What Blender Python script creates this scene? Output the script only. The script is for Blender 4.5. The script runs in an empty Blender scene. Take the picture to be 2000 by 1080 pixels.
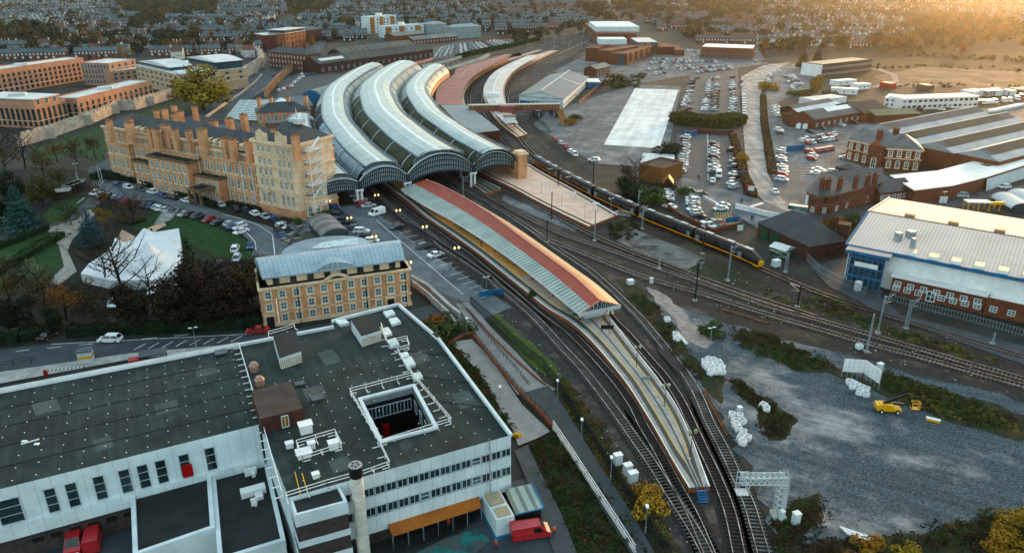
import bpy, math, random
from mathutils import Vector, Matrix
rnd = random.Random(11)
SC = bpy.context.scene
COL = SC.collection
# ------------------------------------------------------------------ camera
FPX, PITCH, CAMZ = 1450.0, 0.399, 70.0
cd = bpy.data.cameras.new('camera'); cam = bpy.data.objects.new('camera', cd); COL.objects.link(cam)
cam.location = (0, 0, CAMZ); cam.rotation_euler = (math.pi/2-PITCH, 0, 0)
cd.sensor_width = 36; cd.lens = 36*FPX/2000; cd.clip_start = 1; cd.clip_end = 9000
SC.camera = cam
# ------------------------------------------------------------------ sky, sun, exposure
SUN_EL, SUN_AZ = math.radians(5), math.radians(34)      # azimuth clockwise from +Y
W = bpy.data.worlds.new('World'); SC.world = W; W.use_nodes = True
nt = W.node_tree; bg = nt.nodes['Background']
sky = nt.nodes.new('ShaderNodeTexSky'); sky.sky_type = 'NISHITA'; sky.sun_disc = False
sky.sun_elevation = SUN_EL; sky.sun_rotation = SUN_AZ; sky.altitude = 50
sky.air_density = 1.0; sky.dust_density = 2; sky.ozone_density = 1.5
bg.inputs[1].default_value = 0.11
cl = nt.nodes.new('ShaderNodeMix'); cl.data_type = 'RGBA'; cl.blend_type = 'ADD'; cl.inputs[0].default_value = 1   # thin even cloud over the clear sky
nt.links.new(sky.outputs[0], cl.inputs[6]); cl.inputs[7].default_value = (1.9, 2.5, 2.6, 1); nt.links.new(cl.outputs[2], bg.inputs[0])
sl = bpy.data.lights.new('sun', 'SUN'); sl.energy = 1.3; sl.angle = math.radians(10); sl.color = (1.0, .52, .18)
so = bpy.data.objects.new('sun', sl); COL.objects.link(so)
sd = Vector((math.sin(SUN_AZ)*math.cos(SUN_EL), math.cos(SUN_AZ)*math.cos(SUN_EL), math.sin(SUN_EL)))
so.rotation_euler = sd.to_track_quat('Z', 'Y').to_euler(); so.location = (300, 300, 200)
SC.view_settings.view_transform = 'Standard'; SC.view_settings.look = 'None'
SC.view_settings.exposure = 1.66; SC.view_settings.gamma = 1
SC.cycles.max_bounces = 5; SC.cycles.diffuse_bounces = 2; SC.cycles.glossy_bounces = 2
SC.cycles.transparent_max_bounces = 6; SC.cycles.volume_bounces = 0
SC.cycles.use_denoising = True; SC.cycles.sample_clamp_indirect = 4
# ------------------------------------------------------------------ photo pixel -> point in the world
CP, SP = math.cos(PITCH), math.sin(PITCH)
def G(x, y, z=0.0):
    u = (x-1000)/FPX; v = (y-540)/FPX
    d = Vector((u, CP-v*SP, -SP-v*CP))
    t = (CAMZ-z)/-d.z
    return Vector((d.x*t, d.y*t, z))
def ZT(b, yt):                       # height above point b at which it shows on photo row yt
    v = (yt-540)/FPX
    return CAMZ-b[1]*(SP+v*CP)/(CP-v*SP)
def HT(x, y, yt): return ZT(G(x, y), yt)
# ------------------------------------------------------------------ materials
MATS = {}
def tone(c):                            # contrast grade put into the colours: darks deeper, hues more saturated
    if c is None: return None
    L = max(1e-4, .25*c[0]+.6*c[1]+.15*c[2]); k = 1.12*L**1.33/L
    return tuple(min(.9, max(.0012, (L+(q-L)*1.22)*k)) for q in c)
def mat(name, a, b=None, sc=.3, rough=.8, metal=0, spec=.3, stripe=None, obcol=False, big=.25, emit=None, uvs=None, alpha=None, bump=0, streak=None, c3=None, c3sc=.02, c3w=(.5, .62)):
    if name in MATS: return MATS[name]
    m = bpy.data.materials.new(name); m.use_nodes = True; n = m.node_tree.nodes; L = m.node_tree.links
    p = n['Principled BSDF']; p.inputs['Roughness'].default_value = rough; p.inputs['Metallic'].default_value = metal
    p.inputs['Specular IOR Level'].default_value = spec
    def math_(op, x, y=None, z=None):
        k = n.new('ShaderNodeMath'); k.operation = op
        for i, q in enumerate((x, y, z)):
            if q is None: continue
            if isinstance(q, (int, float)): k.inputs[i].default_value = q
            else: L.new(q, k.inputs[i])
        return k.outputs[0]
    def mix(bt, fac, A, B):
        k = n.new('ShaderNodeMix'); k.data_type = 'RGBA'; k.blend_type = bt
        for s, q in ((k.inputs[0], fac), (k.inputs[6], A), (k.inputs[7], B)):
            if isinstance(q, (int, float)): s.default_value = q
            elif isinstance(q, tuple): s.default_value = (*q, 1)
            else: L.new(q, s)
        return k.outputs[2]
    geo = n.new('ShaderNodeNewGeometry'); pos = geo.outputs['Position']
    if obcol:
        tc = n.new('ShaderNodeTexCoord'); pos = tc.outputs['Object']
    def noise(s, det=5, ro=.6):
        k = n.new('ShaderNodeTexNoise'); k.inputs['Scale'].default_value = s; k.inputs['Detail'].default_value = det
        k.inputs['Roughness'].default_value = ro; L.new(pos, k.inputs['Vector']); return k.outputs['Fac']
    def ss(x, lo, hi):
        k = n.new('ShaderNodeMapRange'); k.interpolation_type = 'SMOOTHSTEP'; L.new(x, k.inputs[0])
        k.inputs[1].default_value = lo; k.inputs[2].default_value = hi; return k.outputs[0]
    if b is None: b = tuple(q*.72 for q in a)
    if not obcol: a, b, c3 = tone(a), tone(b), tone(c3)
    f = ss(noise(sc), .32, .68)
    if obcol:
        oi = n.new('ShaderNodeObjectInfo')
        c = mix('MULTIPLY', 1.0, oi.outputs['Color'], mix('MIX', f, a, b))
    else: c = mix('MIX', f, a, b)
    if c3: c = mix('MIX', ss(noise(c3sc, 10, .72), *c3w), c, c3)
    if big:
        g = math_('MULTIPLY_ADD', noise(sc*.13, 4), 2*big, 1-big)
        k = n.new('ShaderNodeVectorMath'); k.operation = 'SCALE'; L.new(c, k.inputs[0]); L.new(g, k.inputs[3]); c = k.outputs[0]
    if streak:                        # (direction, scale, amount): drag marks, run-off, wheel ruts
        mp = n.new('ShaderNodeMapping'); mp.vector_type = 'TEXTURE'; L.new(pos, mp.inputs[0]); mp.inputs['Rotation'].default_value = (0, 0, streak[0]); mp.inputs['Scale'].default_value = (14/streak[1], 1/streak[1], 1)
        k = n.new('ShaderNodeTexNoise'); k.inputs['Scale'].default_value = 1; k.inputs['Detail'].default_value = 6; k.inputs['Roughness'].default_value = .65; L.new(mp.outputs[0], k.inputs['Vector'])
        g = math_('MULTIPLY_ADD', ss(k.outputs['Fac'], .3, .7), 2*streak[2], 1-streak[2])
        k = n.new('ShaderNodeVectorMath'); k.operation = 'SCALE'; L.new(c, k.inputs[0]); L.new(g, k.inputs[3]); c = k.outputs[0]
    if stripe:                        # (direction angle, period m, width share, darkening): seams, sheets, boards
        ang, per, wd, dk = stripe
        k = n.new('ShaderNodeVectorMath'); k.operation = 'DOT_PRODUCT'; L.new(pos, k.inputs[0])
        k.inputs[1].default_value = (math.cos(ang)/per, math.sin(ang)/per, 0) if ang != 'z' else (0, 0, 1/per)
        s = math_('LESS_THAN', math_('FRACT', k.outputs['Value']), wd)
        c = mix('MULTIPLY', math_('MULTIPLY', s, dk), c, (.0, .0, .0))
    if uvs:                           # list of (axis, period, width share, darkening) on the UV map
        uvn = n.new('ShaderNodeUVMap'); sx = n.new('ShaderNodeSeparateXYZ'); L.new(uvn.outputs[0], sx.inputs[0])
        for ax, per, wd, dk in uvs:
            s = math_('LESS_THAN', math_('FRACT', math_('DIVIDE', sx.outputs[ax], per)), wd)
            c = mix('MULTIPLY', math_('MULTIPLY', s, dk), c, (.0, .0, .0))
    L.new(c, p.inputs['Base Color'])
    if bump:
        k = n.new('ShaderNodeBump'); k.inputs['Strength'].default_value = bump; k.inputs['Distance'].default_value = .2
        L.new(noise(sc*4), k.inputs['Height']); L.new(k.outputs[0], p.inputs['Normal'])
    if emit:
        p.inputs['Emission Color'].default_value = (*emit[0], 1); p.inputs['Emission Strength'].default_value = emit[1]
    MATS[name] = m
    return m
# ------------------------------------------------------------------ mesh builder
class MB:
    def __init__(s): s.v = []; s.f = []; s.m = []; s.u = []
    def poly(s, pts, mi=0, uv=None):
        i = len(s.v); s.v += [tuple(p) for p in pts]; s.f.append(tuple(range(i, i+len(pts)))); s.m.append(mi); s.u.append(uv)
    def prism(s, ring, z0, z1, mi=0, top=None, cap=True):   # ring: points (xy used), anticlockwise or not
        a = sum(ring[i][0]*ring[(i+1) % len(ring)][1]-ring[(i+1) % len(ring)][0]*ring[i][1] for i in range(len(ring)))
        if a < 0: ring = ring[::-1]
        n = len(ring)
        for i in range(n):
            p, q = ring[i], ring[(i+1) % n]
            s.poly([(p[0], p[1], z0), (q[0], q[1], z0), (q[0], q[1], z1), (p[0], p[1], z1)], mi)
        if cap: s.poly([(p[0], p[1], z1) for p in ring], mi if top is None else top)
    def box(s, c, size, rz=0, mi=0, top=None, bottom=False):            # c = centre of its base
        hx, hy = size[0]/2, size[1]/2; co, si = math.cos(rz), math.sin(rz)
        r = [(c[0]+x*co-y*si, c[1]+x*si+y*co) for x, y in ((-hx, -hy), (hx, -hy), (hx, hy), (-hx, hy))]
        s.prism(r, c[2], c[2]+size[2], mi, top)
        if bottom: s.poly([(p[0], p[1], c[2]) for p in r[::-1]], mi)
    def beam(s, p, q, w, h=None, mi=0, n=4, w2=None):          # bar between two points
        p, q = Vector(p), Vector(q); h = h or w; d = (q-p)
        if d.length < 1e-6: return
        d.normalize(); up = Vector((0, 0, 1)) if abs(d.z) < .95 else Vector((1, 0, 0))
        x = d.cross(up).normalized(); y = x.cross(d); k = (w2/w) if w2 else 1
        if n == 4: off = [(-.5, -.5), (.5, -.5), (.5, .5), (-.5, .5)]
        else: off = [(.5*math.cos(2*math.pi*i/n), .5*math.sin(2*math.pi*i/n)) for i in range(n)]
        A = [p+x*(o[0]*w)+y*(o[1]*h) for o in off]; B = [q+x*(o[0]*w*k)+y*(o[1]*h*k) for o in off]
        i = len(s.v); s.v += [tuple(t) for t in A+B]
        for j in range(n): s.f.append((i+j, i+(j+1) % n, i+n+(j+1) % n, i+n+j)); s.m.append(mi); s.u.append(None)
        s.f.append(tuple(range(i+n-1, i-1, -1))); s.m.append(mi); s.u.append(None)
        s.f.append(tuple(range(i+n, i+2*n))); s.m.append(mi); s.u.append(None)
    def ring(s, L, R, mi=0, uv=False, u0=0):                         # ribbon between two point lists
        d = u0
        for i in range(len(L)-1):
            e = (Vector(L[i+1])-Vector(L[i])).length; w = (Vector(R[i])-Vector(L[i])).length
            s.poly([L[i], L[i+1], R[i+1], R[i]], mi, [(d, 0), (d+e, 0), (d+e, w), (d, w)] if uv else None); d += e
    def build(s, name, mats, parent=None, origin=None, smooth=False):
        if not isinstance(mats, (list, tuple)): mats = [mats]
        xs = [p[0] for p in s.v]; ys = [p[1] for p in s.v]; zs = [p[2] for p in s.v]
        o = Vector(origin) if origin is not None else Vector(((min(xs)+max(xs))/2, (min(ys)+max(ys))/2, min(zs)))
        me = bpy.data.meshes.new(name)
        me.from_pydata([(p[0]-o.x, p[1]-o.y, p[2]-o.z) for p in s.v], [], s.f)
        for m in mats: me.materials.append(m)
        me.polygons.foreach_set('material_index', s.m)
        if smooth: me.polygons.foreach_set('use_smooth', [True]*len(s.f))
        if any(s.u):
            ul = me.uv_layers.new(name='UVMap'); k = 0
            for f, u in zip(s.f, s.u):
                for j in range(len(f)):
                    if u: ul.data[k].uv = u[j]
                    k += 1
        me.update()
        ob = bpy.data.objects.new(name, me); COL.objects.link(ob); ob.location = o
        if parent is not None: ob.parent = parent; ob.location = o-WL(parent)
        return ob
def WL(o):
    l = o.location.copy()
    while o.parent is not None: o = o.parent; l += o.location
    return l
def tag(o, label=None, cat=None, group=None, kind=None):
    if label: o['label'] = label
    if cat: o['category'] = cat
    if group: o['group'] = group
    if kind: o['kind'] = kind
    return o
def thing(name, label, cat, loc, group=None, rz=0):
    o = bpy.data.objects.new(name, None); COL.objects.link(o); o.location = loc; o.rotation_euler = (0, 0, rz); o.empty_display_size = .5
    return tag(o, label, cat, group)
def dup(o, loc, rz=0, label=None, group=None, scale=None, color=None, parent=None):
    c = o.copy(); COL.objects.link(c); c.location = loc; c.rotation_euler = (0, 0, rz); c.parent = parent
    if scale is not None: c.scale = scale if hasattr(scale, '__len__') else (scale,)*3
    if color: c.color = color
    if label: c['label'] = label
    if group: c['group'] = group
    for ch in list(o.children): sub(ch, c, color)
    return c
def sub(ch, p, color):
    k = ch.copy(); COL.objects.link(k); k.parent = p
    if color and ch.get('paint'): k.color = color
    for g in list(ch.children): sub(g, k, color)
def struct(name, mb, mats): return tag(mb.build(name, mats), kind='structure')
def xy(p): return Vector((p[0], p[1], 0))
AZ = [0]
def area(name, pts, z, m, kind='structure', soft=False, P=None):
    AZ[0] += 1; z += AZ[0]*.0023
    mb = MB(); P = P or [G(x, y, z) for x, y in pts]
    if soft:                              # ragged natural edge
        Q = []
        for i, p in enumerate(P):
            q = P[(i+1) % len(P)]; n = max(1, min(40, int((q-p).length/2.2)))
            nn = Vector(((q-p).y, -(q-p).x, 0)).normalized(); w = 0
            for k in range(n):
                Q.append(p+(q-p)*(k/n)+nn*(rnd.uniform(-1, 1)*min(1.3, (q-p).length*.06) if k else 0))
        P = Q
    P = [Vector((p.x, p.y, z)) for p in P]
    a = sum(P[i].x*P[(i+1) % len(P)].y-P[(i+1) % len(P)].x*P[i].y for i in range(len(P)))
    mb.poly(P if a > 0 else P[::-1]); return tag(mb.build(name, m), kind=kind)
def spline(P, step=None, n=6):                       # Catmull-Rom through points
    P = [Vector(p) for p in P]; out = []
    for i in range(len(P)-1):
        a = P[i-1] if i else P[0]*2-P[1]; b, c = P[i], P[i+1]; d = P[i+2] if i+2 < len(P) else P[-1]*2-P[-2]
        for k in range(n):
            t = k/n
            out.append(.5*((2*b)+(c-a)*t+(2*a-5*b+4*c-d)*t*t+(3*b-a-3*c+d)*t*t*t))
    out.append(P[-1]); return out
def offs(P, d, z=None):                              # sideways offset of a path (right of travel = +)
    out = []
    for i, p in enumerate(P):
        t = (P[min(i+1, len(P)-1)]-P[max(i-1, 0)]); t.z = 0; t.normalize()
        q = p+Vector((t.y, -t.x, 0))*d
        out.append(Vector((q.x, q.y, p.z if z is None else z)))
    return out
def resample(P, step):
    out = [P[0].copy()]; acc = 0
    for i in range(len(P)-1):
        a, b = P[i], P[i+1]; L = (b-a).length; d = step-acc
        while d <= L: out.append(a+(b-a)*(d/L)); d += step
        acc = (acc+L) % step
    return out
def pl(*xy_): return list(xy_)
def PX(s): q = [float(t) for t in s.replace(',', ' ').split()]; return list(zip(q[::2], q[1::2]))
# ------------------------------------------------------------------ shared materials
ASPH = mat('asphalt', (.08, .096, .108), (.055, .067, .077), .25, .75, streak=(.6, .5, .18), c3=(.13, .14, .145), c3sc=.05, c3w=(.55, .75))
ROADP = mat('pale_road', (.34, .32, .3), (.2, .195, .19), .15, .7, streak=(1.5, .6, .35), c3=(.42, .4, .38), c3sc=.07, c3w=(.48, .66))
WETA = mat('worn_asphalt', (.14, .166, .182), (.08, .1, .113), .15, .8, streak=(1.2, .4, .22), c3=(.25, .255, .26), c3sc=.07, c3w=(.48, .66))
FORE = mat('forecourt_asphalt', (.16, .185, .2), (.115, .133, .147), .25, .75, streak=(-.7, .5, .15))
CPARK = mat('car_park_asphalt', (.07, .09, .102), (.048, .063, .073), .3, .75)
CONC = mat('concrete', (.42, .41, .38), (.3, .3, .28), .5, .85)
PAVE = mat('paving', (.36, .33, .29), (.27, .25, .22), .8, .85)
PLAT = mat('platform_paving', (.38, .37, .34), (.3, .295, .275), .7, .85, stripe=(.5, .9, .08, .35))
TANP = mat('tan_paving', (.76, .52, .41), (.62, .43, .34), .25, .85, c3=(.34, .26, .21), c3sc=.15, c3w=(.6, .72))
BALL = mat('ballast', (.065, .066, .066), (.022, .023, .025), 1.6, .95, c3=(.14, .115, .095), c3sc=.09, c3w=(.5, .62), bump=.6)
BROWNB = mat('rusty_ballast', (.075, .052, .04), (.036, .028, .025), .9, .95, c3=(.1, .085, .05), c3sc=.07, c3w=(.5, .6), bump=.5)
GRAV = mat('yard_gravel', (.14, .18, .2), (.042, .064, .08), 2.6, .95, big=.3, streak=(-.5, .7, .3), c3=(.38, .355, .345), c3sc=.03, c3w=(.5, .66), bump=.8)
TRK = mat('dusty_track', (.4, .33, .3), (.26, .23, .215), .6, .95, bump=.3)
GRASS = mat('lawn_grass', (.03, .1, .016), (.015, .055, .01), .5, .95, big=.35)
ROUGH = mat('rough_grass', (.05, .06, .018), (.018, .028, .01), .7, .95, big=.4, c3=(.13, .07, .025), c3sc=.12, c3w=(.55, .66), bump=1)
DARKG = mat('shaded_leaf_litter', (.045, .028, .012), (.008, .012, .006), .35, .95, big=.4, c3=(.03, .05, .012), c3sc=.08)  # leaf litter, with the shade under the trees put into its dark colour
MOSSY = mat('bright_moss', (.09, .15, .025), (.05, .075, .025), .4, .95)
CITYG = mat('city_ground', (.05, .058, .056), (.018, .026, .016), .09, .9, big=.35, c3=(.1, .07, .03), c3sc=.012)
MUD = mat('bare_mud', (.26, .18, .15), (.09, .065, .05), .05, .9, big=.3, c3=(.12, .1, .03), c3sc=.02, c3w=(.52, .6))
MEAD = mat('dry_meadow', (.075, .062, .016), (.025, .028, .01), .05, .95, big=.4)
SLABM = mat('white_slab', (.7, .69, .66), (.56, .55, .53), .12, .8, big=.15, streak=(1.3, .3, .16), stripe=(1.35, 11, .03, .3), c3=(.42, .33, .28), c3sc=.05, c3w=(.59, .66))
WLINE = mat('white_road_paint', (.78, .78, .75), None, 2, .7)
YLINE = mat('yellow_platform_paint', (.72, .5, .12), None, 2, .7)
WHITE = mat('white_paint', (.72, .72, .7), (.62, .63, .62), .5, .5)
OFFW = mat('white_panel', (.6, .65, .65), (.5, .56, .57), .35, .5, big=.12)
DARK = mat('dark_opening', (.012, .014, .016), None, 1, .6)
GLASS = mat('window_glass', (.02, .035, .042), (.05, .085, .095), .2, .12, spec=.7)
GLASSB = mat('pale_window_glass', (.16, .26, .28), (.04, .07, .08), .4, .15, spec=.6)
WARMG = mat('amber_blind', (.4, .2, .05), None, 1, .5)
BLACK = mat('black_metal', (.018, .02, .022), None, 1, .5)
STEEL = mat('galvanised_steel', (.36, .42, .45), (.25, .3, .33), .8, .4, metal=.4)
RAILM = mat('rail_steel', (.42, .4, .38), (.2, .16, .13), .7, .3, metal=.7)
RUST = mat('rusty_steel', (.22, .09, .035), (.11, .045, .02), 1, .8)
SLEEP = mat('sleeper', (.18, .175, .165), (.09, .085, .08), .3, .9)
SLEEPW = mat('wooden_sleeper', (.06, .048, .04), (.035, .03, .026), .5, .9)
BRICK = mat('red_brick', (.24, .085, .045), (.16, .055, .032), .8, .85, big=.2)
DBRICK = mat('dark_red_brick', (.13, .05, .033), (.08, .033, .025), .8, .85, big=.2)
OBRICK = mat('orange_brick', (.36, .14, .07), (.27, .1, .05), .8, .85, big=.15)
BBRICK = mat('brown_brick', (.11, .085, .075), (.07, .055, .05), 1.5, .85, stripe=('z', .35, .2, .3))
SAND = mat('sandstone', (.68, .375, .225), (.5, .265, .15), .35, .85, big=.22, c3=(.17, .11, .065), c3sc=.12, c3w=(.6, .75))
SANDL = mat('pale_sandstone', (.74, .56, .4), (.6, .45, .31), .5, .85, c3=(.2, .15, .1), c3sc=.2, c3w=(.58, .72))
SANDD = mat('weathered_sandstone', (.28, .18, .11), (.13, .09, .06), .5, .9)
LIME = mat('limestone', (.56, .48, .4), (.36, .31, .26), .35, .9, big=.25, c3=(.16, .14, .12), c3sc=.12, c3w=(.57, .7))
SLATE = mat('slate', (.06, .07, .08), (.038, .046, .054), .35, .6, spec=.4, big=.3)
SLATEG = mat('grey_slate', (.13, .145, .155), (.075, .088, .098), .3, .55, spec=.4, big=.3)
FELT = mat('roof_felt', streak=(math.radians(118), 1.1, .38), a=(.044, .066, .06), b=(.02, .032, .03), sc=.2, rough=.85, big=.45, stripe=(math.radians(33), .9, .05, .2), c3=(.075, .1, .088), c3sc=.1, c3w=(.56, .68))
FELTD = mat('dark_roof_felt', (.04, .045, .045), (.02, .024, .025), .3, .85, big=.4)
ZINC = mat('zinc_roof', (.36, .43, .47), (.27, .34, .39), .3, .4, metal=.2, uvs=[(0, .9, .1, .45)])
WROOF = mat('white_roof', (.8, .78, .74), (.66, .64, .6), .15, .6, big=.15)
TILE = mat('red_tile', (.2, .075, .045), (.12, .05, .035), .5, .8)
GREENM = mat('green_paint', (.01, .12, .07), None, 1, .5)
TEAL = mat('teal_glass', (.04, .1, .12), (.03, .06, .08), .2, .2, spec=.6)
BLUEP = mat('blue_paint', (.03, .19, .36), (.02, .13, .27), .5, .45)
REDP = mat('red_paint', (.5, .02, .02), (.4, .015, .02), .6, .4)
REDC = mat('red_canopy_sheet', (.44, .1, .065), (.37, .08, .055), .3, .6)
YELP = mat('yellow_paint', (.75, .42, .02), (.65, .34, .015), .6, .4)
ORAP = mat('orange_sheet', (.5, .17, .03), (.36, .11, .02), .3, .6, stripe=(math.radians(28), .35, .3, .35))
LAMPG = mat('lamp_globe', (.9, .75, .5), None, 1, .3, emit=((1, .6, .22), .4))
NAVY = mat('dark_blue_ironwork', (.03, .055, .085), (.022, .04, .062), .5, .5)
STRUTS = mat('pale_ironwork', (.5, .56, .56), (.4, .46, .47), .6, .5)
# ------------------------------------------------------------------ the ground, from the widest sheet to the smallest patch
mb = MB(); N = 24
for i in range(N):
    for j in range(N):
        x0, x1 = -3000+6000*i/N, -3000+6000*(i+1)/N; y0, y1 = -200+5200*j/N, -200+5200*(j+1)/N
        mb.poly([(x0, y0, 0), (x1, y0, 0), (x1, y1, 0), (x0, y1, 0)])
struct('ground', mb, CITYG)
area('railway_ground', PX('690,420 640,200 800,110 1000,75 1130,45 1215,40 1190,70 1110,120 1060,160 1020,200 1040,250 1110,330 1200,385 1290,440 1430,490 1500,515 1640,560 1760,610 2080,700 2080,800 1640,690 1430,640 1330,620 1400,800 1480,960 1540,1100 1300,1100 1180,870 1060,700 980,620 900,590 800,480'), .02, BALL)
area('main_line_ground', PX('880,330 960,352 1000,366 1150,446 1215,424 1430,492 1520,524 1640,562 1760,610 2080,700 2080,796 1640,686 1430,632 1260,556 1180,530 1060,462 960,400'), .03, BROWNB)
area('old_slab', PX('1205,470 1240,448 1352,492 1400,520 1350,540 1290,515'), .035, mat('cracked_slab', (.24, .23, .21), (.13, .125, .12), .2, .9, c3=(.07, .06, .045), c3sc=.12, c3w=(.52, .6)))
area('mossy_patch', PX('1330,535 1370,505 1470,535 1500,556 1440,566 1380,556'), .036, ROUGH, soft=True); area('grey_cess', PX('985,378 1040,396 1140,446 1120,452 1030,416 980,390'), .037, WETA, soft=False)
area('gravel_yard', PX('1245,572 1330,600 1420,634 1620,684 1760,722 2080,806 2080,1120 1530,1120 1480,950 1400,800 1335,720 1290,650'), .04, GRAV, soft=True)
area('rough_ground', PX('1470,640 1640,720 1700,745 1720,722 2010,812 2040,850 1990,862 1860,826 1700,760 1620,728 1560,726 1440,665'), .05, ROUGH, soft=True)
area('rubble_ground', PX('1500,860 1480,800 1415,740 1450,745 1560,820 1530,860'), .05, ROUGH, soft=True)
area('scrub_ground', PX('1510,1000 1600,960 1610,1010 1560,1060 1760,1040 1990,990 2080,1010 2080,1120 1520,1120'), .05, ROUGH, soft=True)
area('dusty_path', PX('1262,560 1300,576 1345,620 1395,668 1380,682 1335,662 1320,625 1280,590'), .06, TRK, soft=True)
area('siding_bank', PX('1200,545 1230,545 1290,600 1345,690 1420,740 1410,790 1365,740 1300,655 1230,585'), .05, ROUGH, soft=True)
area('moss_bank', PX('975,612 1005,640 1060,690 1100,735 1085,745 1040,715 985,655 950,620'), .05, MOSSY, soft=True)
area('scrub_bank', PX('1085,745 1100,735 1150,800 1200,880 1270,980 1340,1095 1290,1100 1180,930'), .05, ROUGH, soft=True)
area('grass_bank', PX('1030,870 1080,845 1130,900 1280,1100 1130,1100 1075,985'), .05, ROUGH, soft=True)
area('verge', PX('865,650 900,640 930,690 1010,790 1050,850 1020,880 1000,850 880,690'), .05, ROUGH, soft=True)
area('gardens', PX('-60,330 140,330 230,345 560,430 520,520 500,560 510,640 -60,665'), .02, DARKG, soft=True)
area('lawn', PX('255,440 330,404 345,420 400,436 470,462 495,480 485,508 430,500 330,470 290,462'), .04, GRASS, soft=True)
area('west_lawn', PX('-40,448 90,440 140,460 60,515 -60,540'), .04, GRASS, soft=True)
area('east_lawn', PX('-20,520 100,478 130,490 125,530 60,560 -60,600'), .04, GRASS, soft=True)
area('wall_lawn', PX('60,292 330,200 372,210 330,240 215,275 205,320 150,300 60,320'), .04, GRASS, soft=True)
area('road_lawn', PX('85,425 110,395 175,385 190,400 145,440 90,440'), .04, GRASS, soft=True)
area('yard_lawn', PX('1170,133 1195,132 1200,145 1165,150'), .05, GRASS, soft=True)
area('depot_lawn', PX('1020,172 1038,162 1048,168 1040,176'), .05, GRASS, soft=True)
area('mud_field', PX('1720,130 1800,128 2080,142 2080,190 1960,180 1850,168 1750,172 1705,150'), .03, MUD, soft=True)
area('dry_field', PX('1660,105 1760,112 2080,128 2080,145 1800,131 1700,150 1690,170 1580,166 1600,140 1700,125'), .035, MEAD, soft=True)
area('far_line', PX('1480,101 1640,104 1800,112 2080,124 2080,128 1800,116 1640,108 1480,104'), .04, BROWNB); area('field_track', PX('1700,134 1740,146 1744,158 1700,170 1708,172 1756,160 1752,146 1712,132'), .06, TRK)
area('far_field', PX('1640,80 2080,100 2080,131 1760,114 1640,106'), .02, MEAD, soft=True)
# roads and paths
area('main_road', PX('-60,690 90,672 480,652 560,644 800,606 868,590 880,612 800,640 520,672 250,700 -60,752'), .06, ASPH)
area('pavement', PX('-60,735 250,690 500,668 500,676 250,702 -60,760'), .07, CONC)
area('bridge_road', PX('-60,470 130,432 185,375 170,330 240,296 400,215 500,140 560,120 590,122 560,150 480,200 420,240 250,330 215,380 170,420 -60,500'), .05, ASPH)
area('footpath', PX('90,445 150,430 175,408 186,418 140,470 132,490 150,530 110,560 95,550 125,520 115,480'), .06, PAVE)
area('hotel_drive', PX('190,362 235,352 380,392 440,418 520,440 600,470 520,520 490,505 497,478 470,455 400,425 300,392 225,392'), .06, FORE)
area('forecourt', PX('560,440 620,410 720,396 760,440 1000,600 905,640 810,560 700,500 600,470'), .06, FORE)
area('parking_bays', PX('728,418 760,432 800,470 880,520 960,582 930,590 830,515 740,445'), .075, WETA)
area('museum_yard', PX('1080,140 1140,110 1240,100 1480,95 1500,125 1330,150 1240,165 1190,160 1120,145'), .04, WETA)
area('depot_yard', PX('1040,245 1075,215 1130,200 1240,165 1330,170 1300,320 1240,325 1160,320 1080,268'), .04, WETA)
area('white_slab', PX('1240,173 1325,176 1288,290 1179,283'), .06, SLABM)
area('small_slab', PX('1256,299 1320,302 1312,325 1250,318'), .06, SLABM)
area('upper_car_park', PX('1350,140 1440,130 1448,245 1325,232'), .05, CPARK)
area('lower_car_park', PX('1322,262 1425,262 1446,330 1455,400 1470,420 1428,442 1395,452 1300,402 1290,370 1322,330'), .05, CPARK)
area('crossing_road', PX('1330,345 1500,395 1560,425 1480,448 1440,420 1330,370'), .06, WETA)
area('access_road', PX('1448,150 1490,128 1545,122 1500,145 1485,185 1490,260 1500,340 1520,380 1560,420 1500,400 1468,370 1455,300 1450,220'), .055, ROADP)
area('yard_road', PX('1500,125 1580,125 1600,165 1520,200 1530,240 1560,262 1640,262 1640,300 1735,345 1740,380 1560,430 1510,385 1508,300 1500,230 1495,170'), .05, WETA)
area('workshop_yard', PX('1535,250 1720,238 1860,240 1860,215 2080,205 2080,240 1740,300 1560,300'), .045, WETA)
area('leeman_road', PX('1480,445 1570,420 1720,398 1850,380 2080,352 2080,382 1870,405 1650,432 1520,470'), .065, ASPH)
area('depot_apron', PX('1580,520 1660,500 1740,530 1720,580 1760,615 2080,695 2080,740 1740,620 1620,560'), .05, ASPH)
area('compound_yard', PX('1000,940 1060,925 1130,1100 730,1120 900,1040'), .05, ASPH)
area('rear_yard', PX('-60,1060 260,985 260,1130 -60,1130'), .04, ASPH)
area('far_car_park', PX('840,95 905,80 1000,78 1050,70 1040,82 930,105 850,118'), .04, CPARK)
area('station_car_park', PX('540,195 545,160 600,135 680,148 640,190 600,215'), .05, CPARK)
area('river_street', PX('500,120 620,110 640,80 600,75 520,112'), .03, ASPH)
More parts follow.
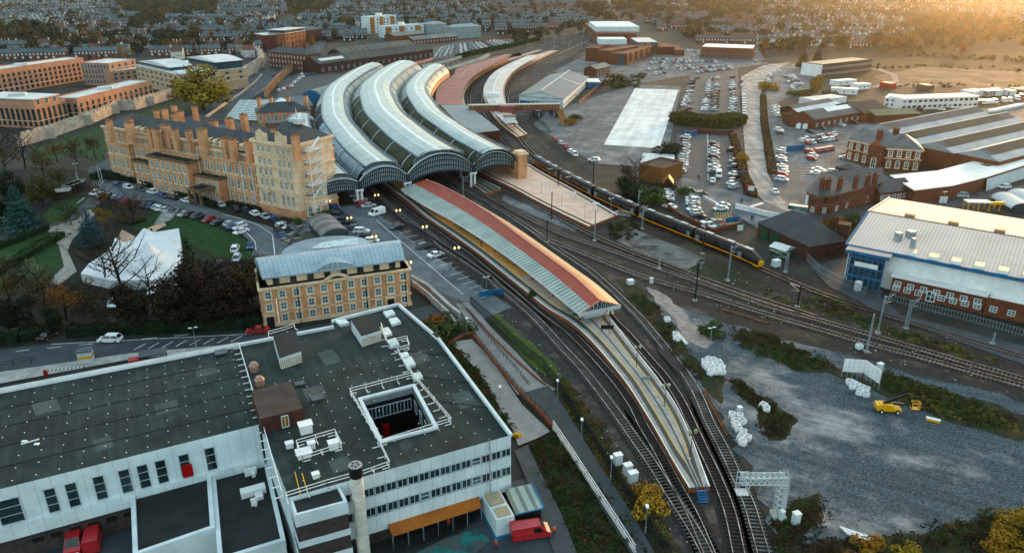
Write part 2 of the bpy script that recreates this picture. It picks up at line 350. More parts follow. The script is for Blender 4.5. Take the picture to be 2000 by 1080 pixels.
# ------------------------------------------------------------------ train shed
PANEL = mat('roof_glazing', (.41, .47, .445), (.29, .345, .33), .22, .35, big=.15, spec=.5, uvs=[(0, 3.2, .06, .6), (1, 1.9, .09, .45)], c3=(.34, .37, .3), c3sc=.06, c3w=(.5, .66))
HAUNB = mat('blue_grey_sheet', (.2, .31, .39), (.14, .23, .3), .2, .45, uvs=[(0, 1.6, .07, .35)])
HAUNM = mat('mossy_sheet', (.075, .08, .02), (.028, .036, .014), .3, .8, big=.4, uvs=[(0, 2.2, .08, .4)])
HAUNG = mat('stained_grey_sheet', (.36, .38, .36), (.24, .27, .25), .1, .5, uvs=[(0, 2.0, .06, .3)], c3=(.2, .18, .06), c3sc=.05, c3w=(.52, .7))
SHED = spline([(x, y, 0) for x, y in ((-23.5, 238.4), (-34.5, 262), (-45, 289), (-54.5, 316), (-62.5, 349), (-67.5, 373), (-70.5, 398), (-70.8, 425), (-70, 453), (-67, 480))], n=4)
B5 = [xy(G(*p)) for p in ((627, 412), (704, 400), (797, 385), (924, 365), (1003, 352))]
shed = thing('train_shed', 'long curved station train shed with four arched glazed roofs and dark blue fanlight end screens', 'train shed', B5[2])
spans = [(-34.4, 12.4, 9.8, .42, 0), (-20, 16.2, 12.2, 1, 1), (0, 23.8, 13.8, 1, 2), (20, 16.1, 12.0, 1, 2)]
ZV = 7.2
def prof(t, zc): return ZV+(zc-ZV)*(1-abs(t)**2.5)**.78
for off, wd, zc, frac, kind in spans:
    P = offs(SHED, off)[:max(2, int(len(SHED)*frac))]
    n = len(P)
    def line(t, dz=0): return offs(P, t*wd/2*.985, prof(t, zc)+dz)
    T = [-1, -.9, -.78, -.66, -.34, -.055, .055, .34, .66, .78, .9, 1]
    mb = MB()
    mats = [PANEL, HAUNB, HAUNM, HAUNG, WHITE, NAVY, FELTD]
    for a, b in zip(T[:-1], T[1:]):
        mid = (a+b)/2; up = .35 if abs(mid) < .66 else 0
        La, Lb = line(a, up), line(b, up); k = 0
        for i in range(n-1):
            far = i/(n-1)
            if abs(mid) < .06: m = 4
            elif abs(mid) < .66: m = 0
            elif kind == 0: m = 6 if far < .9 and abs(mid) < .9 else 3
            elif kind == 1: m = 1 if far < .3 else (6 if far < .42 and mid < 0 else 3)
            else: m = (2 if far < .5 else 3) if mid < 0 else (2 if far < .3 and abs(mid) > .8 else 3)
            if kind == 1 and mid > 0: m = 3 if abs(mid) > .66 else m
            e = (La[i+1]-La[i]).length; w = (Lb[i]-La[i]).length
            if abs(mid) < .66: w0 = (a+1)*wd/2
            else: w0 = 0
            mb.poly([La[i], La[i+1], Lb[i+1], Lb[i]], m, [(k, w0), (k+e, w0), (k+e, w0+w), (k, w0+w)]); k += e
    roof = mb.build('roof_span', mats, shed)
    for t in (-.66, .66):                     # gutter walkway between glazing and haunch
        mb = MB(); A, Bq = line(t, .1), line(t, .75)
        mb.ring(A, Bq); C = offs(Bq, .5 if t < 0 else -.5); mb.ring(Bq, C); mb.build('gutter', HAUNB, roof)
    for i in range(1, n-1, 3):                # ribs over the glazing and haunches
        mb = MB()
        for a, b in zip(T[:-1], T[1:]):
            mb.beam(line(a, .25)[i], line(b, .25)[i], .35, .25)
        mb.build('roof_rib', STRUTS if kind else RUST, roof)
    if kind:                                  # hand rails along the right gutter
        mb = MB(); R1 = resample(line(.7, .9), 3)
        for p in R1: mb.beam(p-Vector((0, 0, .9)), p+Vector((0, 0, .5)), .09)
        for a, b in zip(R1[:-1], R1[1:]): mb.beam(a+Vector((0, 0, .5)), b+Vector((0, 0, .5)), .09); mb.beam(a, b, .07)
        mb.build('handrail', STEEL, roof)
# end screens
for j, (off, wd, zc, frac, kind) in enumerate(spans):
    a, b = B5[j], B5[j+1]; d = (b-a); L = d.length; d.normalize(); nrm = Vector((d.y, -d.x, 0))
    zt = {0: 9.2, 1: 11.3, 2: 13.0, 3: 11.1}[j]; zi = {0: 5.3, 1: 6.3, 2: 7.0, 3: 6.4}[j]
    def outer(s): t = 2*s-1; return ZV+(zt-ZV)*(1-abs(t)**2.0)**.8
    def inner(s): t = 2*s-1; return 4.2+(zi-4.2)*(1-abs(t)**2.0)**.7
    def pt(s, z, o=0): return Vector((a.x+d.x*L*s+nrm.x*o, a.y+d.y*L*s+nrm.y*o, z))
    mb = MB(); K = 36
    for i in range(K):
        s0, s1 = i/K, (i+1)/K
        mb.poly([pt(s0, inner(s0)), pt(s1, inner(s1)), pt(s1, outer(s1)), pt(s0, outer(s0))], 0)
    sc_ = mb.build('end_screen', [TEAL], shed)
    mb = MB()
    for i in range(K):                        # rings: inner rim, two bars, outer rim, white moulding
        s0, s1 = i/K, (i+1)/K
        for f, w, m in ((0, .55, 1), (.33, .22, 1), (.62, .22, 1), (.9, .5, 1), (1.0, .3, 0)):
            z0, z1 = inner(s0)+(outer(s0)-inner(s0))*f, inner(s1)+(outer(s1)-inner(s1))*f
            mb.beam(pt(s0, z0, .15), pt(s1, z1, .15), .3 if m else .45, w, m)
    nb = int(L/.62)
    for i in range(1, nb):
        s = i/nb; z0, z1 = inner(s), outer(s); t = 2*s-1
        for f0, f1 in ((.06, .3), (.36, .59), (.65, .86)):
            mb.beam(pt(s-t*.012*(1-f0)*0, z0+(z1-z0)*f0, .12), pt(s+t*.004, z0+(z1-z0)*f1, .12), .2, .12, 0)
    mb.build('glazing_bar', [STRUTS, NAVY], sc_)
    mb = MB()                                 # walkway on top of the screen
    for i in range(4, K-4):
        s0, s1 = i/K, (i+1)/K
        for h in (.5, 1.3): mb.beam(pt(s0, outer(s0)+h+.2, -.4), pt(s1, outer(s1)+h+.2, -.4), .09)
        if i % 2: mb.beam(pt(s0, outer(s0), -.4), pt(s0, outer(s0)+1.5, -.4), .09)
        mb.beam(pt(s0, outer(s0)+.1, -.7), pt(s1, outer(s1)+.1, -.7), 1.2, .2)
    mb.build('screen_walkway', STEEL, sc_)
    mb = MB()                                 # gable closing the raised glazing above the screen
    for i in range(6, K-6):
        s0, s1 = i/K, (i+1)/K
        q0, q1 = prof(2*s0-1, zc)+.3, prof(2*s1-1, zc)+.3
        mb.poly([pt(s0, outer(s0)-.2, -1.6), pt(s1, outer(s1)-.2, -1.6), pt(s1, q1, -1.6), pt(s0, q0, -1.6)])
    mb.build('gable', NAVY, sc_)
for p in B5[1:4]:
    mb = MB(); d = (B5[3]-B5[1]).normalized()
    for s in (-.7, .7):
        q = p+d*s; mb.beam(q, q+Vector((0, 0, 4.6)), .75, n=10)
        mb.beam(q, q+Vector((0, 0, .5)), 1.1, n=10); mb.beam(q+Vector((0, 0, 4.1)), q+Vector((0, 0, 4.5)), 1.0, n=10)
    mb.box((p.x, p.y, 4.5), (2.6, 1.2, .6), math.atan2(d.y, d.x)); mb.build('column', WHITE, shed)
    mb = MB(); mb.box((p.x-d.y*.0, p.y, 5.1), (1.0, 1.0, 2.6), math.atan2(d.y, d.x)); mb.build('spandrel', NAVY, shed)
mb = MB()                                    # column rows inside and the brick side wall
for j in (-11.9, 11.9, -28.1):
    for q in resample(offs(SHED, j), 12)[1:]: mb.beam(q, q+Vector((0, 0, ZV)), .5, n=6)
mb.build('inner_column', STRUTS, shed)
mb = MB(); Wl = offs(SHED, 28.3)
for a, b in zip(Wl[:-1], Wl[1:]): mb.poly([a, b, b+Vector((0, 0, ZV)), a+Vector((0, 0, ZV))])
mb.build('side_wall', SAND, shed)
# ------------------------------------------------------------------ pier and small station buildings
def hexa(mb, P, z0, z1, mi=0, top=None): mb.prism([xy(p) for p in P], z0, z1, mi, top)
p = xy(G(1012, 353)); pier = thing('stone_pier', 'tall square sandstone pier with a pale pitched cap at the end of the arched screens', 'pier', p)
mb = MB(); mb.box((p.x+.6, p.y+1, 0), (3.6, 3.6, 9.2), .55); mb.build('shaft', SAND, pier)
mb = MB(); mb.box((p.x+.6, p.y+1, 9.2), (4.4, 4.4, .5), .55); mb.box((p.x+.6, p.y+1, 9.7), (3.4, 3.4, .7), .55); mb.build('cap', SANDL, pier)
def ribbon_roof(mb, L, R, z, zr=None, th=.35, mi=0, side=None, mid=None):       # canopy between two pixel lines
    A = spline([G(x, y, z) for x, y in L], n=4); B = spline([G(x, y, z) for x, y in R], n=4)
    side = mi if side is None else side; Z = Vector((0, 0, th))
    if zr:
        C = [(a+b)/2+Vector((0, 0, zr-z)) for a, b in zip(A, B)]
        mb.ring(A, C, mi, True); mb.ring(C, B, mi if mid is None else mid, True)
        for k in (0, -1): mb.poly([A[k], C[k], B[k]], side)
    else:
        mb.ring(A, B, mi, True)
    for q in (A, B): mb.ring(q, [v-Z for v in q], side)
    for k in (0, -1): mb.poly([A[k], B[k], B[k]-Z, A[k]-Z], side)
    return A, B
def posts(mb, A, B, step, zt, ins=.25, w=.25, mi=0):
    C = [a+(b-a)*ins for a, b in zip(A, B)]; D = [a+(b-a)*(1-ins) for a, b in zip(A, B)]
    for Q in (C, D):
        for p in resample(Q, step)[0:]: mb.beam((p.x, p.y, .9), (p.x, p.y, zt), w, mi=mi)
PINKR = mat('pink_grey_roof', (.62, .55, .5), (.5, .45, .42), .1, .6, big=.1, uvs=[(0, 14, .02, .3)])
REDR = mat('red_sheet_roof', (.4, .13, .1), (.33, .1, .08), .1, .6, big=.12, uvs=[(0, 9, .035, 0.0), (1, 40, .01, .3)])
GGR = mat('grey_green_sheet', (.2, .23, .21), (.13, .15, .14), .1, .6, big=.2, uvs=[(0, 2.5, .08, .3)])
def canopy(label, L, R, z, zr, m, wall=None, cat='canopy', group='canopies over the far curved platforms'):
    t = thing('platform_canopy', label, cat, xy(G(L[0][0], L[0][1])), group)
    mb = MB(); A, B = ribbon_roof(mb, L, R, z, zr, mi=0, side=1); mb.build('roof', [m, SANDD], t)
    mb = MB(); posts(mb, A, B, 9, z-.3); mb.build('post', STRUTS, t)
    return A, B, t
A, B, t = canopy('red sheet canopy roof curving away beside the train shed', PX('852,205 851,190 855,172 870,158 887,145 892,135 920,126 960,114 985,107'), PX('905,204 902,190 904,177 912,163 922,152 938,140 955,130 978,119 1000,107'), 5.2, None, REDR)
mb = MB()
for i in range(0, len(A)-1, 2): mb.beam(A[i]+Vector((0, 0, .06)), B[i]+Vector((0, 0, .06)), .35, .1)
Lq = [a+(b-a)*.45 for a, b in zip(A, B)][14:]
for a, b in zip(Lq[:-1], Lq[1:]): mb.beam(a+Vector((0, 0, .1)), b+Vector((0, 0, .1)), .3, .1)
mb.build('roof_seam', PINKR, t)
mb = MB(); M_ = [a+(b-a)*.5 for a, b in zip(A, B)]
for a, b in zip(M_[:-1], M_[1:]):
    mb.poly([(a.x, a.y, .9), (b.x, b.y, .9), (b.x, b.y, 5), (a.x, a.y, 5)])
mb.build('wall', SAND, t)
A, B, t = canopy('pale pinkish grey canopy over the outer curved island platform', PX('957,209 949,192 945,180 948,165 955,152 970,138 1000,122 1030,109'), PX('988,207 984,192 982,178 985,165 992,152 1005,138 1030,122 1055,109'), 4.6, 5.1, PINKR)
mb = MB()
C = [(a+b)/2+Vector((0, 0, .55)) for a, b in zip(A, B)]
for a, b in zip(C[:-1], C[1:]): mb.beam(a, b, .4, .1)
mb.build('ridge_seam', WHITE, t)
q = G(964, 189, 5); mb = MB(); mb.box((q.x, q.y, 4.9), (6.5, 3, 1.9), .05); mb.build('roof_hut', WHITE, t)
A, B, t = canopy('short pale canopy with a white lift hut beyond the footbridge', PX('962,219 975,230 988,243'), PX('995,216 1003,228 1012,241'), 4.6, 4.9, PINKR)
q = G(995, 237, 5); mb = MB(); mb.box((q.x, q.y, 4.7), (5, 3.4, 2.6), .1, 0); mb.build('lift_hut', WHITE, t)
mb = MB(); mb.box((q.x, q.y, 7.3), (5.6, 4, .3), .1, 0); mb.build('hut_roof', REDR, t)
canopy('grey green canopy ridge running out from the middle roof of the train shed', PX('868,133 900,124 935,113 950,106'), PX('876,137 908,128 943,117 958,109'), 5.4, 6.6, GGR)
canopy('narrow weathered canopy running out behind the widest roof', PX('820,128 860,120 898,110'), PX('826,132 866,124 903,113'), 5.2, 6.2, GGR)
canopy('short reddish canopy behind the roof ends by the long sheds', PX('800,124 825,119 842,113'), PX('806,127 830,122 847,116'), 5.0, 5.8, REDR)
t = thing('flat_roofed_block', 'flat grey roofed station block with brown brick end beside the train shed', 'building', xy(G(950, 280)))
mb = MB(); R = [G(x, y, 5.6) for x, y in PX('860,206 909,205 940,226 976,255 930,260 895,241')]
hexa(mb, R, 0, 5.5); mb.build('wall', DBRICK, t)
mb = MB(); hexa(mb, R, 5.5, 5.75); mb.build('roof', mat('flat_grey_roof', (.25, .29, .3), (.2, .235, .245), .08, .6), t)
t = thing('footbridge', 'brown covered footbridge with lit windows crossing the curved platforms', 'footbridge', xy(G(1000, 240)))
a, b = G(915, 217, 5), G(1092, 214, 5); d = (b-a).normalized(); nn = Vector((d.y, -d.x, 0)); rz = math.atan2(d.y, d.x); L = (b-a).length
c = (a+b)/2
mb = MB(); mb.box((c.x, c.y, 5), (L, 3, 1.1), rz, 0, bottom=True); mb.build('deck', REDR, t)
mb = MB(); mb.box((c.x, c.y, 6.1), (L, 2.8, 1.5), rz, 0); mb.build('window', mat('footbridge_glazing', (.4, .25, .1), (.2, .1, .05), .6, .4, stripe=(rz, 1.5, .25, .7)), t)  # lit look of the side is put into the amber glazing colour
mb = MB(); mb.box((c.x, c.y, 7.6), (L+.6, 3.6, .3), rz, 0, bottom=True); mb.build('roof', PINKR, t)
mb = MB(); q = a+d*L*.42; mb.box((q.x+nn.x*2, q.y+nn.y*2, 4.6), (7, 7, 3.2), rz, 0); mb.build('stair_head', REDR, t)
mb = MB(); e = G(1106, 247, 0); f = b-nn*.5
for s in (-1.3, 1.3): mb.beam(f+d*s, e+d*s, .3, 1.2)
for i in range(22): k = i/22; q = f+(e-f)*k; mb.beam(q-d*1.3, q+d*1.3, .8, .15)
mb.build('stairs', mat('lit_stair', (.5, .25, .08), (.3, .13, .05), .8, .6), t)  # lit tone is put into the stair colour
# ------------------------------------------------------------------ platforms
def platform(name, label, L, R, m, zp=.95, n=5, endpoly=None):
    t = thing(name, label, 'platform', xy(G(*L[len(L)//2])), 'station platforms')
    A = spline([G(x, y, zp) for x, y in L], n=n); B = spline([G(x, y, zp) for x, y in R], n=n)
    mb = MB(); mb.ring(A, B, 0, True)
    mb.build('surface', [m], t)
    mb = MB(); Z = Vector((0, 0, -zp+.02))
    for q in (A, B): mb.ring(q, [v+Z for v in q])
    for k in (0, -1): mb.poly([A[k], B[k], B[k]+Z, A[k]+Z])
    mb.build('platform_wall', OBRICK, t)
    def inn(X, Y, d): return [a+(b-a).normalized()*min(d, .4*(b-a).length)+Vector((0, 0, .03)) for a, b in zip(X, Y)]
    mb = MB()
    for X, Y, fl in ((A, B, 0), (B, A, 1)):
        for d0, d1, mi in ((0, .22, 0), (1.0, 1.9, 2), (2.0, 2.2, 1)): mb.ring(inn(X, Y, d0), inn(X, Y, d1), mi)
    for q, s in ():
        pass
    sg = 1 if (B[5]-A[5]).dot(offs(A, 1)[5]-A[5]) > 0 else -1
    for q, s in ():
        mb.ring(offs(q, s*.0, zp+.03), offs(q, s*.38, zp+.03), 0)
        mb.ring(offs(q, s*1.0, zp+.025), offs(q, s*1.9, zp+.025), 2)
        mb.ring(offs(q, s*2.0, zp+.03), offs(q, s*2.2, zp+.03), 1)
    mb.build('edge_line', [WHITE, YLINE, CPARK], t)
    return t, A, B
PL_L = PX('740,350 770,373 800,395 833,423 883,457 933,493 967,520 1017,560 1067,600 1112,627 1150,660 1187,702 1225,750 1262,808 1284,845 1308,888 1328,922 1346,952')
PL_R = PX('815,340 855,372 890,393 925,412 975,442 1015,467 1052,492 1100,530 1147,572 1180,606 1210,643 1240,682 1277,728 1311,775 1330,808 1350,852 1369,902 1387,949')
pt_, PA, PB = platform('station_platform', 'long curved paved platform tapering to a ramp with steps, under the striped canopy', PL_L, PL_R, PLAT)
OCH = mat('ochre_platform', (.7, .38, .15), (.55, .3, .12), .6, .8)
mb = MB()
nA = len(PA)-52
mb.ring([p+Vector((0, 0, .012)) for p in offs(PA, -2.3)[:nA]], [p+Vector((0, 0, .012)) for p in offs(PA, -5)[:nA]]); mb.build('dry_strip', OCH, pt_)
e = (PA[-1]+PB[-1])/2; mb = MB()
for i in range(5): mb.box((e.x+.1, e.y-.7-i*.35, .75-i*.18), (1.3, .34, .1), -.02)
for s in (-.7, .7): mb.beam((e.x+s, e.y-.4, 1.9), (e.x+s, e.y-2.3, 1.0), .07); mb.beam((e.x+s, e.y-2.3, 0), (e.x+s, e.y-2.3, 1), .07); mb.beam((e.x+s, e.y-.4, .9), (e.x+s, e.y-.4, 1.9), .07)
mb.build('end_steps', BLUEP, pt_)
mb = MB(); C = [(a+b)/2 for a, b in zip(PA, PB)][-46:]
for a, b in zip(C[:-1], C[1:]): mb.beam(a+Vector((0, 0, .02)), b+Vector((0, 0, .02)), .22, .04)
mb.build('drain_channel', BLACK, pt_)
platform('bay_platform', 'wide tan paved end of the outer platform beside the black train', PX('930,330 960,347 1000,366 1050,393 1100,418 1150,442'), PX('985,305 1020,314 1062,338 1110,364 1160,392 1208,419'), TANP)
platform('inner_platform', 'dark platform tongue with a ramp under the widest arch', PX('895,345 925,361 950,378'), PX('915,338 945,352 978,368'), ASPH)
platform('curved_platform', 'curved platform under the red sheet canopy', PX('900,235 899,205 898,187 903,172 915,157 940,138 985,118 1050,98'), PX('912,240 908,205 906,187 912,172 924,158 950,139 995,119 1060,98'), TANP)
platform('island_platform', 'outer curved island platform under the pale canopy', PX('1010,268 975,240 950,205 944,182 950,160 975,136 1020,116 1075,99'), PX('1030,262 1006,238 990,207 985,182 990,160 1010,138 1050,118 1090,99'), TANP)
# big canopy on the long platform
LC = PX('783,368 820,393 897,436 974,486 1036,532 1097,582 1134,612')
RC = PX('855,357 909,386 974,423 1030,459 1086,498 1128,528 1167,556 1212,596')
RG = PX('832,351 870,367 920,394 966,424 1013,459 1070,501 1121,539 1172,587')
def par(P, z, n=40):                               # evenly spaced points along a pixel line
    Q = spline([G(x, y, z) for x, y in P], n=8); L = sum((b-a).length for a, b in zip(Q[:-1], Q[1:]))
    r = resample(Q, L/n*.9999); return (r+[Q[-1]])[:n+1]
ZE, ZR = 3.9, 6.0
eL, eR, rg = par(LC, ZE), par(RC, ZE), par(RG, ZR)
can = thing('long_platform_canopy', 'long ridged platform canopy with red sheet top and ribbed grey translucent lower slope', 'canopy', xy(G(1150, 640)))
SHEET = mat('ribbed_translucent_sheet', (.42, .47, .42), (.3, .36, .33), .2, .45, big=.2, uvs=[(0, 1.35, .42, .55)], c3=(.45, .47, .3), c3sc=.12, c3w=(.58, .68))
SHEET2 = mat('sunlit_ribbed_sheet', (.45, .35, .22), (.36, .27, .17), .2, .4, big=.15, uvs=[(0, 1.35, .35, .35)])  # right-slope copy of the ribbed sheet, sunset reflection put into its colour
REDS2 = mat('sunlit_red_sheet', (.4, .13, .045), (.34, .1, .035), .3, .5)  # right-slope copy of the red sheet, sunset light put into its colour
mb = MB()
for E_, m0, m1 in ((eL, 0, 2), (eR, 1, 3)):
    md = [r+(e-r)*.48 for e, r in zip(E_, rg)]
    if E_ is eL: mb.ring(rg, md, m0); mb.ring(md, E_, m1, True)
    else: mb.ring(md, rg, m0); mb.ring(E_, md, m1, True)
mb.build('roof', [REDC, REDS2, SHEET, SHEET2], can)
mb = MB()
for a, b in zip(rg[:-1], rg[1:]): mb.beam(a+Vector((0, 0, .08)), b+Vector((0, 0, .08)), .4, .16)
mb.beam(rg[-1], eL[-1], .3, .25); mb.beam(rg[-1], eR[-1], .3, .25); mb.build('ridge_cap', mat('pink_ridge', (.62, .27, .2), None, 1, .6), can)
mb = MB(); Z = Vector((0, 0, -.75))
for q in (eL, eR):
    mb.ring(q, [v+Z for v in q]); 
K = 40
for i in range(K):
    a = eL[-1]+(eR[-1]-eL[-1])*(i/K); b = eL[-1]+(eR[-1]-eL[-1])*((i+.7)/K); mb.poly([a+Z*(1.15 if i % 2 else .9), b+Z*(1.15 if i % 2 else .9), b, a])
mb.build('valance', WHITE, can)
mb = MB(); mb.poly([eL[-1], eR[-1], rg[-1]]); g = mb.build('gable', TEAL, can)
mb = MB(); a, b, c = eL[-1], eR[-1], rg[-1]; o = Vector((.05, -.15, 0))
for i in range(1, 10):
    p = a+(b-a)*(i/10); k = 1-abs(i/10-.5)*2; q = Vector((p.x, p.y, ZE+(ZR-ZE)*k)); mb.beam(p+o, q+o, .09)
    p2 = a+(b-a)*((i+.9)/10) if i < 9 else b; mb.beam(q+o, p2+o, .07)
mb.beam(a+o, b+o, .25, .35); mb.build('gable_frame', STRUTS, g)
n_ = len(eL)-1
for i in list(range(2, n_, 4))+[n_-1]:
    for E_ in (eL, eR):
        p = rg[i]+(E_[i]-rg[i])*.72; mb = MB(); mb.beam((p.x, p.y, .95), (p.x, p.y, 4.3), .28, n=6)
        mb.beam((p.x, p.y, .95), (p.x, p.y, 1.5), .38, n=6, mi=1)
        mb.beam((p.x, p.y, 3), (E_[i].x, E_[i].y, ZE-.1), .12); mb.build('post', [WHITE, BLACK], can)
for i0, i1 in ((4, 7), (12, 17), (22, 27), (36, 39)):
    mb = MB(); Q = [rg[i]+(eL[i]-rg[i])*.45 for i in range(i0, i1+1)]; R_ = [rg[i]+(eR[i]-rg[i])*.45 for i in range(i0, i1+1)]
    hexa(mb, Q+R_[::-1], .95, 3.7); mb.build('waiting_room', OFFW, can)
# ------------------------------------------------------------------ tracks
def track(label, P, sleep=SLEEP, step=.72, group='railway tracks'):
    Q = resample(spline([G(x, y, .0) for x, y in P], n=8), 2.0)
    t = thing('railway_track', label, 'railway track', Q[len(Q)//2], group)
    for s in (-.7525, .7525):
        mb = MB(); a, b = offs(Q, s-.06, .34), offs(Q, s+.06, .34)
        mb.ring(a, b); mb.ring(a, [v-Vector((0, 0, .2)) for v in a], 1); mb.ring(b, [v-Vector((0, 0, .2)) for v in b], 1)
        mb.build('rail', [RAILM, RUST], t)
    mb = MB()
    for i, p in enumerate(resample(Q, step)):
        j = min(range(max(0, int(i*step/2)-3), min(len(Q)-1, int(i*step/2)+4)), key=lambda k: (Q[k]-p).length) if len(Q) > 8 else 0
        d = (Q[min(j+1, len(Q)-1)]-Q[max(j-1, 0)]); mb.box((p.x, p.y, .05), (2.5, .27, .11), math.atan2(d.y, d.x)+math.pi/2)
    tag(mb.build('sleeper', sleep, t), kind='stuff')
    mb = MB(); a, b = offs(Q, -1.9, .045), offs(Q, 1.9, .045); mb.ring(a, b); mb.build('ballast_bed', TB, t)
    return Q
TB = mat('track_bed', (.05, .045, .042), (.022, .021, .021), 1.3, .95, bump=.5)
track('outer curved track by the moss bank on the west of the long platform', PX('725,368 765,406 800,434 838,458 864,483 894,502 922,520 950,538 973,560 1000,582 1050,627 1100,682 1140,725 1200,803 1240,860 1275,910 1312,970 1350,1028 1374,1072 1392,1110'), SLEEP)
track('curved track hugging the west edge of the long platform', PX('742,362 790,402 825,428 875,463 925,498 960,527 1005,563 1055,606 1110,648 1150,687 1180,720 1207,752 1237,795 1257,835 1287,885 1317,942 1350,1002 1382,1075 1396,1110'), SLEEPW)
track('curved track hugging the east edge of the long platform', PX('822,338 862,369 898,390 935,411 985,441 1025,465 1062,490 1110,528 1157,570 1198,626 1217,645 1239,669 1261,695 1281,718 1298,738 1325,778 1345,818 1372,877 1400,936 1425,1002 1442,1080 1447,1110'), SLEEPW)
track('track with a dark boarded crossing beside the gravel yard', PX('1040,452 1075,478 1111,502 1147,526 1165,540 1200,572 1251,623 1272,648 1293,673 1309,694 1325,715 1343,738 1365,777 1385,825 1410,872 1435,925 1462,985 1477,1035 1490,1080 1497,1110'), SLEEP)
track('lowest of the three parallel main line tracks crossing the picture', PX('820,318 860,341 905,368 950,394 1000,425 1067,467 1150,500 1250,540 1375,577 1500,616 1600,645 1700,674 1800,700 1867,719 1950,742 2070,775'), SLEEP)
track('middle one of the three parallel main line tracks', PX('860,333 910,361 950,382 1000,410 1100,459 1200,493 1300,530 1400,564 1500,599 1600,627 1700,656 1800,685 1900,714 2070,762'), SLEEP)
track('siding joining the main line from the tan platform edge', PX('905,341 950,363 1000,383 1075,418 1150,457 1225,490 1300,518 1362,542 1440,570 1520,597 1600,623'), SLEEPW)
GT = PX('1215,35 1190,48 1150,66 1085,96 1030,120 985,143 958,165 945,190 946,215 960,240 985,275 1012,300 1045,322 1091,349 1159,385 1240,423 1347,467 1440,505 1500,532 1540,549 1600,573 1650,591 1700,607 1770,629 1850,653 1933,678 2070,718')
track('track carrying the black train past the tan platform and the white depot', GT, SLEEPW)
track('curved track between the fence and the footbridge stair', PX('1110,352 1070,325 1040,300 1015,272 1000,250 992,225 990,200 995,175 1012,152 1045,128 1100,103 1160,75 1205,45'), SLEEPW)
track('rusty track between the red and the pale curved canopies', PX('930,250 922,225 917,205 917,185 925,165 945,148 985,125 1040,103 1110,75 1180,45'), SLEEPW)
track('far track beside the hedge of the car park', PX('880,128 930,116 980,104 1040,88 1110,66 1170,45'), SLEEPW, 1.2)
track('far track joining the line from the left of the platforms', PX('860,122 920,110 1000,93 1070,75 1140,53 1180,40'), SLEEPW, 1.2)
track('far track next to the brick museum', PX('1080,112 1110,98 1150,80 1190,62 1215,45'), SLEEPW, 1.2)
a = [G(x, y, .36) for x, y in PX('1285,685 1300,680 1338,718 1322,727')]
mb = MB(); hexa(mb, a, .3, .42); tag(mb.build('track_crossing', FELTD), 'dark boarded crossing laid between the rails by the gravel yard', 'crossing boards')
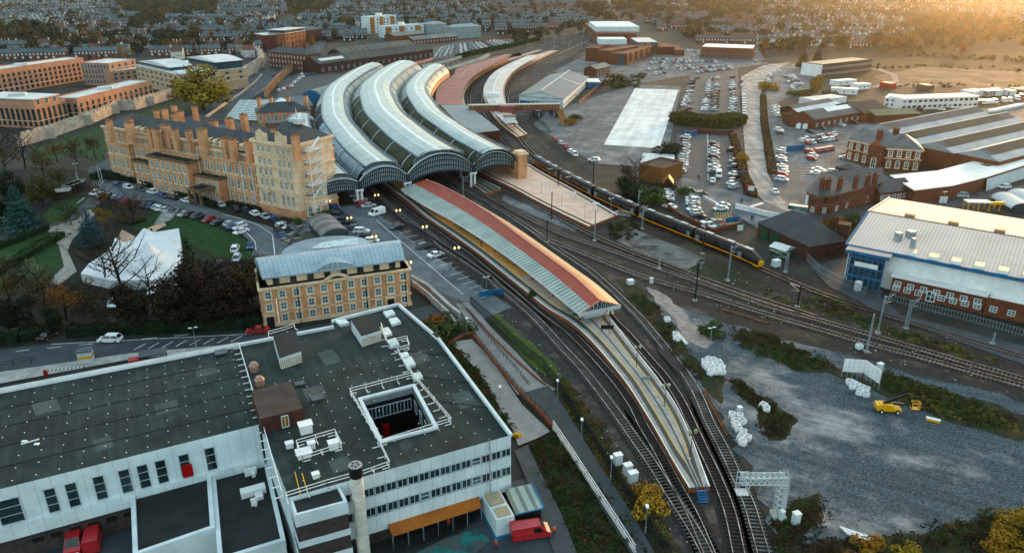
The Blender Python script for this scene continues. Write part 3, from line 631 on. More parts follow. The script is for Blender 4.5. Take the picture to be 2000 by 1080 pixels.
# ------------------------------------------------------------------ the black train
TBODY = mat('train_black', (.008, .009, .012), None, .4, .4, spec=.3)
TORG = mat('train_orange', (.85, .36, .02), None, 1, .4)
TQ = resample(spline([G(x, y, .0) for x, y in GT], n=8), .5)
nose = G(1483, 525); i0 = min(range(len(TQ)), key=lambda i: (TQ[i]-nose).length)
trn = thing('passenger_train', 'five car black passenger train with an orange waist stripe and yellow nose', 'train', TQ[i0-80])
SEC = [(-1.3, .55, 1), (-1.37, 1.0, 2), (-1.37, 1.3, 0), (-1.38, 1.95, 3), (-1.34, 2.75, 0), (-1.12, 3.5, 0), (-.6, 3.82, 0), (0, 3.9, 0)]
SEC = SEC + [(-x, z, m) for (x, z, m) in [SEC[i] for i in range(6, -1, -1)]]
CARM = [0, 2, 0, 3, 0, 0, 0, 0, 0, 0, 3, 0, 2, 0]
for c in range(5):
    s = i0-int(c*23.45/.5); e = s-int(22.7/.5); idx = list(range(s, e, -3))+[e]
    car = thing('carriage', None, None, TQ[(s+e)//2]); car.parent = trn; car.location = TQ[(s+e)//2]-trn.location
    mb = MB(); W_ = MB(); rows = []
    for k, i in enumerate(idx):
        d = (TQ[i+1]-TQ[i-1]).normalized(); nn = Vector((d.y, -d.x, 0)); dist = k*1.5
        f = 1.0; zf = 1.0; lift = 0
        if c == 0 and dist < 5:
            g_ = dist/5; f = .62+.38*math.sin(g_*math.pi/2); zf = .52+.48*math.sin(g_*math.pi/2)
        rows.append([TQ[i]+nn*(x*f)+Vector((0, 0, .55+(z-.55)*zf)) for x, z, m in SEC])
    for k in range(len(rows)-1):
        a, b = rows[k], rows[k+1]
        for j in range(len(SEC)-1):
            m = CARM[j]
            if m == 3:
                m = 0
                if 1 <= k < len(rows)-2 and k % 5 != 4:
                    o = (a[j]-TQ[idx[k]]); o.z = 0; o = o.normalized()*.03
                    W_.poly([a[j]+(b[j]-a[j])*.12+o, b[j]+(a[j]-b[j])*.12+o, b[j+1]+(a[j+1]-b[j+1])*.12+o, a[j+1]+(b[j+1]-a[j+1])*.12+o])
            if c == 0 and k == 0 and j in (0, 1, 12, 13): m = 1
            mb.poly([a[j], b[j], b[j+1], a[j+1]], m)
    mb.poly(rows[0][::-1], 1 if c == 0 else 0); mb.poly(rows[-1], 0)
    mb.build('body', [TBODY, YELP, TORG], car)
    W_.build('window_strip', GLASS, car)
    mb = MB()
    for off in (6, -6):
        q = TQ[idx[0]+(-off if off > 0 else 0)] if off > 0 else TQ[idx[-1]+6]; d = (TQ[idx[0]]-TQ[idx[-1]]).normalized()
        mb.box((q.x, q.y, .36), (3.4, 2.2, .5), math.atan2(d.y, d.x))
    mb.build('bogie', BLACK, car)
    for i in (idx[1] if c else idx[4], idx[-2]):
        mb = MB(); q = TQ[i]; d = (TQ[i+1]-TQ[i-1]).normalized(); mb.box((q.x, q.y, 1.32), (1.3, 2.8, 1.35), math.atan2(d.y, d.x)); mb.build('door', STEEL, car)
    mb = MB(); d = (TQ[idx[0]]-TQ[idx[-1]]).normalized()
    for f in (.2, .45, .75):
        q = TQ[idx[int(len(idx)*f)]]; mb.box((q.x, q.y, 3.84), (2.6, 1.1, .22), math.atan2(d.y, d.x))
    mb.build('roof_unit', STEEL, car)
    if c == 0:
        mb = MB(); r0, r1 = rows[1], rows[3]
        a = [r0[5], r0[9], r1[8], r1[6]]; u = Vector((0, 0, .06)); mb.poly([p+u for p in a]); mb.build('windscreen', GLASS, car)
        mb = MB(); p = rows[0]; d = (TQ[i0+1]-TQ[i0-1]).normalized()
        q = (p[0]+p[-1])/2+Vector((0, 0, .5))-0*d; mb.box((q.x+d.x*.1, q.y+d.y*.1, q.z), (.5, 1.5, .9), math.atan2(d.y, d.x)); mb.build('nose', YELP, car)
# ------------------------------------------------------------------ windows and simple building blocks
WM = {}
def wmesh(w, h, style):
    key = (round(w, 2), round(h, 2), style)
    if key in WM: return WM[key]
    fr, gl, fw, nx, nz, arch, sur = {
        'white': (WHITE, GLASSB, .12, 2, 2, 0, None), 'sash': (WHITE, GLASS, .12, 2, 2, 0, None), 'stone': (OFFW, GLASSB, .13, 2, 2, 0, SANDL),
        'arch': (OFFW, GLASSB, .13, 2, 2, 1, SANDL), 'dark': (BLACK, GLASS, .08, 1, 1, 0, None), 'strip': (STRUTS, GLASS, .09, 2, 1, 0, None),
        'tall': (STRUTS, GLASS, .09, 1, 3, 0, None), 'pale': (OFFW, GLASSB, .1, 1, 2, 0, None), 'warm': (OFFW, WARMG, .1, 2, 1, 0, None), 'brickarch': (WHITE, GLASS, .13, 2, 2, 1, SANDL),
        'door': (WHITE, TEAL, .15, 2, 2, 0, None), 'amber': (WHITE, WARMG, .12, 1, 1, 0, None)}[style]
    mb = MB()
    def bx(x0, x1, z0, z1, y, m): mb.prism([(x0, 0, 0), (x1, 0, 0), (x1, -y, 0), (x0, -y, 0)], z0, z1, m)
    H = w/2
    mb.poly([(-H, -.03, 0), (H, -.03, 0), (H, -.03, h), (-H, -.03, h)], 1)
    if arch: mb.poly([(-H, -.03, h)]+[(-H*math.cos(math.pi*k/6), -.03, h+H*.8*math.sin(math.pi*k/6)) for k in range(1, 6)]+[(H, -.03, h)], 1); mb.f[-1] = mb.f[-1][::-1]
    bx(-H, -H+fw, 0, h, .1, 0); bx(H-fw, H, 0, h, .1, 0); bx(-H, H, 0, fw, .11, 0); bx(-H, H, h-fw, h, .11, 0)
    for i in range(1, nx): x = -H+w*i/nx; bx(x-fw*.35, x+fw*.35, 0, h, .085, 0)
    for i in range(1, nz): z = h*i/nz; bx(-H, H, z-fw*.35, z+fw*.35, .08, 0)
    if sur:
        s = .22; bx(-H-s, -H, -.1, h+.1, .16, 2); bx(H, H+s, -.1, h+.1, .16, 2); bx(-H-s-.1, H+s+.1, -.3, 0, .3, 2)
        if not arch: bx(-H-s, H+s, h, h+.28, .2, 2)
        else:
            for k in range(6):
                a0, a1 = math.pi*k/6, math.pi*(k+1)/6
                mb.beam((-(H+.1)*math.cos(a0), -.1, h+(H+.1)*.8*math.sin(a0)), (-(H+.1)*math.cos(a1), -.1, h+(H+.1)*.8*math.sin(a1)), .26, .2, 2)
    o = mb.build('window', [fr, gl, sur or fr], None, (0, 0, 0)); me = o.data; bpy.data.objects.remove(o); WM[key] = me; return me
WCOUNT = {}
def win(t, p, ang, w, h, style, name='window'):
    c = WCOUNT[t.name] = WCOUNT.get(t.name, 0)+1
    me = wmesh(w, h, style)
    if c > 99:
        EXTRA.setdefault(t.name, []).append((me, p, ang)); return
    o = bpy.data.objects.new(name, me); COL.objects.link(o); o.parent = t; o.location = Vector(p)-WL(t); o.rotation_euler = (0, 0, ang); return o
EXTRA = {}
def flush_extra():
    for tn, L in EXTRA.items():
        t = bpy.data.objects[tn]; byme = {}
        mb = MB(); mats = []
        for me, p, ang in L:
            R = Matrix.Translation(p) @ Matrix.Rotation(ang, 4, 'Z'); b = len(mb.v)
            mb.v += [tuple(R @ v.co) for v in me.vertices]
            for f in me.polygons:
                m = me.materials[f.material_index]
                if m not in mats: mats.append(m)
                mb.f.append(tuple(b+i for i in f.vertices)); mb.m.append(mats.index(m)); mb.u.append(None)
        tag(mb.build('window', mats, t), kind='stuff')
def wins(t, A, B, z, w, h, n, style='white', pad=.5, jit=0, skip=()):
    d = B-A; L = d.length; d = d/L; ang = math.atan2(d.y, d.x); nn = Vector((d.y, -d.x, 0))*.01
    for i in range(n):
        if i in skip: continue
        s = L*(i+pad)/(n-1+2*pad) if n > 1 else L/2
        st = style if isinstance(style, str) else rnd.choice(style)
        win(t, A+d*s+nn+Vector((0, 0, z)), ang, w, h, st)
def rect(A, B, depth):
    A, B = xy(A), xy(B); d = (B-A).normalized(); n = Vector((-d.y, d.x, 0))   # n points away, to the left of A->B
    return [A, B, B+n*depth, A+n*depth]
def inset(R, k):                       # grow (k>0) or shrink a ring
    c = sum(R, Vector((0, 0, 0)))/len(R); out = []
    for i in range(len(R)):
        p, a, b = R[i], R[i-1], R[(i+1) % len(R)]
        u, v = (p-a).normalized(), (p-b).normalized(); s = abs(u.x*v.y-u.y*v.x) or 1
        out.append(p+(u+v)*(k/s))
    return out
def flatroof(t, R, z, m, par=0, pm=None, pw=.35, name='roof'):
    z += .03; mb = MB(); mb.prism(inset(R, .02), z-.3, z); r = mb.build(name, m, t)
    if par:
        mb = MB(); I = inset(R, -pw); O = inset(R, .05); n = len(R)
        for i in range(n):
            a, b, c, d = O[i], O[(i+1) % n], I[(i+1) % n], I[i]
            mb.poly([(a.x, a.y, z+par), (b.x, b.y, z+par), (c.x, c.y, z+par), (d.x, d.y, z+par)])
            mb.poly([(d.x, d.y, z), (d.x, d.y, z+par), (c.x, c.y, z+par), (c.x, c.y, z)])
            mb.poly([(a.x, a.y, z-.35), (b.x, b.y, z-.35), (b.x, b.y, z+par), (a.x, a.y, z+par)])
        mb.build('parapet', pm or m, t)
    return r
def pitched(t, R, z, zr, m, gable=None, hip=False, over=.4, along=0, name='roof', uvm=True):
    # R: 4 corners; ridge runs along edge 0 (along=0) or edge 1
    if along: R = R[1:]+R[:1]
    O = inset(R, over); a, b, c, d = [Vector((p.x, p.y, z)) for p in O]
    e, f = (a+d)/2, (b+c)/2; u = (f-e).normalized(); h = (a-d).length/2
    if hip: e, f = e+u*min(h, (f-e).length*.45), f-u*min(h, (f-e).length*.45)
    e = Vector((e.x, e.y, zr)); f = Vector((f.x, f.y, zr)); mb = MB()
    def q(p0, p1, p2, p3): L = (p1-p0).length; w = (p3-p0).length; mb.poly([p0, p1, p2, p3], 0, [(0, 0), (L, 0), (L, w), (0, w)])
    q(a, b, f, e); q(c, d, e, f)
    if hip: mb.poly([d, a, e]); mb.poly([b, c, f])
    mb.poly([a, d, c, b])
    r = mb.build(name, m, t)
    if not hip and gable:
        mb = MB(); A, B, C, D = [Vector((p.x, p.y, z)) for p in R]; E_, F_ = (A+D)/2, (B+C)/2
        k = zr-(zr-z)*.06
        mb.poly([D, A, Vector((E_.x, E_.y, k))]); mb.poly([B, C, Vector((F_.x, F_.y, k))]); mb.build('gable', gable, t)
    return r, e, f
def walls(t, R, z0, z1, m, name='wall'):
    mb = MB(); mb.prism(R, z0, z1); return mb.build(name, m, t)
def chimney(parent, p, z0, z1, w=1.2, d=.8, ang=0, m=None, pots=2):
    mb = MB(); mb.box((p[0], p[1], z0), (w, d, z1-z0), ang); mb.box((p[0], p[1], z1), (w+.3, d+.3, .25), ang, 1); mb.box((p[0], p[1], z1-.7), (w+.2, d+.2, .2), ang)
    for i in range(pots):
        x = (i+.5)/pots*w-w/2; mb.beam((p[0]+x*math.cos(ang), p[1]+x*math.sin(ang), z1+.2), (p[0]+x*math.cos(ang), p[1]+x*math.sin(ang), z1+.75), .28, n=6, mi=2)
    return mb.build('chimney', [m or BRICK, SANDD, TILE], parent)
def railing(name, label, P, h=1.1, step=2.0, m=None, cat='railing', pale=None, group=None, bars=(1, .55)):
    mb = MB(); Q = resample(P, step)
    for p in Q: mb.beam(p, p+Vector((0, 0, h)), .08)
    for a, b in zip(P[:-1], P[1:]):
        for k in bars: mb.beam(a+Vector((0, 0, h*k)), b+Vector((0, 0, h*k)), .08)
    return tag(mb.build(name, m or STEEL), label, cat, group)
# ------------------------------------------------------------------ the flat roofed mail depot building in the corner
ZP = 11.0
po = thing('sorting_office', 'large white panelled building with dark felt flat roofs, ribbon windows and a square light well', 'building', xy(G(700, 980)))
def gz(s, z): return [xy(G(x, y, z)) for x, y in PX(s)]
RW = gz('565,975 998,853 856,664 778,597 648,630 652,641 467,676 510,832', ZP)          # right wing
HOLE = gz('707,782 806,757 848,836 747,862', ZP)
mb = MB()
def v3(p, z): return Vector((p.x, p.y, z))
for i in range(len(RW)):
    a, b = RW[i], RW[(i+1) % len(RW)]
    if i not in (0,): mb.poly([v3(a, 0), v3(b, 0), v3(b, ZP), v3(a, ZP)])
mb.build('wall', OFFW, po)
mb = MB(); r = [v3(p, ZP) for p in RW]; h = [v3(p, ZP) for p in HOLE]     # roof sheet round the light well: h0 back-left, h1 back-right, h2 front-right, h3 front-left
mb.poly([r[0], r[1], h[2], h[3]]); mb.poly([r[1], r[2], h[1], h[2]]); mb.poly([r[2], r[3], r[4], r[5], r[6], h[0], h[1]]); mb.poly([r[6], r[7], r[0], h[3], h[0]])
mb.build('roof', FELT, po)
mb = MB()                                                                # light well walls, rim and floor
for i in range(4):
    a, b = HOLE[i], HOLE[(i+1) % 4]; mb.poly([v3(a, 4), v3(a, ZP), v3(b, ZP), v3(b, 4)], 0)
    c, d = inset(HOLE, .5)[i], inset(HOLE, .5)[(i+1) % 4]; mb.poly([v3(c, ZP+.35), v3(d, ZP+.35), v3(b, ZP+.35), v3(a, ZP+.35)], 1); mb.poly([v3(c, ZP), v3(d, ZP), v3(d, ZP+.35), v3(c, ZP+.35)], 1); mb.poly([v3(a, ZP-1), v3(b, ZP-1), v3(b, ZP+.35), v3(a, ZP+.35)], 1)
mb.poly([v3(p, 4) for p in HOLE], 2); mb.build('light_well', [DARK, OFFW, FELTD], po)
mb = MB(); c = (HOLE[2]+HOLE[3])/2*.7+(HOLE[0]+HOLE[1])/2*.3; mb.box((c.x, c.y, 4), (5, 3, 1.4), .45); mb.build('well_skylight', GLASSB, po)
c = (HOLE[0]*.6+HOLE[1]*.4); mb = MB(); mb.box((c.x+.2, c.y-.3, 4.0), (1.0, .3, 2.1), .45); mb.build('red_door', REDP, po)
a, b = HOLE[0], HOLE[1]
wins(po, a+(b-a)*.1, a+(b-a)*.95, 7.4, 1.15, 1.9, 6, 'strip'); wins(po, HOLE[1], HOLE[2], 7.4, 1.5, 1.9, 4, 'strip')
A, B = RW[0], RW[1]; d = (B-A).normalized(); L = (B-A).length; nn = Vector((d.y, -d.x, 0)); rz = math.atan2(d.y, d.x)
mb = MB()                                                                # front of the right wing: panel bands, recessed glass line, brick base
for z0, z1, m, o in ((9.35, ZP+.3, 0, 0), (7.95, 9.35, 1, -.15), (6.3, 7.95, 0, 0), (4.8, 6.3, 1, -.15), (2.2, 4.8, 0, .05), (0, 2.2, 2, -.6)):
    p, q = A+nn*o, B+nn*o; mb.poly([v3(p, z0), v3(q, z0), v3(q, z1), v3(p, z1)], m)
    if o >= 0: mb.poly([v3(p, z0), v3(A-nn*.7, z0), v3(B-nn*.7, z0), v3(q, z0)], m)
PANF = mat('panel_front', (.64, .69, .69), (.54, .6, .61), .3, .5, big=.12, stripe=(rz, 1.55, .035, .45), c3=(.5, .53, .52), c3sc=.35, c3w=(.6, .75))
mb.build('front', [PANF, DARK, BBRICK], po)
A2, B2 = A+nn*-.1, B+nn*-.1
wins(po, A2, B2, 8.0, 1.38, 1.3, 20, ('strip', 'strip', 'pale', 'strip', 'strip', 'strip')); wins(po, A2, B2, 4.85, 1.38, 1.4, 20, ('strip', 'strip', 'strip', 'pale'))
a, b = A+d*(L*.42), A+d*(L*.74); wins(po, a-nn*.55, b-nn*.55, .9, 1.25, 1.0, 7, 'amber')
for i, (p, q) in enumerate(((1, 2), (2, 3), (3, 4), (5, 6))):            # parapet and edge rails
    a, b = RW[p], RW[q]; mb = MB(); mb.beam(v3(a, ZP+.25), v3(b, ZP+.25), .45, .5); mb.build('parapet', OFFW, po)
q = RW[2]; mb = MB(); e = (RW[3]-RW[2]).normalized(); mb.beam(v3(q, 9.2), v3(q+e*2, 9.2), .5, 4.6); mb.build('upstand', WHITE, po)
# left wing
ZL = 10.8
LW = gz('-260,1022 505,831 467,677 -260,818', ZL); LW[0], LW[1] = LW[0], LW[1]
mb = MB(); mb.prism(LW, 9.6, ZL-.02); mb.prism(inset(LW, -.06), 0, 9.6, 1); mb.build('wall', [OFFW, BBRICK], po)
mb = MB(); mb.poly([v3(p, ZL+.02) for p in LW]); mb.build('roof', FELT, po)
A, B = LW[0], LW[1]; d = (B-A).normalized(); L = (B-A).length; nn = Vector((d.y, -d.x, 0)); rz2 = math.atan2(d.y, d.x)
def sx(x, y=930): # distance along the left front for a photo column
    best = min(range(600), key=lambda i: abs(((lambda w: 1000+FPX*w[0]/(w[1]*CP+(CAMZ-9)*SP))(A+d*(L*i/600)))-x)); return L*best/600
mb = MB()
for z0, z1, m, o in ((9.6, ZL+.25, 0, .12), (5.6, 9.6, 0, .1), (3.6, 5.6, 0, .5)):
    p, q = A+nn*o, B+nn*o; q = q-d*(0 if z0 > 5 else 0); mb.poly([v3(p, z0), v3(q, z0), v3(q, z1), v3(p, z1)], m)
    if o == .5: mb.poly([v3(A, z1), v3(p, z1), v3(q, z1), v3(B, z1)], m); mb.poly([v3(A, z0), v3(B, z0), v3(q, z0), v3(p, z0)], m)
mb.build('front', mat('panel_front_west', (.64, .7, .7), (.54, .6, .61), .3, .5, big=.12, stripe=(rz2, 1.75, .03, .4)), po)
for x in (10, 93, 133, 187, 237, 273, 308, 354, 405):
    s = sx(x+4); win(po, v3(A+d*s+nn*.12, 5.75), rz2, 1.35 if x > 20 else 2.6, 3.7, 'tall')
mb = MB(); s = sx(360); q = A+d*s+nn*.25; mb.box((q.x, q.y, 5.8), (1.3, .2, 1.9), rz2); mb.build('red_panel', REDP, po)
for s in range(1, 11): mb = MB(); q = A+d*(L*.3+s*2.1); mb.box((q.x+nn.x*.05, q.y+nn.y*.05, 2.0), (1.2, .2, .55), rz2); mb.build('base_vent', DARK, po)
for x, y, w, h in ((495, 962, 3.2, .9), (490, 925, 1.6, 1.0), (497, 985, .8, 1.1), (487, 915, 1.2, .8)): q = G(x, y, 4.3); mb = MB(); mb.box((q.x, q.y, 4.2), (w, w*.4, h), .45); mb.box((q.x+w*.3, q.y-w*.2, 4.2), (w*.3, w*.5, h*.6), .45); mb.build('duct', WHITE, po)
a, b = LW[3], LW[2]; mb = MB(); mb.beam(v3(a, ZL+.2), v3(b, ZL+.2), .5, .5); mb.beam(v3(a, ZL+.55), v3(b, ZL+.55), .12, .5); mb.build('parapet', WHITE, po)
# low roofs in front
LOW = gz('262,958 520,905 560,1045 410,1015 395,1040 262,1085', 4.6)
for s, z in (('257,965 412,930 420,1035 262,1090', 4.6), ('414,930 520,895 558,1060 428,1100', 4.2)):
    R = gz(s, z); mb = MB(); mb.prism(R, 0, z); mb.build('low_wall', OFFW, po); flatroof(po, R, z, FELTD, .5, OFFW, .5, name='low_roof')
# stair tower
R = gz('567,978 662,951 678,983 577,1010', 10.6); 
mb = MB(); mb.prism(R, 0, 10.6); mb.build('stair_tower_wall', BBRICK, po); flatroof(po, R, 10.65, FELTD, .25, OFFW, .3, name='stair_tower_roof')
mb = MB()
for z0, z1 in ((9.2, 10.55), (6.0, 6.9), (3.0, 3.9)): mb.prism(inset(R, .08), z0, z1)
mb.build('stair_tower_band', OFFW, po)
a, b = R[0], R[1]
if (b-a).x < 0: a, b = b, a
for z in (7.0, 4.0, 1.0): win(po, v3(a+(b-a)*.13, z), math.atan2((b-a).y, (b-a).x), 1.3, 2.1, 'tall')
# huts on the roof
def roofbox(s, z, z0, m, top, name):
    R = gz(s, z); mb = MB(); mb.prism(R, z0, z, 0, 1); return mb.build(name, [m, top], po), R
_, R = roofbox('533,655 578,645 588,686 546,700', ZP+2.0, ZP, OFFW, FELTD, 'roof_hut'); 
_, R2 = roofbox('685,625 724,612 744,645 706,657', ZP+2.0, ZP, OFFW, FELTD, 'roof_hut')
LOUV = mat('louvre', (.62, .58, .48), (.5, .47, .4), .5, .7, stripe=(.45, .3, .4, .5))
for R_ in (R, R2):
    a, b = R_[3], R_[2]; mb = MB(); o = Vector((.02, -.12, 0)); mb.poly([v3(a+o, ZP+.1), v3(b+o, ZP+.1), v3(b+o, ZP+1.5), v3(a+o, ZP+1.5)]); mb.build('louvre', LOUV, po)
_, R = roofbox('490,763 568,744 592,797 508,818', ZP+2.4, ZP, DBRICK, mat('rusty_felt', (.12, .08, .065), (.07, .055, .05), .3, .9), 'plant_room')
a, b = R[3], R[2]
if (b-a).x < 0: a, b = b, a
win(po, v3(a+(b-a)*.55+Vector((.03, -.1, 0)), ZP+.2), .45, 1.0, 1.9, 'warm')
mb = MB()
for s in ('748,608 766,604 772,612 754,617', '759,622 775,619 783,628 765,633', '743,642 758,638 766,650 750,655', '756,664 772,659 780,671 763,677', '786,701 803,695 812,710 795,717', '803,730 820,725 826,735 808,741', '655,625 673,622 683,630 665,634', '780,690 795,686 800,694 786,699'):
    R = gz(s, ZP+.5); mb = MB(); mb.prism(R, ZP, ZP+.5); mb.build('rooflight', mat('rooflight_dome', (.62, .68, .66), (.45, .5, .48), 1, .4), po)
for x, y, w, h in ((598, 843, 1.6, 1.3), (594, 890, 1.7, .7), (609, 875, .9, .9), (652, 875, 1.2, 1.0), (617, 932, .8, .6), (566, 873, .9, .7), (586, 752, 1.2, .3), (620, 780, 1.5, .3), (432, 690, 1.6, .2)):
    q = G(x, y, ZP); mb = MB(); mb.box((q.x, q.y, ZP), (w, w*.8, h), .45); mb.box((q.x, q.y, ZP+h), (w*1.2, w*.95, .12), .45); mb.build('roof_vent', WHITE if h > .35 else SLATEG, po)
for x, y in ((497, 724), (508, 752)):
    q = G(x, y, ZP); mb = MB(); mb.beam((q.x, q.y, ZP), (q.x, q.y, ZP+1.0), 1.3, n=10, w2=1.4); mb.beam((q.x, q.y, ZP+1), (q.x, q.y, ZP+1.5), 1.6, n=10, w2=.9); mb.build('roof_cowl', mat('copper_cowl', (.45, .27, .2), None, 1, .5), po)
def rrail(s, z=ZP, h=1.0, closed=False):
    P = [v3(p, z+.02) for p in gz(s, z)]
    if closed: P.append(P[0])
    mb = MB()
    for a, b in zip(P[:-1], P[1:]):
        for k in (.55, 1): mb.beam(a+Vector((0, 0, h*k)), b+Vector((0, 0, h*k)), .075)
        n = max(1, int((b-a).length/2))
        dd = (b-a).normalized(); q = Vector((dd.y, -dd.x, 0))
        for i in range(n+1):
            p = a+(b-a)*(i/n); mb.beam(p, p+Vector((0, 0, h)), .075); mb.beam(p+Vector((0, 0, .05)), p+q*1.0+Vector((0, 0, .05)), .1, .1)
    mb.build('roof_rail', WHITE, po)
rrail('468,680 512,828 552,970'); rrail('684,770 806,738 882,828 742,872', closed=True); rrail('742,872 762,913 700,935'); rrail('580,872 655,850 669,878 592,902', closed=True)
rrail('745,640 757,676 795,666 800,683 776,690 806,738'); rrail('525,658 560,648 576,642'); rrail('560,975 640,950 690,936')
for x0, y0, x1, y1 in ((576, 922, 588, 970), (590, 925, 602, 966)):
    mb = MB(); mb.beam(v3(gz(f'{x0},{y0}', ZP)[0], ZP+.1), v3(gz(f'{x1},{y1}', ZP)[0], ZP+.1), .1); mb.build('roof_pipe', YELP, po)
# small pale anchors scattered in a grid over the felt
mb = MB()
for s in range(0, 16):
    for k in range(0, 9):
        p = LW[1]+(LW[0]-LW[1])*((s+.5)/17)+(LW[2]-LW[1])*((k+.5)/9); 
        mb.box((p.x, p.y, ZL), (.12, .12, .1)); 
for s in range(1, 14):
    for k in range(1, 11):
        p = RW[0]+(RW[1]-RW[0])*(s/14)+(RW[2]-RW[1])*(k/11)
        if not (HOLE[3].x-1 < p.x < HOLE[1].x+2 and HOLE[3].y-2 < p.y < HOLE[1].y+2): mb.box((p.x, p.y, ZP), (.12, .12, .1))
tag(mb.build('roof_anchor', WHITE, po), kind='stuff')
PATCH = mat('felt_patch', (.1, .125, .115), (.06, .08, .073), .5, .8); mb = MB()
for k in range(1, 5):
    a, b = LW[0]+(LW[3]-LW[0])*(k/5), LW[1]+(LW[2]-LW[1])*(k/5); mb.beam(v3(a, ZL+.03), v3(b, ZL+.03), .25, .1)
a, b, c_, e_ = RW[0], RW[1], RW[2], RW[6]
for k in (.3, .62): mb.beam(v3(a+(e_-a)*k, ZP+.02), v3(a+(e_-a)*k+(HOLE[3]-a)*.55-(e_-a)*.12, ZP+.02), .22, .1)
for k in (.25, .5, .8): mb.beam(v3(HOLE[1]+(b-HOLE[1])*.15+(c_-b)*(k-.3), ZP+.02), v3(b+(c_-b)*k, ZP+.02), .22, .1)
tag(mb.build('felt_joint', FELTD, po), kind='stuff')
for s in '60,790 110,778 118,800 70,812', '300,790 345,780 350,800 306,812', '620,690 650,682 668,706 636,716', '590,760 630,750 640,775 600,786', '880,770 915,762 935,790 900,800', '640,900 680,890 690,915 652,925', '800,690 830,684 842,705 812,713', '380,720 420,712 425,728 384,738', '180,860 215,850 222,872 188,884':
    z = ZL if int(s.split(',')[0]) < 460 else ZP; mb = MB(); mb.poly([v3(p, z+.035) for p in gz(s, z)][::-1]); mb.build('felt_patch', PATCH, po)
q = gz('60,865', ZL)[0]; mb = MB(); mb.beam((q.x-1, q.y-.4, ZL+.1), (q.x+.9, q.y+.5, ZL+.3), .15); mb.box((q.x-1, q.y+.3, ZL), (.7, .4, .15)); mb.box((q.x+1, q.y-.3, ZL), (.6, .4, .15)); mb.build('aerial', WHITE, po)
q = gz('548,650', ZP)[0]; mb = MB(); mb.beam((q.x, q.y, ZP+2), (q.x, q.y, ZP+6.5), .14, n=6); mb.build('flagpole', WHITE, po)
mb = MB(); q = xy(RW[1])*.56+xy(RW[0])*.44; a = RW[0]+(RW[1]-RW[0])*.885+Vector((.2, -.3, 0)); mb.beam(v3(a, 1), v3(a, ZP+1), .16, n=6); mb.build('flue_pipe', STEEL, po)
# chimney
c = G(713, 1100); t = thing('boiler_chimney', 'tall round pale concrete chimney with a black cap in front of the white building', 'chimney', c)
mb = MB(); N = 20
CHM = mat('chimney_concrete', (.68, .65, .56), (.5, .48, .42), .5, .85, c3=(.2, .19, .17), c3sc=.8, c3w=(.6, .75))
mb.beam((c.x, c.y, 0), (c.x, c.y, 13.6), 1.62, n=N, w2=1.5)
for i in range(6): z = 2+i*2.1; mb.beam((c.x, c.y, z), (c.x, c.y, z+.08), 1.64, n=N)
mb.build('shaft', [CHM, SANDD], t, smooth=False)
mb = MB(); mb.beam((c.x, c.y, 13.6), (c.x, c.y, 15.1), 1.62, n=N); mb.build('cap', BLACK, t)
mb = MB(); mb.beam((c.x, c.y, 15.1), (c.x, c.y, 15.2), 1.66, n=N)
for k in range(5): mb.beam((c.x+.4*math.cos(k*1.256), c.y+.4*math.sin(k*1.256), 15.2), (c.x+.4*math.cos(k*1.256), c.y+.4*math.sin(k*1.256), 15.24), .3, n=8, mi=1)
mb.build('flue', [CONC, BLACK], t)
# ------------------------------------------------------------------ sandstone office block with the zinc roof
A, B = xy(G(518, 640)), xy(G(803, 596)); R = rect(A, B, 11.5)
ob = thing('office_block', 'orange sandstone office block with curved zinc roof and attic of dark windows', 'office building', (A+B)/2)
ZO = 8.9
walls(ob, R, 0, ZO, SAND)
mb = MB(); mb.prism(inset(R, .45), ZO-.5, ZO); mb.prism(inset(R, .18), 2.8, 3.0); mb.prism(inset(R, .2), 0, .9); mb.build('cornice', SANDL, ob)
I = [R[0]+(R[2]-R[0])*.03, R[1]+(R[3]-R[1])*.03, R[2], R[3]]; walls(ob, inset(I, -.8), ZO, 10.8, SANDL, 'attic')
mb = MB(); O = inset(I, .2); a, b, c, d = [v3(p, 10.9) for p in O]; K = 10
for k in range(K):
    t0, t1 = k/K, (k+1)/K; z0, z1 = 10.9+2*math.sin(math.pi*t0)**.8 if 0 < t0 < 1 else 10.9, 10.9+2*math.sin(math.pi*t1)**.8 if 0 < t1 < 1 else 10.9
    p0, p1, q0, q1 = a+(d-a)*t0, a+(d-a)*t1, b+(c-b)*t0, b+(c-b)*t1; L = (b-a).length
    f = lambda p, z: Vector((p.x, p.y, z)); w = (d-a).length/K
    mb.poly([f(p0, z0), f(q0, z0), f(q1, z1), f(p1, z1)], 0, [(0, k*w), (L, k*w), (L, k*w+w), (0, k*w+w)])
for p, q in ((a, d), (b, c)): mb.poly([p+(q-p)*(k/K)+Vector((0, 0, 2*max(0, math.sin(math.pi*k/K))**.8 if 0 < k < K else 0)) for k in range(K+1)])
mb.prism(O, 10.6, 10.9); zr_ = mb.build('roof', ZINC, ob)
mb = MB(); m_ = a+(b-a)*.5; u = (b-a).normalized(); v = (d-a).normalized()
for k in range(8):
    s0, s1 = -4.5+9*k/8, -4.5+9*(k+1)/8; h0, h1 = 1.5*math.cos(s0/4.5*math.pi/2), 1.5*math.cos(s1/4.5*math.pi/2)
    p, q = m_+u*s0, m_+u*s1; mb.poly([p+v*.1+Vector((0, 0, h0)), q+v*.1+Vector((0, 0, h1)), q+v*4+Vector((0, 0, h1*.8+.5)), p+v*4+Vector((0, 0, h0*.8+.5))], 0, [(s0, 0), (s1, 0), (s1, 4), (s0, 4)]); mb.poly([p+v*.1, q+v*.1, q+v*.1+Vector((0, 0, h1)), p+v*.1+Vector((0, 0, h0))], 0)
mb.build('dormer', ZINC, ob)
n = 11
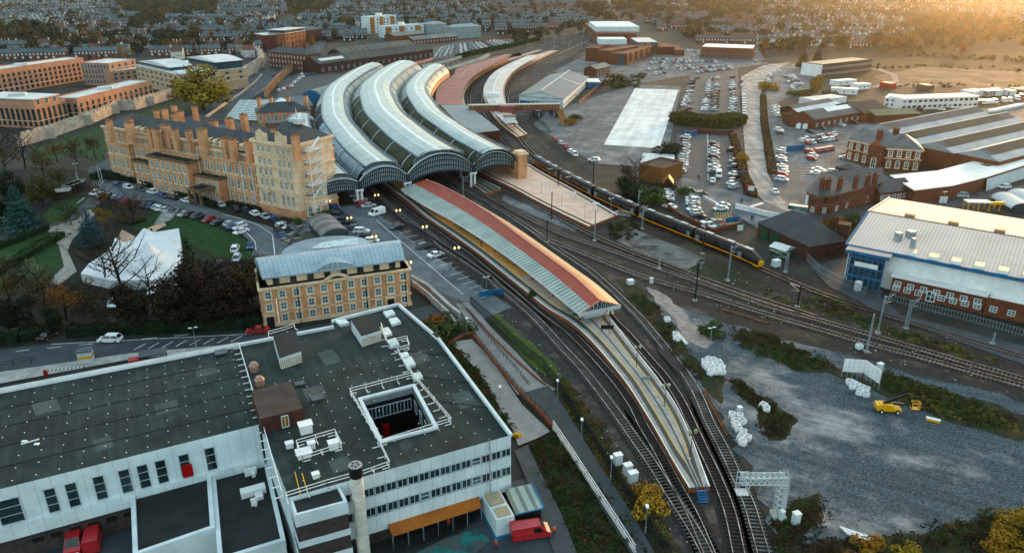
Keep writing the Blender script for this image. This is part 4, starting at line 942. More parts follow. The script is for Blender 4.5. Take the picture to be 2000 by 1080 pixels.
wins(ob, R[0], R[1], 6.3, 1.25, 1.6, n, 'stone'); wins(ob, R[0], R[1], 3.6, 1.25, 1.6, n, 'stone'); wins(ob, R[0], R[1], .9, 1.25, 1.6, n, 'stone', skip=(0, 9))
J = inset(I, -.8); wins(ob, J[0], J[1], 9.0, 1.3, 1.4, 8, 'dark')
wins(ob, R[1], R[2], 6.2, 1.2, 1.8, 2, 'stone'); wins(ob, R[1], R[2], 3.5, 1.2, 1.8, 2, 'stone'); wins(ob, R[3], R[0], 6.2, 1.2, 1.8, 3, 'stone'); wins(ob, R[3], R[0], 3.5, 1.2, 1.8, 3, 'stone')
d = (R[1]-R[0]).normalized(); rz = math.atan2(d.y, d.x)
for s in (.04, .855):
    q = R[0]+(R[1]-R[0])*s; mb = MB(); mb.box((q.x+d.y*.1, q.y-d.x*.1, 0), (2.2, .3, 2.9), rz, 0); mb.box((q.x+d.y*.3, q.y-d.x*.3, 0), (1.5, .3, 2.4), rz, 1); mb.build('door', [SANDL, DARK], ob)
for s in (.235, .69, .97):
    q = R[0]+(R[1]-R[0])*s; mb = MB(); mb.beam((q.x+d.y*.15, q.y-d.x*.15, 0), (q.x+d.y*.15, q.y-d.x*.15, ZO), .18); mb.build('drainpipe', BLACK, ob)
mb = MB()
for k in range(10):
    s0, s1 = .42+.16*k/10, .42+.16*(k+1)/10; h0, h1 = 1.0*math.sin(math.pi*k/10), 1.0*math.sin(math.pi*(k+1)/10); p, q = R[0]+(R[1]-R[0])*s0, R[0]+(R[1]-R[0])*s1
    mb.beam((p.x+d.y*.2, p.y-d.x*.2, ZO+h0-.1), (q.x+d.y*.2, q.y-d.x*.2, ZO+h1-.1), .5, .5)
mb.build('pediment', SANDL, ob)
# ------------------------------------------------------------------ round pavilion roof, terrace and vault
c = xy(G(625, 520)); c0 = G(646, 487, 4.0)
t = thing('round_pavilion', 'low drum shaped pavilion with a ribbed zinc cone roof and glazed lantern', 'pavilion', xy(c0))
mb = MB(); P = []
for k in range(25): a = math.radians(55+200*k/24); P.append(Vector((c0.x+11.5*math.cos(a), c0.y+10.5*math.sin(a), 0)))
P += [Vector((c0.x+8, c0.y-9, 0)), Vector((c0.x+11, c0.y+1, 0))]
mb.prism(P, 0, 3.6); mb.build('wall', SANDL, t)
mb = MB(); pk = Vector((c0.x+1, c0.y, 5.0)); Q = inset(P, .0)
for a, b in zip(P, P[1:]+P[:1]):
    L = (b-a).length; a_, b_ = v3(a+(a-xy(pk)).normalized()*.5, 3.65), v3(b+(b-xy(pk)).normalized()*.5, 3.65); mb.poly([a_, b_, pk], 0, [(0, 0), (L, 0), (L/2, 8)])
mb.poly([v3(p, 3.6) for p in P]); mb.build('roof', ZINC, t)
mb = MB(); u = Vector((.93, .36, 0)); w_ = Vector((-.36, .93, 0))
for k in range(16):
    s = -3+9*k/16; mb.poly([pk+u*s-w_*1.3+Vector((0, 0, .15)), pk+u*(s+.45)-w_*1.3+Vector((0, 0, .15)), pk+u*(s+.45)+w_*1.1+Vector((0, 0, .9)), pk+u*s+w_*1.1+Vector((0, 0, .9))])
for k in range(7):
    a0, a1 = math.pi*(.5+k/7), math.pi*(.5+(k+.8)/7); mb.poly([pk-u*3+w_*.9+Vector((0, 0, .9)), pk-u*(3-2.4*math.cos(a0))-w_*(-1.0+2.3*0)+w_*(1.2*math.sin(a0)-1)+Vector((0, 0, .2)), pk-u*(3-2.4*math.cos(a1))+w_*(1.2*math.sin(a1)-1)+w_+Vector((0, 0, .2))])
mb.build('lantern', mat('lantern_strip', (.66, .74, .72), (.5, .58, .57), .8, .4), t)
def vault(name, label, A, B, wd, z0, z1, m, wm, cat='shelter'):
    t = thing(name, label, cat, (xy(A)+xy(B))/2); A, B = xy(A), xy(B); d = (B-A).normalized(); n = Vector((-d.y, d.x, 0)); L = (B-A).length; K = 8
    mb = MB(); pts = [(-wd/2*math.cos(math.pi*k/K), z0+(z1-z0)*math.sin(math.pi*k/K)) for k in range(K+1)]
    for (x0, h0), (x1, h1) in zip(pts[:-1], pts[1:]): mb.poly([v3(A+n*x0, h0), v3(B+n*x0, h0), v3(B+n*x1, h1), v3(A+n*x1, h1)], 0, [(0, 0), (L, 0), (L, 1), (0, 1)])
    mb.build('roof', m, t); mb = MB()
    for q in (A, B): mb.poly([v3(q+n*x, h-.03) for x, h in pts])
    mb.prism([A+n*wd*.46, B+n*wd*.46, B-n*wd*.46, A-n*wd*.46], 0, z0); mb.build('wall', wm, t); return t
vault('vaulted_link', 'barrel vaulted link building with dull red and grey roof stripes beside the round pavilion', G(628, 447), G(658, 478), 7.5, 2.6, 4.6, mat('vault_sheet', (.3, .3, .3), (.25, .2, .19), .3, .5, uvs=[(0, 4.4, .45, .35)]), TEAL, 'building')
area('terrace', PX('590,455 645,432 665,455 640,470 590,500 545,545 535,540 560,500'), .08, mat('mossy_paving', (.14, .14, .1), (.08, .085, .07), .4, .9))
for i, (x, y) in enumerate(((597, 433), (588, 446), (617, 449), (572, 459), (603, 455), (567, 463), (555, 470), (563, 475), (580, 470))):
    q = G(x, y); mb = MB(); mb.box((q.x, q.y, .7), (2.6 if i == 1 else 1.5, .8, .08), .9); mb.box((q.x, q.y, 0), (.4, .4, .7), .9)
    for s in (-.75, .75): mb.box((q.x+s*-.78, q.y+s*.62, .4), (1.5, .3, .06), .9); mb.box((q.x+s*-.78, q.y+s*.62, 0), (.3, .2, .4), .9)
    tag(mb.build('picnic_table', mat('pale_wood', (.4, .34, .28), None, 1, .8)), 'wooden bench table standing on the mossy terrace beside the round pavilion', 'table', 'terrace tables')
mb = MB(); a, b = G(650, 455), G(538, 545)
P = [G(x, y) for x, y in PX('598,440 575,468 555,500 535,545')]; railing('terrace_railing', 'dark railing down the edge of the terrace steps by the hotel drive', P, 1.1, 1.5, BLACK)
mb = MB()
for i in range(14): q = G(552, 545)+(G(566, 505)-G(552, 545))*(i/14); mb.box((q.x, q.y, .02+i*.16), (4.5, .45, .16), .6)
tag(mb.build('terrace_steps', CONC), 'flight of stone steps climbing from the drive to the pavilion terrace', 'steps')
# ------------------------------------------------------------------ grand hotel
hA, hB = xy(G(231, 345)), xy(G(508, 404)); hd = (hB-hA).normalized(); hn = Vector((-hd.y, hd.x, 0)); HL = (hB-hA).length; hz = math.atan2(hd.y, hd.x)
hot = thing('grand_hotel', 'grand sandstone hotel with many tall chimneys, slate roofs and a corner tower facing the gardens', 'hotel', (hA+hB)/2)
def hp(s, o=0): return hA+hd*s+hn*o            # s metres along the front, o metres behind it
def hblock(s0, s1, o0, o1, z, m=SAND, name='wall', corn=True, bands=(3.6, 8.6, 13.2)):
    R = [hp(s0, o0), hp(s1, o0), hp(s1, o1), hp(s0, o1)]; walls(hot, R, 0, z, m, name)
    if corn:
        mb = MB(); mb.prism(inset(R, .5), z-.7, z-.1); 
        for b in bands:
            if b < z-1: mb.prism(inset(R, .16), b, b+.3)
        mb.build('cornice', SANDL, hot)
    return R
R = hblock(0, HL, 0, 14, 16.4); pitched(hot, inset(R, -.6), 16.4, 21.2, SLATE, hip=True)
mb = MB()
for s in range(2, int(HL)-1, 1):
    if 12 < s < HL-14: p = hp(s, .0); mb.box((p.x, p.y, 16.4), (.25, .25, 1.0), hz)
mb.beam(v3(hp(12, 0), 17.4), v3(hp(HL-1, 0), 17.4), .35, .25); mb.build('balustrade', SANDL, hot)
rows = ((.9, 1.1, 1.7, 'stone'), (4.6, 1.25, 2.7, 'arch'), (9.4, 1.2, 2.2, 'arch'), (13.6, 1.05, 1.6, 'stone'))
for z, w, h, st in rows: wins(hot, hp(13, 0), hp(HL-1, 0), z, w, h, 20, st)
R = hblock(0, 12.5, -1.8, 14, 18.6); pitched(hot, inset(R, -.5), 18.6, 22.0, SLATE, hip=True)
for z, w, h, st in rows+((16.3, 1.0, 1.5, 'stone'),): wins(hot, hp(1, -1.8), hp(11.5, -1.8), z, w, h, 4, st)
wins(hot, hp(0, 14), hp(0, -1.8), 9.4, 1.2, 2.2, 4, 'arch'); wins(hot, hp(0, 14), hp(0, -1.8), 4.6, 1.2, 2.6, 4, 'arch'); wins(hot, hp(0, 14), hp(0, -1.8), 13.6, 1.0, 1.6, 4, 'stone')
R = hblock(28, 46, -.9, 14, 18.4); pitched(hot, inset(R, -.6), 18.4, 22.6, SLATE, hip=True)
for z, w, h, st in rows+((16.2, 1.0, 1.5, 'stone'),): wins(hot, hp(28.5, -.9), hp(45.5, -.9), z, w, h, 7, st)
def bay(s0, s1, o, z, n, zs):
    R = [hp(s0, o), hp(s1, o), hp(s1, 0), hp(s0, 0)]; walls(hot, R, 0, z, SAND, 'bay'); flatroof(hot, inset(R, .35), z+.15, FELTD, .35, SANDD, .3, 'bay_roof')
    for zz, h in zs: wins(hot, hp(s0+.4, o), hp(s1-.4, o), zz, 1.2, h, n, 'arch')
bay(15, 27, -3.0, 8.2, 4, ((1.0, 1.9), (4.6, 2.6))); bay(27, 46.5, -5.2, 11.8, 7, ((.8, 1.8), (4.2, 2.6), (8.2, 2.3))); bay(46.5, 58, -3.4, 7.6, 4, ((.8, 1.9), (4.0, 2.4)))
R = [hp(50, -9.5), hp(56, -9.5), hp(56, -3.4), hp(50, -3.4)]; flatroof(hot, R, 4.8, FELTD, .6, SANDD, .3, 'porch_roof')
for s, o in ((50.4, -9.1), (55.6, -9.1), (53, -9.1)): mb = MB(); p = hp(s, o); mb.box((p.x, p.y, 0), (.7, .7, 4.5), hz); mb.build('porch_pillar', SANDD, hot)
# corner tower
tA, tB = xy(G(511, 413)), xy(G(588, 430)); td = (tB-tA).normalized(); tn = Vector((-td.y, td.x, 0)); TL = (tB-tA).length
R = [tA, tB, tB+tn*16, tA+tn*16]; walls(hot, R, 0, 22.4, SANDL, 'tower_wall')
mb = MB()
for z, k, h in ((2.6, .25, .5), (7.8, .35, .6), (11.2, .2, .3), (14.6, .3, .5), (18.0, .25, .4), (21.6, .6, .8)): mb.prism(inset(R, k), z, z+h)
mb.build('cornice', SANDL, hot)
mb = MB(); mb.prism(inset(R, .12), 0, 2.4); mb.build('tower_plinth', SAND, hot)
pitched(hot, inset(R, -.8), 22.4, 27.2, SLATE, hip=True)
for z, h, w in ((3.5, 3.4, 1.0), (8.7, 2.3, 1.0), (12.0, 2.2, .95), (15.3, 2.0, .95), (18.9, 1.9, .9)):
    for a, b in ((.07, .45), (.56, .93)): wins(hot, tA+td*TL*a, tA+td*TL*b, z, w, h, 3, 'stone')
    wins(hot, tB+tn*1, tB+tn*7, z, w, h, 1, 'stone')
mb = MB()
for s in (.27, .74):
    p = tA+td*TL*s-tn*.1; mb.box((p.x, p.y, 22.4), (4, .8, 2.2), hz); mb.poly([v3(p-td*2.2-tn*.5, 24.6), v3(p+td*2.2-tn*.5, 24.6), v3(p-tn*.5, 26)])
mb.build('dormer', SANDL, hot)
mb = MB(); c = tA+td*TL*.6+tn*9; mb.box((c.x, c.y, 26.4), (4, 3, 1.4), hz); mb.beam((c.x, c.y, 27), (c.x, c.y, 31), .7, n=6, w2=.1); mb.build('roof_turret', STRUTS, hot)
# white iron fire escape on the tower's far side
mb = MB(); p0 = tB+td*1.6+tn*6
for k in range(6):
    z = 3+k*3.4
    mb.box((p0.x, p0.y, z), (2.4, 5.5, .15), hz)
    for h in (.6, 1.1):
        mb.beam(v3(p0+td*1.2-tn*2.7, z+h), v3(p0+td*1.2+tn*2.7, z+h), .1); mb.beam(v3(p0-td*1.0-tn*2.7, z+h), v3(p0+td*1.2-tn*2.7, z+h), .1)
    mb.beam(v3(p0+td*.8-tn*2.2, z), v3(p0+td*.8+tn*2.2, z+3.4), .8, .15)
    for s in range(12): q = p0+td*1.2+tn*(-2.7+s*.49); mb.beam(v3(q, z), v3(q, z+1.1), .05)
for a, b in ((1.2, -2.7), (1.2, 2.7)): q = p0+td*a+tn*b; mb.beam(v3(q, 0), v3(q, 22), .16)
mb.build('fire_escape', WHITE, hot)
# rear ranges
for s0, s1, o0, o1, z, zr in ((2, 13, 14, 38, 13, 17.5), (26, 38, 14, 34, 13.5, 18), (50, 60, 14, 36, 13, 17.5), (60, 76, 17, 30, 14, 18), (4, 30, 36, 46, 11, 15)):
    R = hblock(s0, s1, o0, o1, z, corn=False); pitched(hot, R, z, zr, SLATE if s0 != 26 else SLATEG, hip=True, along=0 if (s1-s0) > (o1-o0) else 1)
c = hp(44, 22); mb = MB(); mb.box((c.x, c.y, 0), (12, 12, 12), hz); mb.build('rear_block', SANDD, hot)
mb = MB(); mb.beam((c.x, c.y, 12.02), (c.x, c.y, 15.5), 9, n=8, w2=.8); mb.build('glass_dome', GLASSB, hot)
for x, y, w, h in ((216, 246, 1.6, 6), (254, 250, 3.0, 5.5), (256, 244, 2.4, 6), (307, 222, 1.6, 4.5), (323, 218, 2, 4), (342, 214, 1.8, 5), (354, 224, 2, 4.5), (312, 240, 2.4, 3.5), (342, 230, 1.8, 5), (383, 222, 1.6, 7), (293, 257, 2.4, 4.2), (306, 259, 2.6, 4.2), (326, 257, 3.4, 6), (344, 262, 1.8, 5), (371, 265, 1.8, 5), (397, 268, 3.6, 7), (418, 241, 3.2, 4), (449, 235, 3, 3.5), (477, 229, 2.8, 4), (441, 278, 2.2, 4.5), (455, 280, 2.4, 4.5), (486, 284, 2.0, 5), (539, 262, 2.4, 4.5), (578, 278, 2.0, 5.5)):
    zb = 18.5 if y < 290 else 18; zb = 22.5 if x > 500 else zb; q = G(x, y+8, zb); chimney(hot, (q.x, q.y), zb-4, zb+h*.55, w*.95, 1.4, hz+(0 if w > 2.2 else math.pi/2), SAND, 3 if w > 2 else 2)
mb = MB()                                                     # small gabled dormers along the eaves
for s in list(range(14, 28, 3))+list(range(47, int(HL)-1, 3)):
    p = hp(s, 1.4); mb.box((p.x, p.y, 16.6), (1.2, 1.4, 1.5), hz); mb.poly([v3(hp(s-.8, .6), 18.1), v3(hp(s+.8, .6), 18.1), v3(hp(s, .6), 19)]); mb.poly([v3(hp(s-.8, .6), 18.1), v3(hp(s, .6), 19), v3(hp(s, 3.5), 19)]); mb.poly([v3(hp(s, .6), 19), v3(hp(s+.8, .6), 18.1), v3(hp(s, 3.5), 19)])
tag(mb.build('eaves_dormer', SANDL, hot))
mb = MB()
for s in (13.2, 27.5, 46.8, 58.5, 65, 70): p = hp(s, -.15 if s not in (27.5, 46.8) else -1); mb.beam(v3(p, 0), v3(p, 16), .2)
mb.build('drainpipe', WHITE, hot)
for x, y in ((531, 404), (571, 412)):                            # two lit wall lamps at the foot of the tower
    q = xy(G(x, y+6))-tn*.3; mb = MB(); mb.beam(v3(q, .1), v3(q, 1.2), .25, n=6); mb.build('floodlight', LAMPG, hot)
    pld = bpy.data.lights.new('floodlight', 'POINT'); pld.energy = 900; pld.color = (1, .55, .15); pld.shadow_soft_size = .3; plo = bpy.data.objects.new('floodlight_glow', pld); COL.objects.link(plo); plo.location = v3(q-tn*.7, 1.3)
# ------------------------------------------------------------------ octagonal stone kiosk
c = xy(G(613, 420)); t = thing('stone_kiosk', 'small octagonal sandstone kiosk with arched windows at the foot of the hotel tower', 'kiosk', c)
P = [c+Vector((3.2*math.cos(math.pi/8+math.pi*k/4), 3.2*math.sin(math.pi/8+math.pi*k/4), 0)) for k in range(8)]
walls(t, P, 0, 6.2, SANDL); mb = MB(); mb.prism(inset(P, .3), 4.6, 5.0); mb.prism(inset(P, .35), 6.2, 6.8, 0, 1); mb.build('parapet', [SANDL, SLATEG], t)
for i in range(8): wins(t, P[i], P[(i+1) % 8], .6, 1.2, 2.6, 1, 'arch')
# ------------------------------------------------------------------ general building maker
def bld(name, label, A, B, depth, h, wm, roof='flat', zr=0, rm=None, W=(), S=(), S2=(), Bk=(), cat='building', along=0, group=None, par=0, pm=None, base=None, over=.4):
    A = xy(G(*A)) if isinstance(A, tuple) else xy(A); B = xy(G(*B)) if isinstance(B, tuple) else xy(B); R = rect(A, B, depth)
    t = thing(name, label, cat, (R[0]+R[2])/2, group); walls(t, R, 0, h, wm)
    if roof == 'flat': flatroof(t, inset(R, .15 if not par else 0), h+.15, rm, par, pm or wm)
    else: pitched(t, R, h, zr, rm, wm, roof == 'hip', over, along)
    for z, w, hh, n, st in W: wins(t, R[0], R[1], z, w, hh, n, st)
    for z, w, hh, n, st in S: wins(t, R[1], R[2], z, w, hh, n, st)
    for z, w, hh, n, st in S2: wins(t, R[3], R[0], z, w, hh, n, st)
    return t, R
def gt(x, y, z): return xy(G(x, y, z))
# station offices behind the hotel
t, R = bld('station_offices', 'two storey sandstone station offices with slate hip roof between hotel and train shed', gt(500, 222, 9), gt(606, 216, 9), 13, 9, SAND, 'hip', 12.5, SLATE, W=((5.4, 1.3, 2.2, 7, 'arch'),), cat='station building')
for s in (.08, .3, .62, .95): p = R[0]+(R[1]-R[0])*s+(R[3]-R[0])*.5; chimney(t, (p.x, p.y), 9, 14.5, 1.6, 1.2, 0, SAND)
c = gt(537, 240, 9); mb = MB(); P = [c+Vector((4*math.cos(math.pi*k/4+.4), 4*math.sin(math.pi*k/4+.4), 0)) for k in range(8)]; mb.prism(P, 0, 9.5, 0, 1); mb.build('round_bay', [SANDD, SLATE], t)
R = [gt(*p, 6) for p in PX('440,232 470,196 526,196 503,236')]; t = thing('glass_concourse_roof', 'striped glass concourse roof with pale bars beside the station offices', 'glass roof', R[0])
mb = MB(); mb.prism(R, 5.7, 6); mb.build('glass', mat('concourse_glass', (.16, .26, .3), (.1, .17, .2), .3, .25), t)
mb = MB()
for k in range(13): a = R[0]+(R[1]-R[0])*(k/12); b = R[3]+(R[2]-R[3])*(k/12); mb.beam(v3(a, 6.1), v3(b, 6.1), .3, .15)
for k in range(4): a = R[0]+(R[3]-R[0])*(k/3); b = R[1]+(R[2]-R[1])*(k/3); mb.beam(v3(a, 6.1), v3(b, 6.1), .3, .15)
mb.build('glazing_bar', STRUTS, t); walls(t, inset(R, -.3), 0, 5.7, SANDD)
R = [gt(*p, 7) for p in PX('590,186 600,176 620,168 636,174 640,196 618,192')]; t = thing('blue_gable', 'dark blue boarded end of a low canopy left of the train shed', 'canopy end', R[0])
a, b = gt(591, 187, 3), gt(634, 196, 3); mb = MB(); K = 10
for k in range(K):
    h0, h1 = 4+3.0*math.sin(math.pi*k/K), 4+3.0*math.sin(math.pi*(k+1)/K); p, q = a+(b-a)*(k/K), a+(b-a)*((k+1)/K); w = Vector((.35, .94, 0))*22
    mb.poly([v3(p, 0), v3(q, 0), v3(q, h1), v3(p, h0)], 0); mb.poly([v3(p, h0), v3(q, h1), v3(q+w, h1), v3(p+w, h0)], 1)
mb.build('screen', [BLUEP, HAUNG], t)
R = [gt(*p, 5) for p in PX('512,194 600,186 612,206 520,206')]; t = thing('low_station_roof', 'low dark felt roofs with a white pyramid rooflight beside the blue canopy end', 'low roof', R[0]); walls(t, R, 0, 4.6, SANDD); flatroof(t, R, 4.8, mat('blue_felt', (.14, .18, .2), (.09, .12, .135), .2, .7))
c = gt(549, 204, 5); mb = MB(); mb.beam((c.x, c.y, 4.8), (c.x, c.y, 8.2), 10, n=4, w2=.2); mb.build('pyramid_rooflight', WHITE, t)
# ------------------------------------------------------------------ city wall with battlements
def city_wall(label, P, h, th=2.2, group='lengths of the old city wall'):
    Q = resample([xy(G(*p)) for p in P], 3.2); t = thing('city_wall', label, 'city wall', Q[len(Q)//2], group); mb = MB()
    A, B = offs(Q, -th/2), offs(Q, th/2)
    for i in range(len(Q)-1):
        mb.poly([v3(B[i], 0), v3(B[i+1], 0), v3(B[i+1], h), v3(B[i], h)]); mb.poly([v3(A[i], 0), v3(A[i], h), v3(A[i+1], h), v3(A[i+1], 0)]); mb.poly([v3(A[i], h), v3(B[i], h), v3(B[i+1], h), v3(A[i+1], h)])
    for i in (0, -1): mb.poly([v3(A[i], 0), v3(B[i], 0), v3(B[i], h), v3(A[i], h)])
    mb.build('wall', LIME, t); mb = MB()
    for i in range(len(Q)-1):
        d = (Q[i+1]-Q[i]); p = B[i]*.6+B[i+1]*.4; mb.box((p.x, p.y, h), (d.length*.62, .6, 1.1), math.atan2(d.y, d.x))
    mb.build('battlements', LIME, t)
    for i in range(5, len(Q), 9):
        p = B[i]; mb = MB(); mb.box((p.x, p.y, 0), (4, 2.4, h+.2), .6); mb.build('buttress', LIME, t)
city_wall('battlemented limestone city wall below the brick apartments', PX('40,286 95,270 140,254 190,236 232,216 262,215 330,194 352,186'), 4.6)
city_wall('battlemented limestone city wall curving past the yellow tree to the bridge road', PX('424,176 450,166 475,155 500,140 514,128 505,112 470,108'), 7.0)
mb = MB(); P = [xy(G(*p)) for p in PX('395,238 430,212 470,186 500,162 512,148')]
for a, b in zip(P[:-1], P[1:]): mb.beam(v3(a, .7), v3(b, .7), .5, 1.4)
tag(mb.build('road_parapet', LIME), 'pale stone parapet wall running up beside the bridge road', 'parapet wall')
P = [xy(G(*p)) for p in PX('520,190 540,165 560,146 572,138')]; t = thing('ramp_wall', 'brown retaining wall with piers carrying the bridge road above the parked cars', 'retaining wall', P[1])
mb = MB()
for a, b in zip(P[:-1], P[1:]): mb.beam(v3(a, 4.2), v3(b, 4.2), 1.0, 1.2); mb.beam(v3(a, 2), v3(b, 2), .3, 4)
mb.build('beam', SANDD, t)
for p in resample(P, 7): mb = MB(); mb.box((p.x, p.y, 0), (1.5, 1.5, 4.4), .7); mb.build('pier', SAND, t)
# ------------------------------------------------------------------ brick apartments and offices by the city wall
ap = 'brick apartment blocks behind the city wall'
PALE = mat('pale_flat_roof', (.62, .62, .6), (.5, .51, .5), .1, .7, big=.12)
PBR = mat('pinkish_brick', (.5, .29, .2), (.4, .22, .15), .6, .85, big=.12)
def apt(label, A, B, depth, h, n, ns, lv=4, setback=True):
    zz = [(1.0+(h-3.2-1.0)*k/(lv-1) if setback else 1.0+(h-2.6)*k/lv, 1.5, 1.9, n, 'dark') for k in range(lv)]
    t, R = bld('apartment_block', label, A, B, depth, h, PBR, 'flat', 0, PALE, W=zz, S=[(z, w, q, ns, s) for z, w, q, _, s in zz], S2=[(z, w, q, ns, s) for z, w, q, _, s in zz], group=ap, par=.5)
    if setback: I = inset(R, -1.8); mb = MB(); mb.prism(I, h, h+2.8); mb.build('penthouse', PBR, t); flatroof(t, inset(I, .5), h+3.0, PALE); wins(t, I[0], I[1], h+.2, 2.0, 2.2, max(3, n//2), 'pale')
    c = (R[0]+R[2])/2; mb = MB(); mb.box((c.x, c.y, h+(3 if setback else .2)), (7, 4, 1.2), .4); mb.build('roof_plant', PALE, t)
    mb = MB(); mb.prism(inset(R, .1), 3.2, 3.5); mb.build('string_course', SANDL, t)
    return t, R
def aptB(label, A, B, depth, h, n, ns, lv): return apt(label, A, B, depth, h, n, ns, lv, False)
C1 = xy(G(78, 252)); R1_ = xy(G(137, 237))
apt('brick apartment block at the picture edge with long many windowed side and white roof', C1, R1_, 34, 10, 6, 12, 4)
aptB('long low brick apartment block directly behind the battlemented wall', gt(150, 196, 9.5), gt(296, 160, 9.5), 13, 9.8, 14, 4, 3)
aptB('tallest brick apartment block with stepped white roof, behind the other two', gt(-60, 148, 13), gt(163, 116, 13), 14, 13.4, 22, 4, 4)
t, R = bld('glazed_office', 'brick framed block with tall glazed bays at the end of the apartments', gt(212, 126, 13), gt(264, 117, 13), 20, 13, PBR, 'flat', 0, PALE, W=[(z, 2.2, 2.3, 4, 'strip') for z in (1, 4.1, 7.2, 10.2)], S2=[(z, 1.4, 2.3, 9, 'strip') for z in (1, 4.1, 7.2, 10.2)], par=.4, cat='office building')
bld('glazed_annexe', 'lower brick annexe with a white roof in front of the glazed block', gt(218, 142, 8.5), gt(291, 133, 8.5), 12, 8.5, PBR, 'flat', 0, PALE, W=[(z, 2.4, 2.0, 6, 'strip') for z in (1, 3.6, 6)], par=.4, cat='office building')
BEIGE = mat('beige_stone', (.55, .38, .25), (.46, .31, .2), .4, .85, big=.1)
A, B = gt(264, 128, 12), gt(347, 146, 12)
t, R = bld('beige_office', 'large beige stone office with curved grey roofs and long dark window bands', A, B, 42, 12, BEIGE, 'flat', 0, PALE, W=[(z, 2.6, 1.7, 9, 'strip') for z in (3.2, 6.2, 9.2)], S=[(z, 2.2, 1.6, 5, 'strip') for z in (6.2, 9.2)], cat='office building')
for s0, s1, q0, q1, z in ((.0, .75, .05, .4, 12.2), (.35, 1.0, .55, .97, 14.5), (.75, 1.0, .05, .3, 9.4)):
    P = [R[0]+(R[1]-R[0])*s+(R[3]-R[0])*q for s, q in ((s0, q0), (s1, q0), (s1, q1), (s0, q1))]; walls(t, inset(P, -.8), z-2.5 if z > 13 else z-.5, z+2, TEAL, 'clerestory')
    mb = MB(); a, b, c, d = P; K = 8
    for k in range(K):
        t0, t1 = k/K, (k+1)/K; z0, z1 = z+2+1.8*math.sin(math.pi*t0), z+2+1.8*math.sin(math.pi*t1)
        mb.poly([v3(a+(b-a)*t0, z0), v3(a+(b-a)*t1, z1), v3(d+(c-d)*t1, z1), v3(d+(c-d)*t0, z0)])
        mb.poly([v3(a+(b-a)*t0, z+1.9), v3(a+(b-a)*t1, z+1.9), v3(a+(b-a)*t1, z1), v3(a+(b-a)*t0, z0)])
    mb.build('curved_roof', PALE, t)
for z in (5.6, 8.6): mb = MB(); mb.prism(inset(R, .12), z, z+.25); mb.build('string_course', SANDL, t)
# ------------------------------------------------------------------ old brick sheds and offices behind the station
DSL = mat('stained_dark_roof', (.075, .085, .08), (.04, .05, .046), .09, .7, big=.35, c3=(.11, .12, .07), c3sc=.06, c3w=(.52, .65))
t, R = bld('goods_shed', 'long dark roofed brick goods shed with a white rooflight near its gable', (625, 145), (846, 113), 17, 6.5, DBRICK, 'gable', 10.8, DSL, W=((1.2, 1.5, 2.4, 20, 'pale'),), cat='shed')
a = R[0]+(R[1]-R[0])*.03; b = R[0]+(R[1]-R[0])*.22; n_ = (R[3]-R[0]).normalized(); mb = MB(); mb.poly([v3(a+n_*2.5, 8.0), v3(b+n_*2.5, 8.0), v3(b+n_*5.2, 9.4), v3(a+n_*5.2, 9.4)]); mb.build('rooflight', PALE, t)
t, R = bld('striped_shed', 'brick shed with pale stripes of roof glazing behind the long goods shed', gt(668, 106, 6), gt(812, 88, 6), 16, 6, DBRICK, 'gable', 9.6, mat('striped_roof', (.16, .18, .15), (.1, .12, .1), .2, .7, uvs=[(0, 6, .45, .5)]), cat='shed')
t, R = bld('brick_railway_offices', 'tall old red brick offices with rows of white sash windows beside the shed gable', (527, 133), (600, 141), 14, 11.5, BRICK, 'hip', 15, SLATE, W=[(z, 1.1, 1.8, 12, 'white') for z in (1, 4.6, 8.2)], cat='office building')
for s in (.2, .5, .8): p = R[0]+(R[1]-R[0])*s+(R[3]-R[0])*.5; chimney(t, (p.x, p.y), 12, 18, 1.6, 1.2, 0, BRICK)
bld('brick_rear_wing', 'low brick wing with a mottled grey roof between the offices and the goods shed', gt(592, 112, 6.5), gt(622, 106, 6.5), 16, 6.5, OBRICK, 'gable', 9.5, SLATEG, W=((3, 1, 1.6, 4, 'white'),))
t, R = bld('orange_office', 'square orange brick office with a grid of dark windows and glazed top floor', (560, 99), (599, 92), 17, HT(580, 95, 63), OBRICK, 'flat', 0, PALE, W=[(z, 1.6, 1.8, 5, 'dark') for z in (1.5, 5, 8.5, 12)], S=[(z, 1.6, 1.8, 4, 'dark') for z in (1.5, 5, 8.5, 12)], cat='office building')
I = inset(R, -.8); h = HT(580, 95, 63); walls(t, I, h, h+2.6, TEAL, 'top_floor'); flatroof(t, inset(I, 1.0), h+2.8, PALE, name='top_roof')
bld('dark_red_office', 'dark red brick office wing with a blank end beside the square orange block', (520, 100), (548, 98), 22, h-1, mat('maroon_brick', (.2, .06, .04), (.15, .05, .035), .4, .8), 'flat', 0, PALE, cat='office building')
bld('brick_hall', 'dark brick hall with a shallow dark roof behind the orange office', (596, 84), (629, 80), 24, 11, DBRICK, 'gable', 13.5, SLATE)
ORP = mat('orange_render', (.42, .2, .06), (.33, .15, .05), .2, .8)
for lab, A, B, dp, h in (('white block of flats with orange bays and a raised stair top, farther back', (722, 67), (775, 62), 12, 17), ('white block of flats with orange bays standing nearer the sheds', (750, 75), (828, 70), 11, 11)):
    t, R = bld('flats', lab, A, B, dp, h, OFFW, 'flat', 0, PALE, W=[(z, 1.8, 1.5, 8, 'dark') for z in [1+3*k for k in range(int(h/3))]], cat='flats', par=.4)
    for s in (.12, .45, .85):
        p = R[0]+(R[1]-R[0])*s; mb = MB(); d = (R[1]-R[0]).normalized(); mb.box((p.x+d.y*.2, p.y-d.x*.2, .5), ((R[1]-R[0]).length*.13, .5, h-1), math.atan2(d.y, d.x)); mb.build('orange_bay', ORP, t)
    c = (R[0]+R[2])/2; mb = MB(); mb.box((c.x, c.y, h), (6, 5, 3), 0); mb.build('stair_top', WHITE, t)
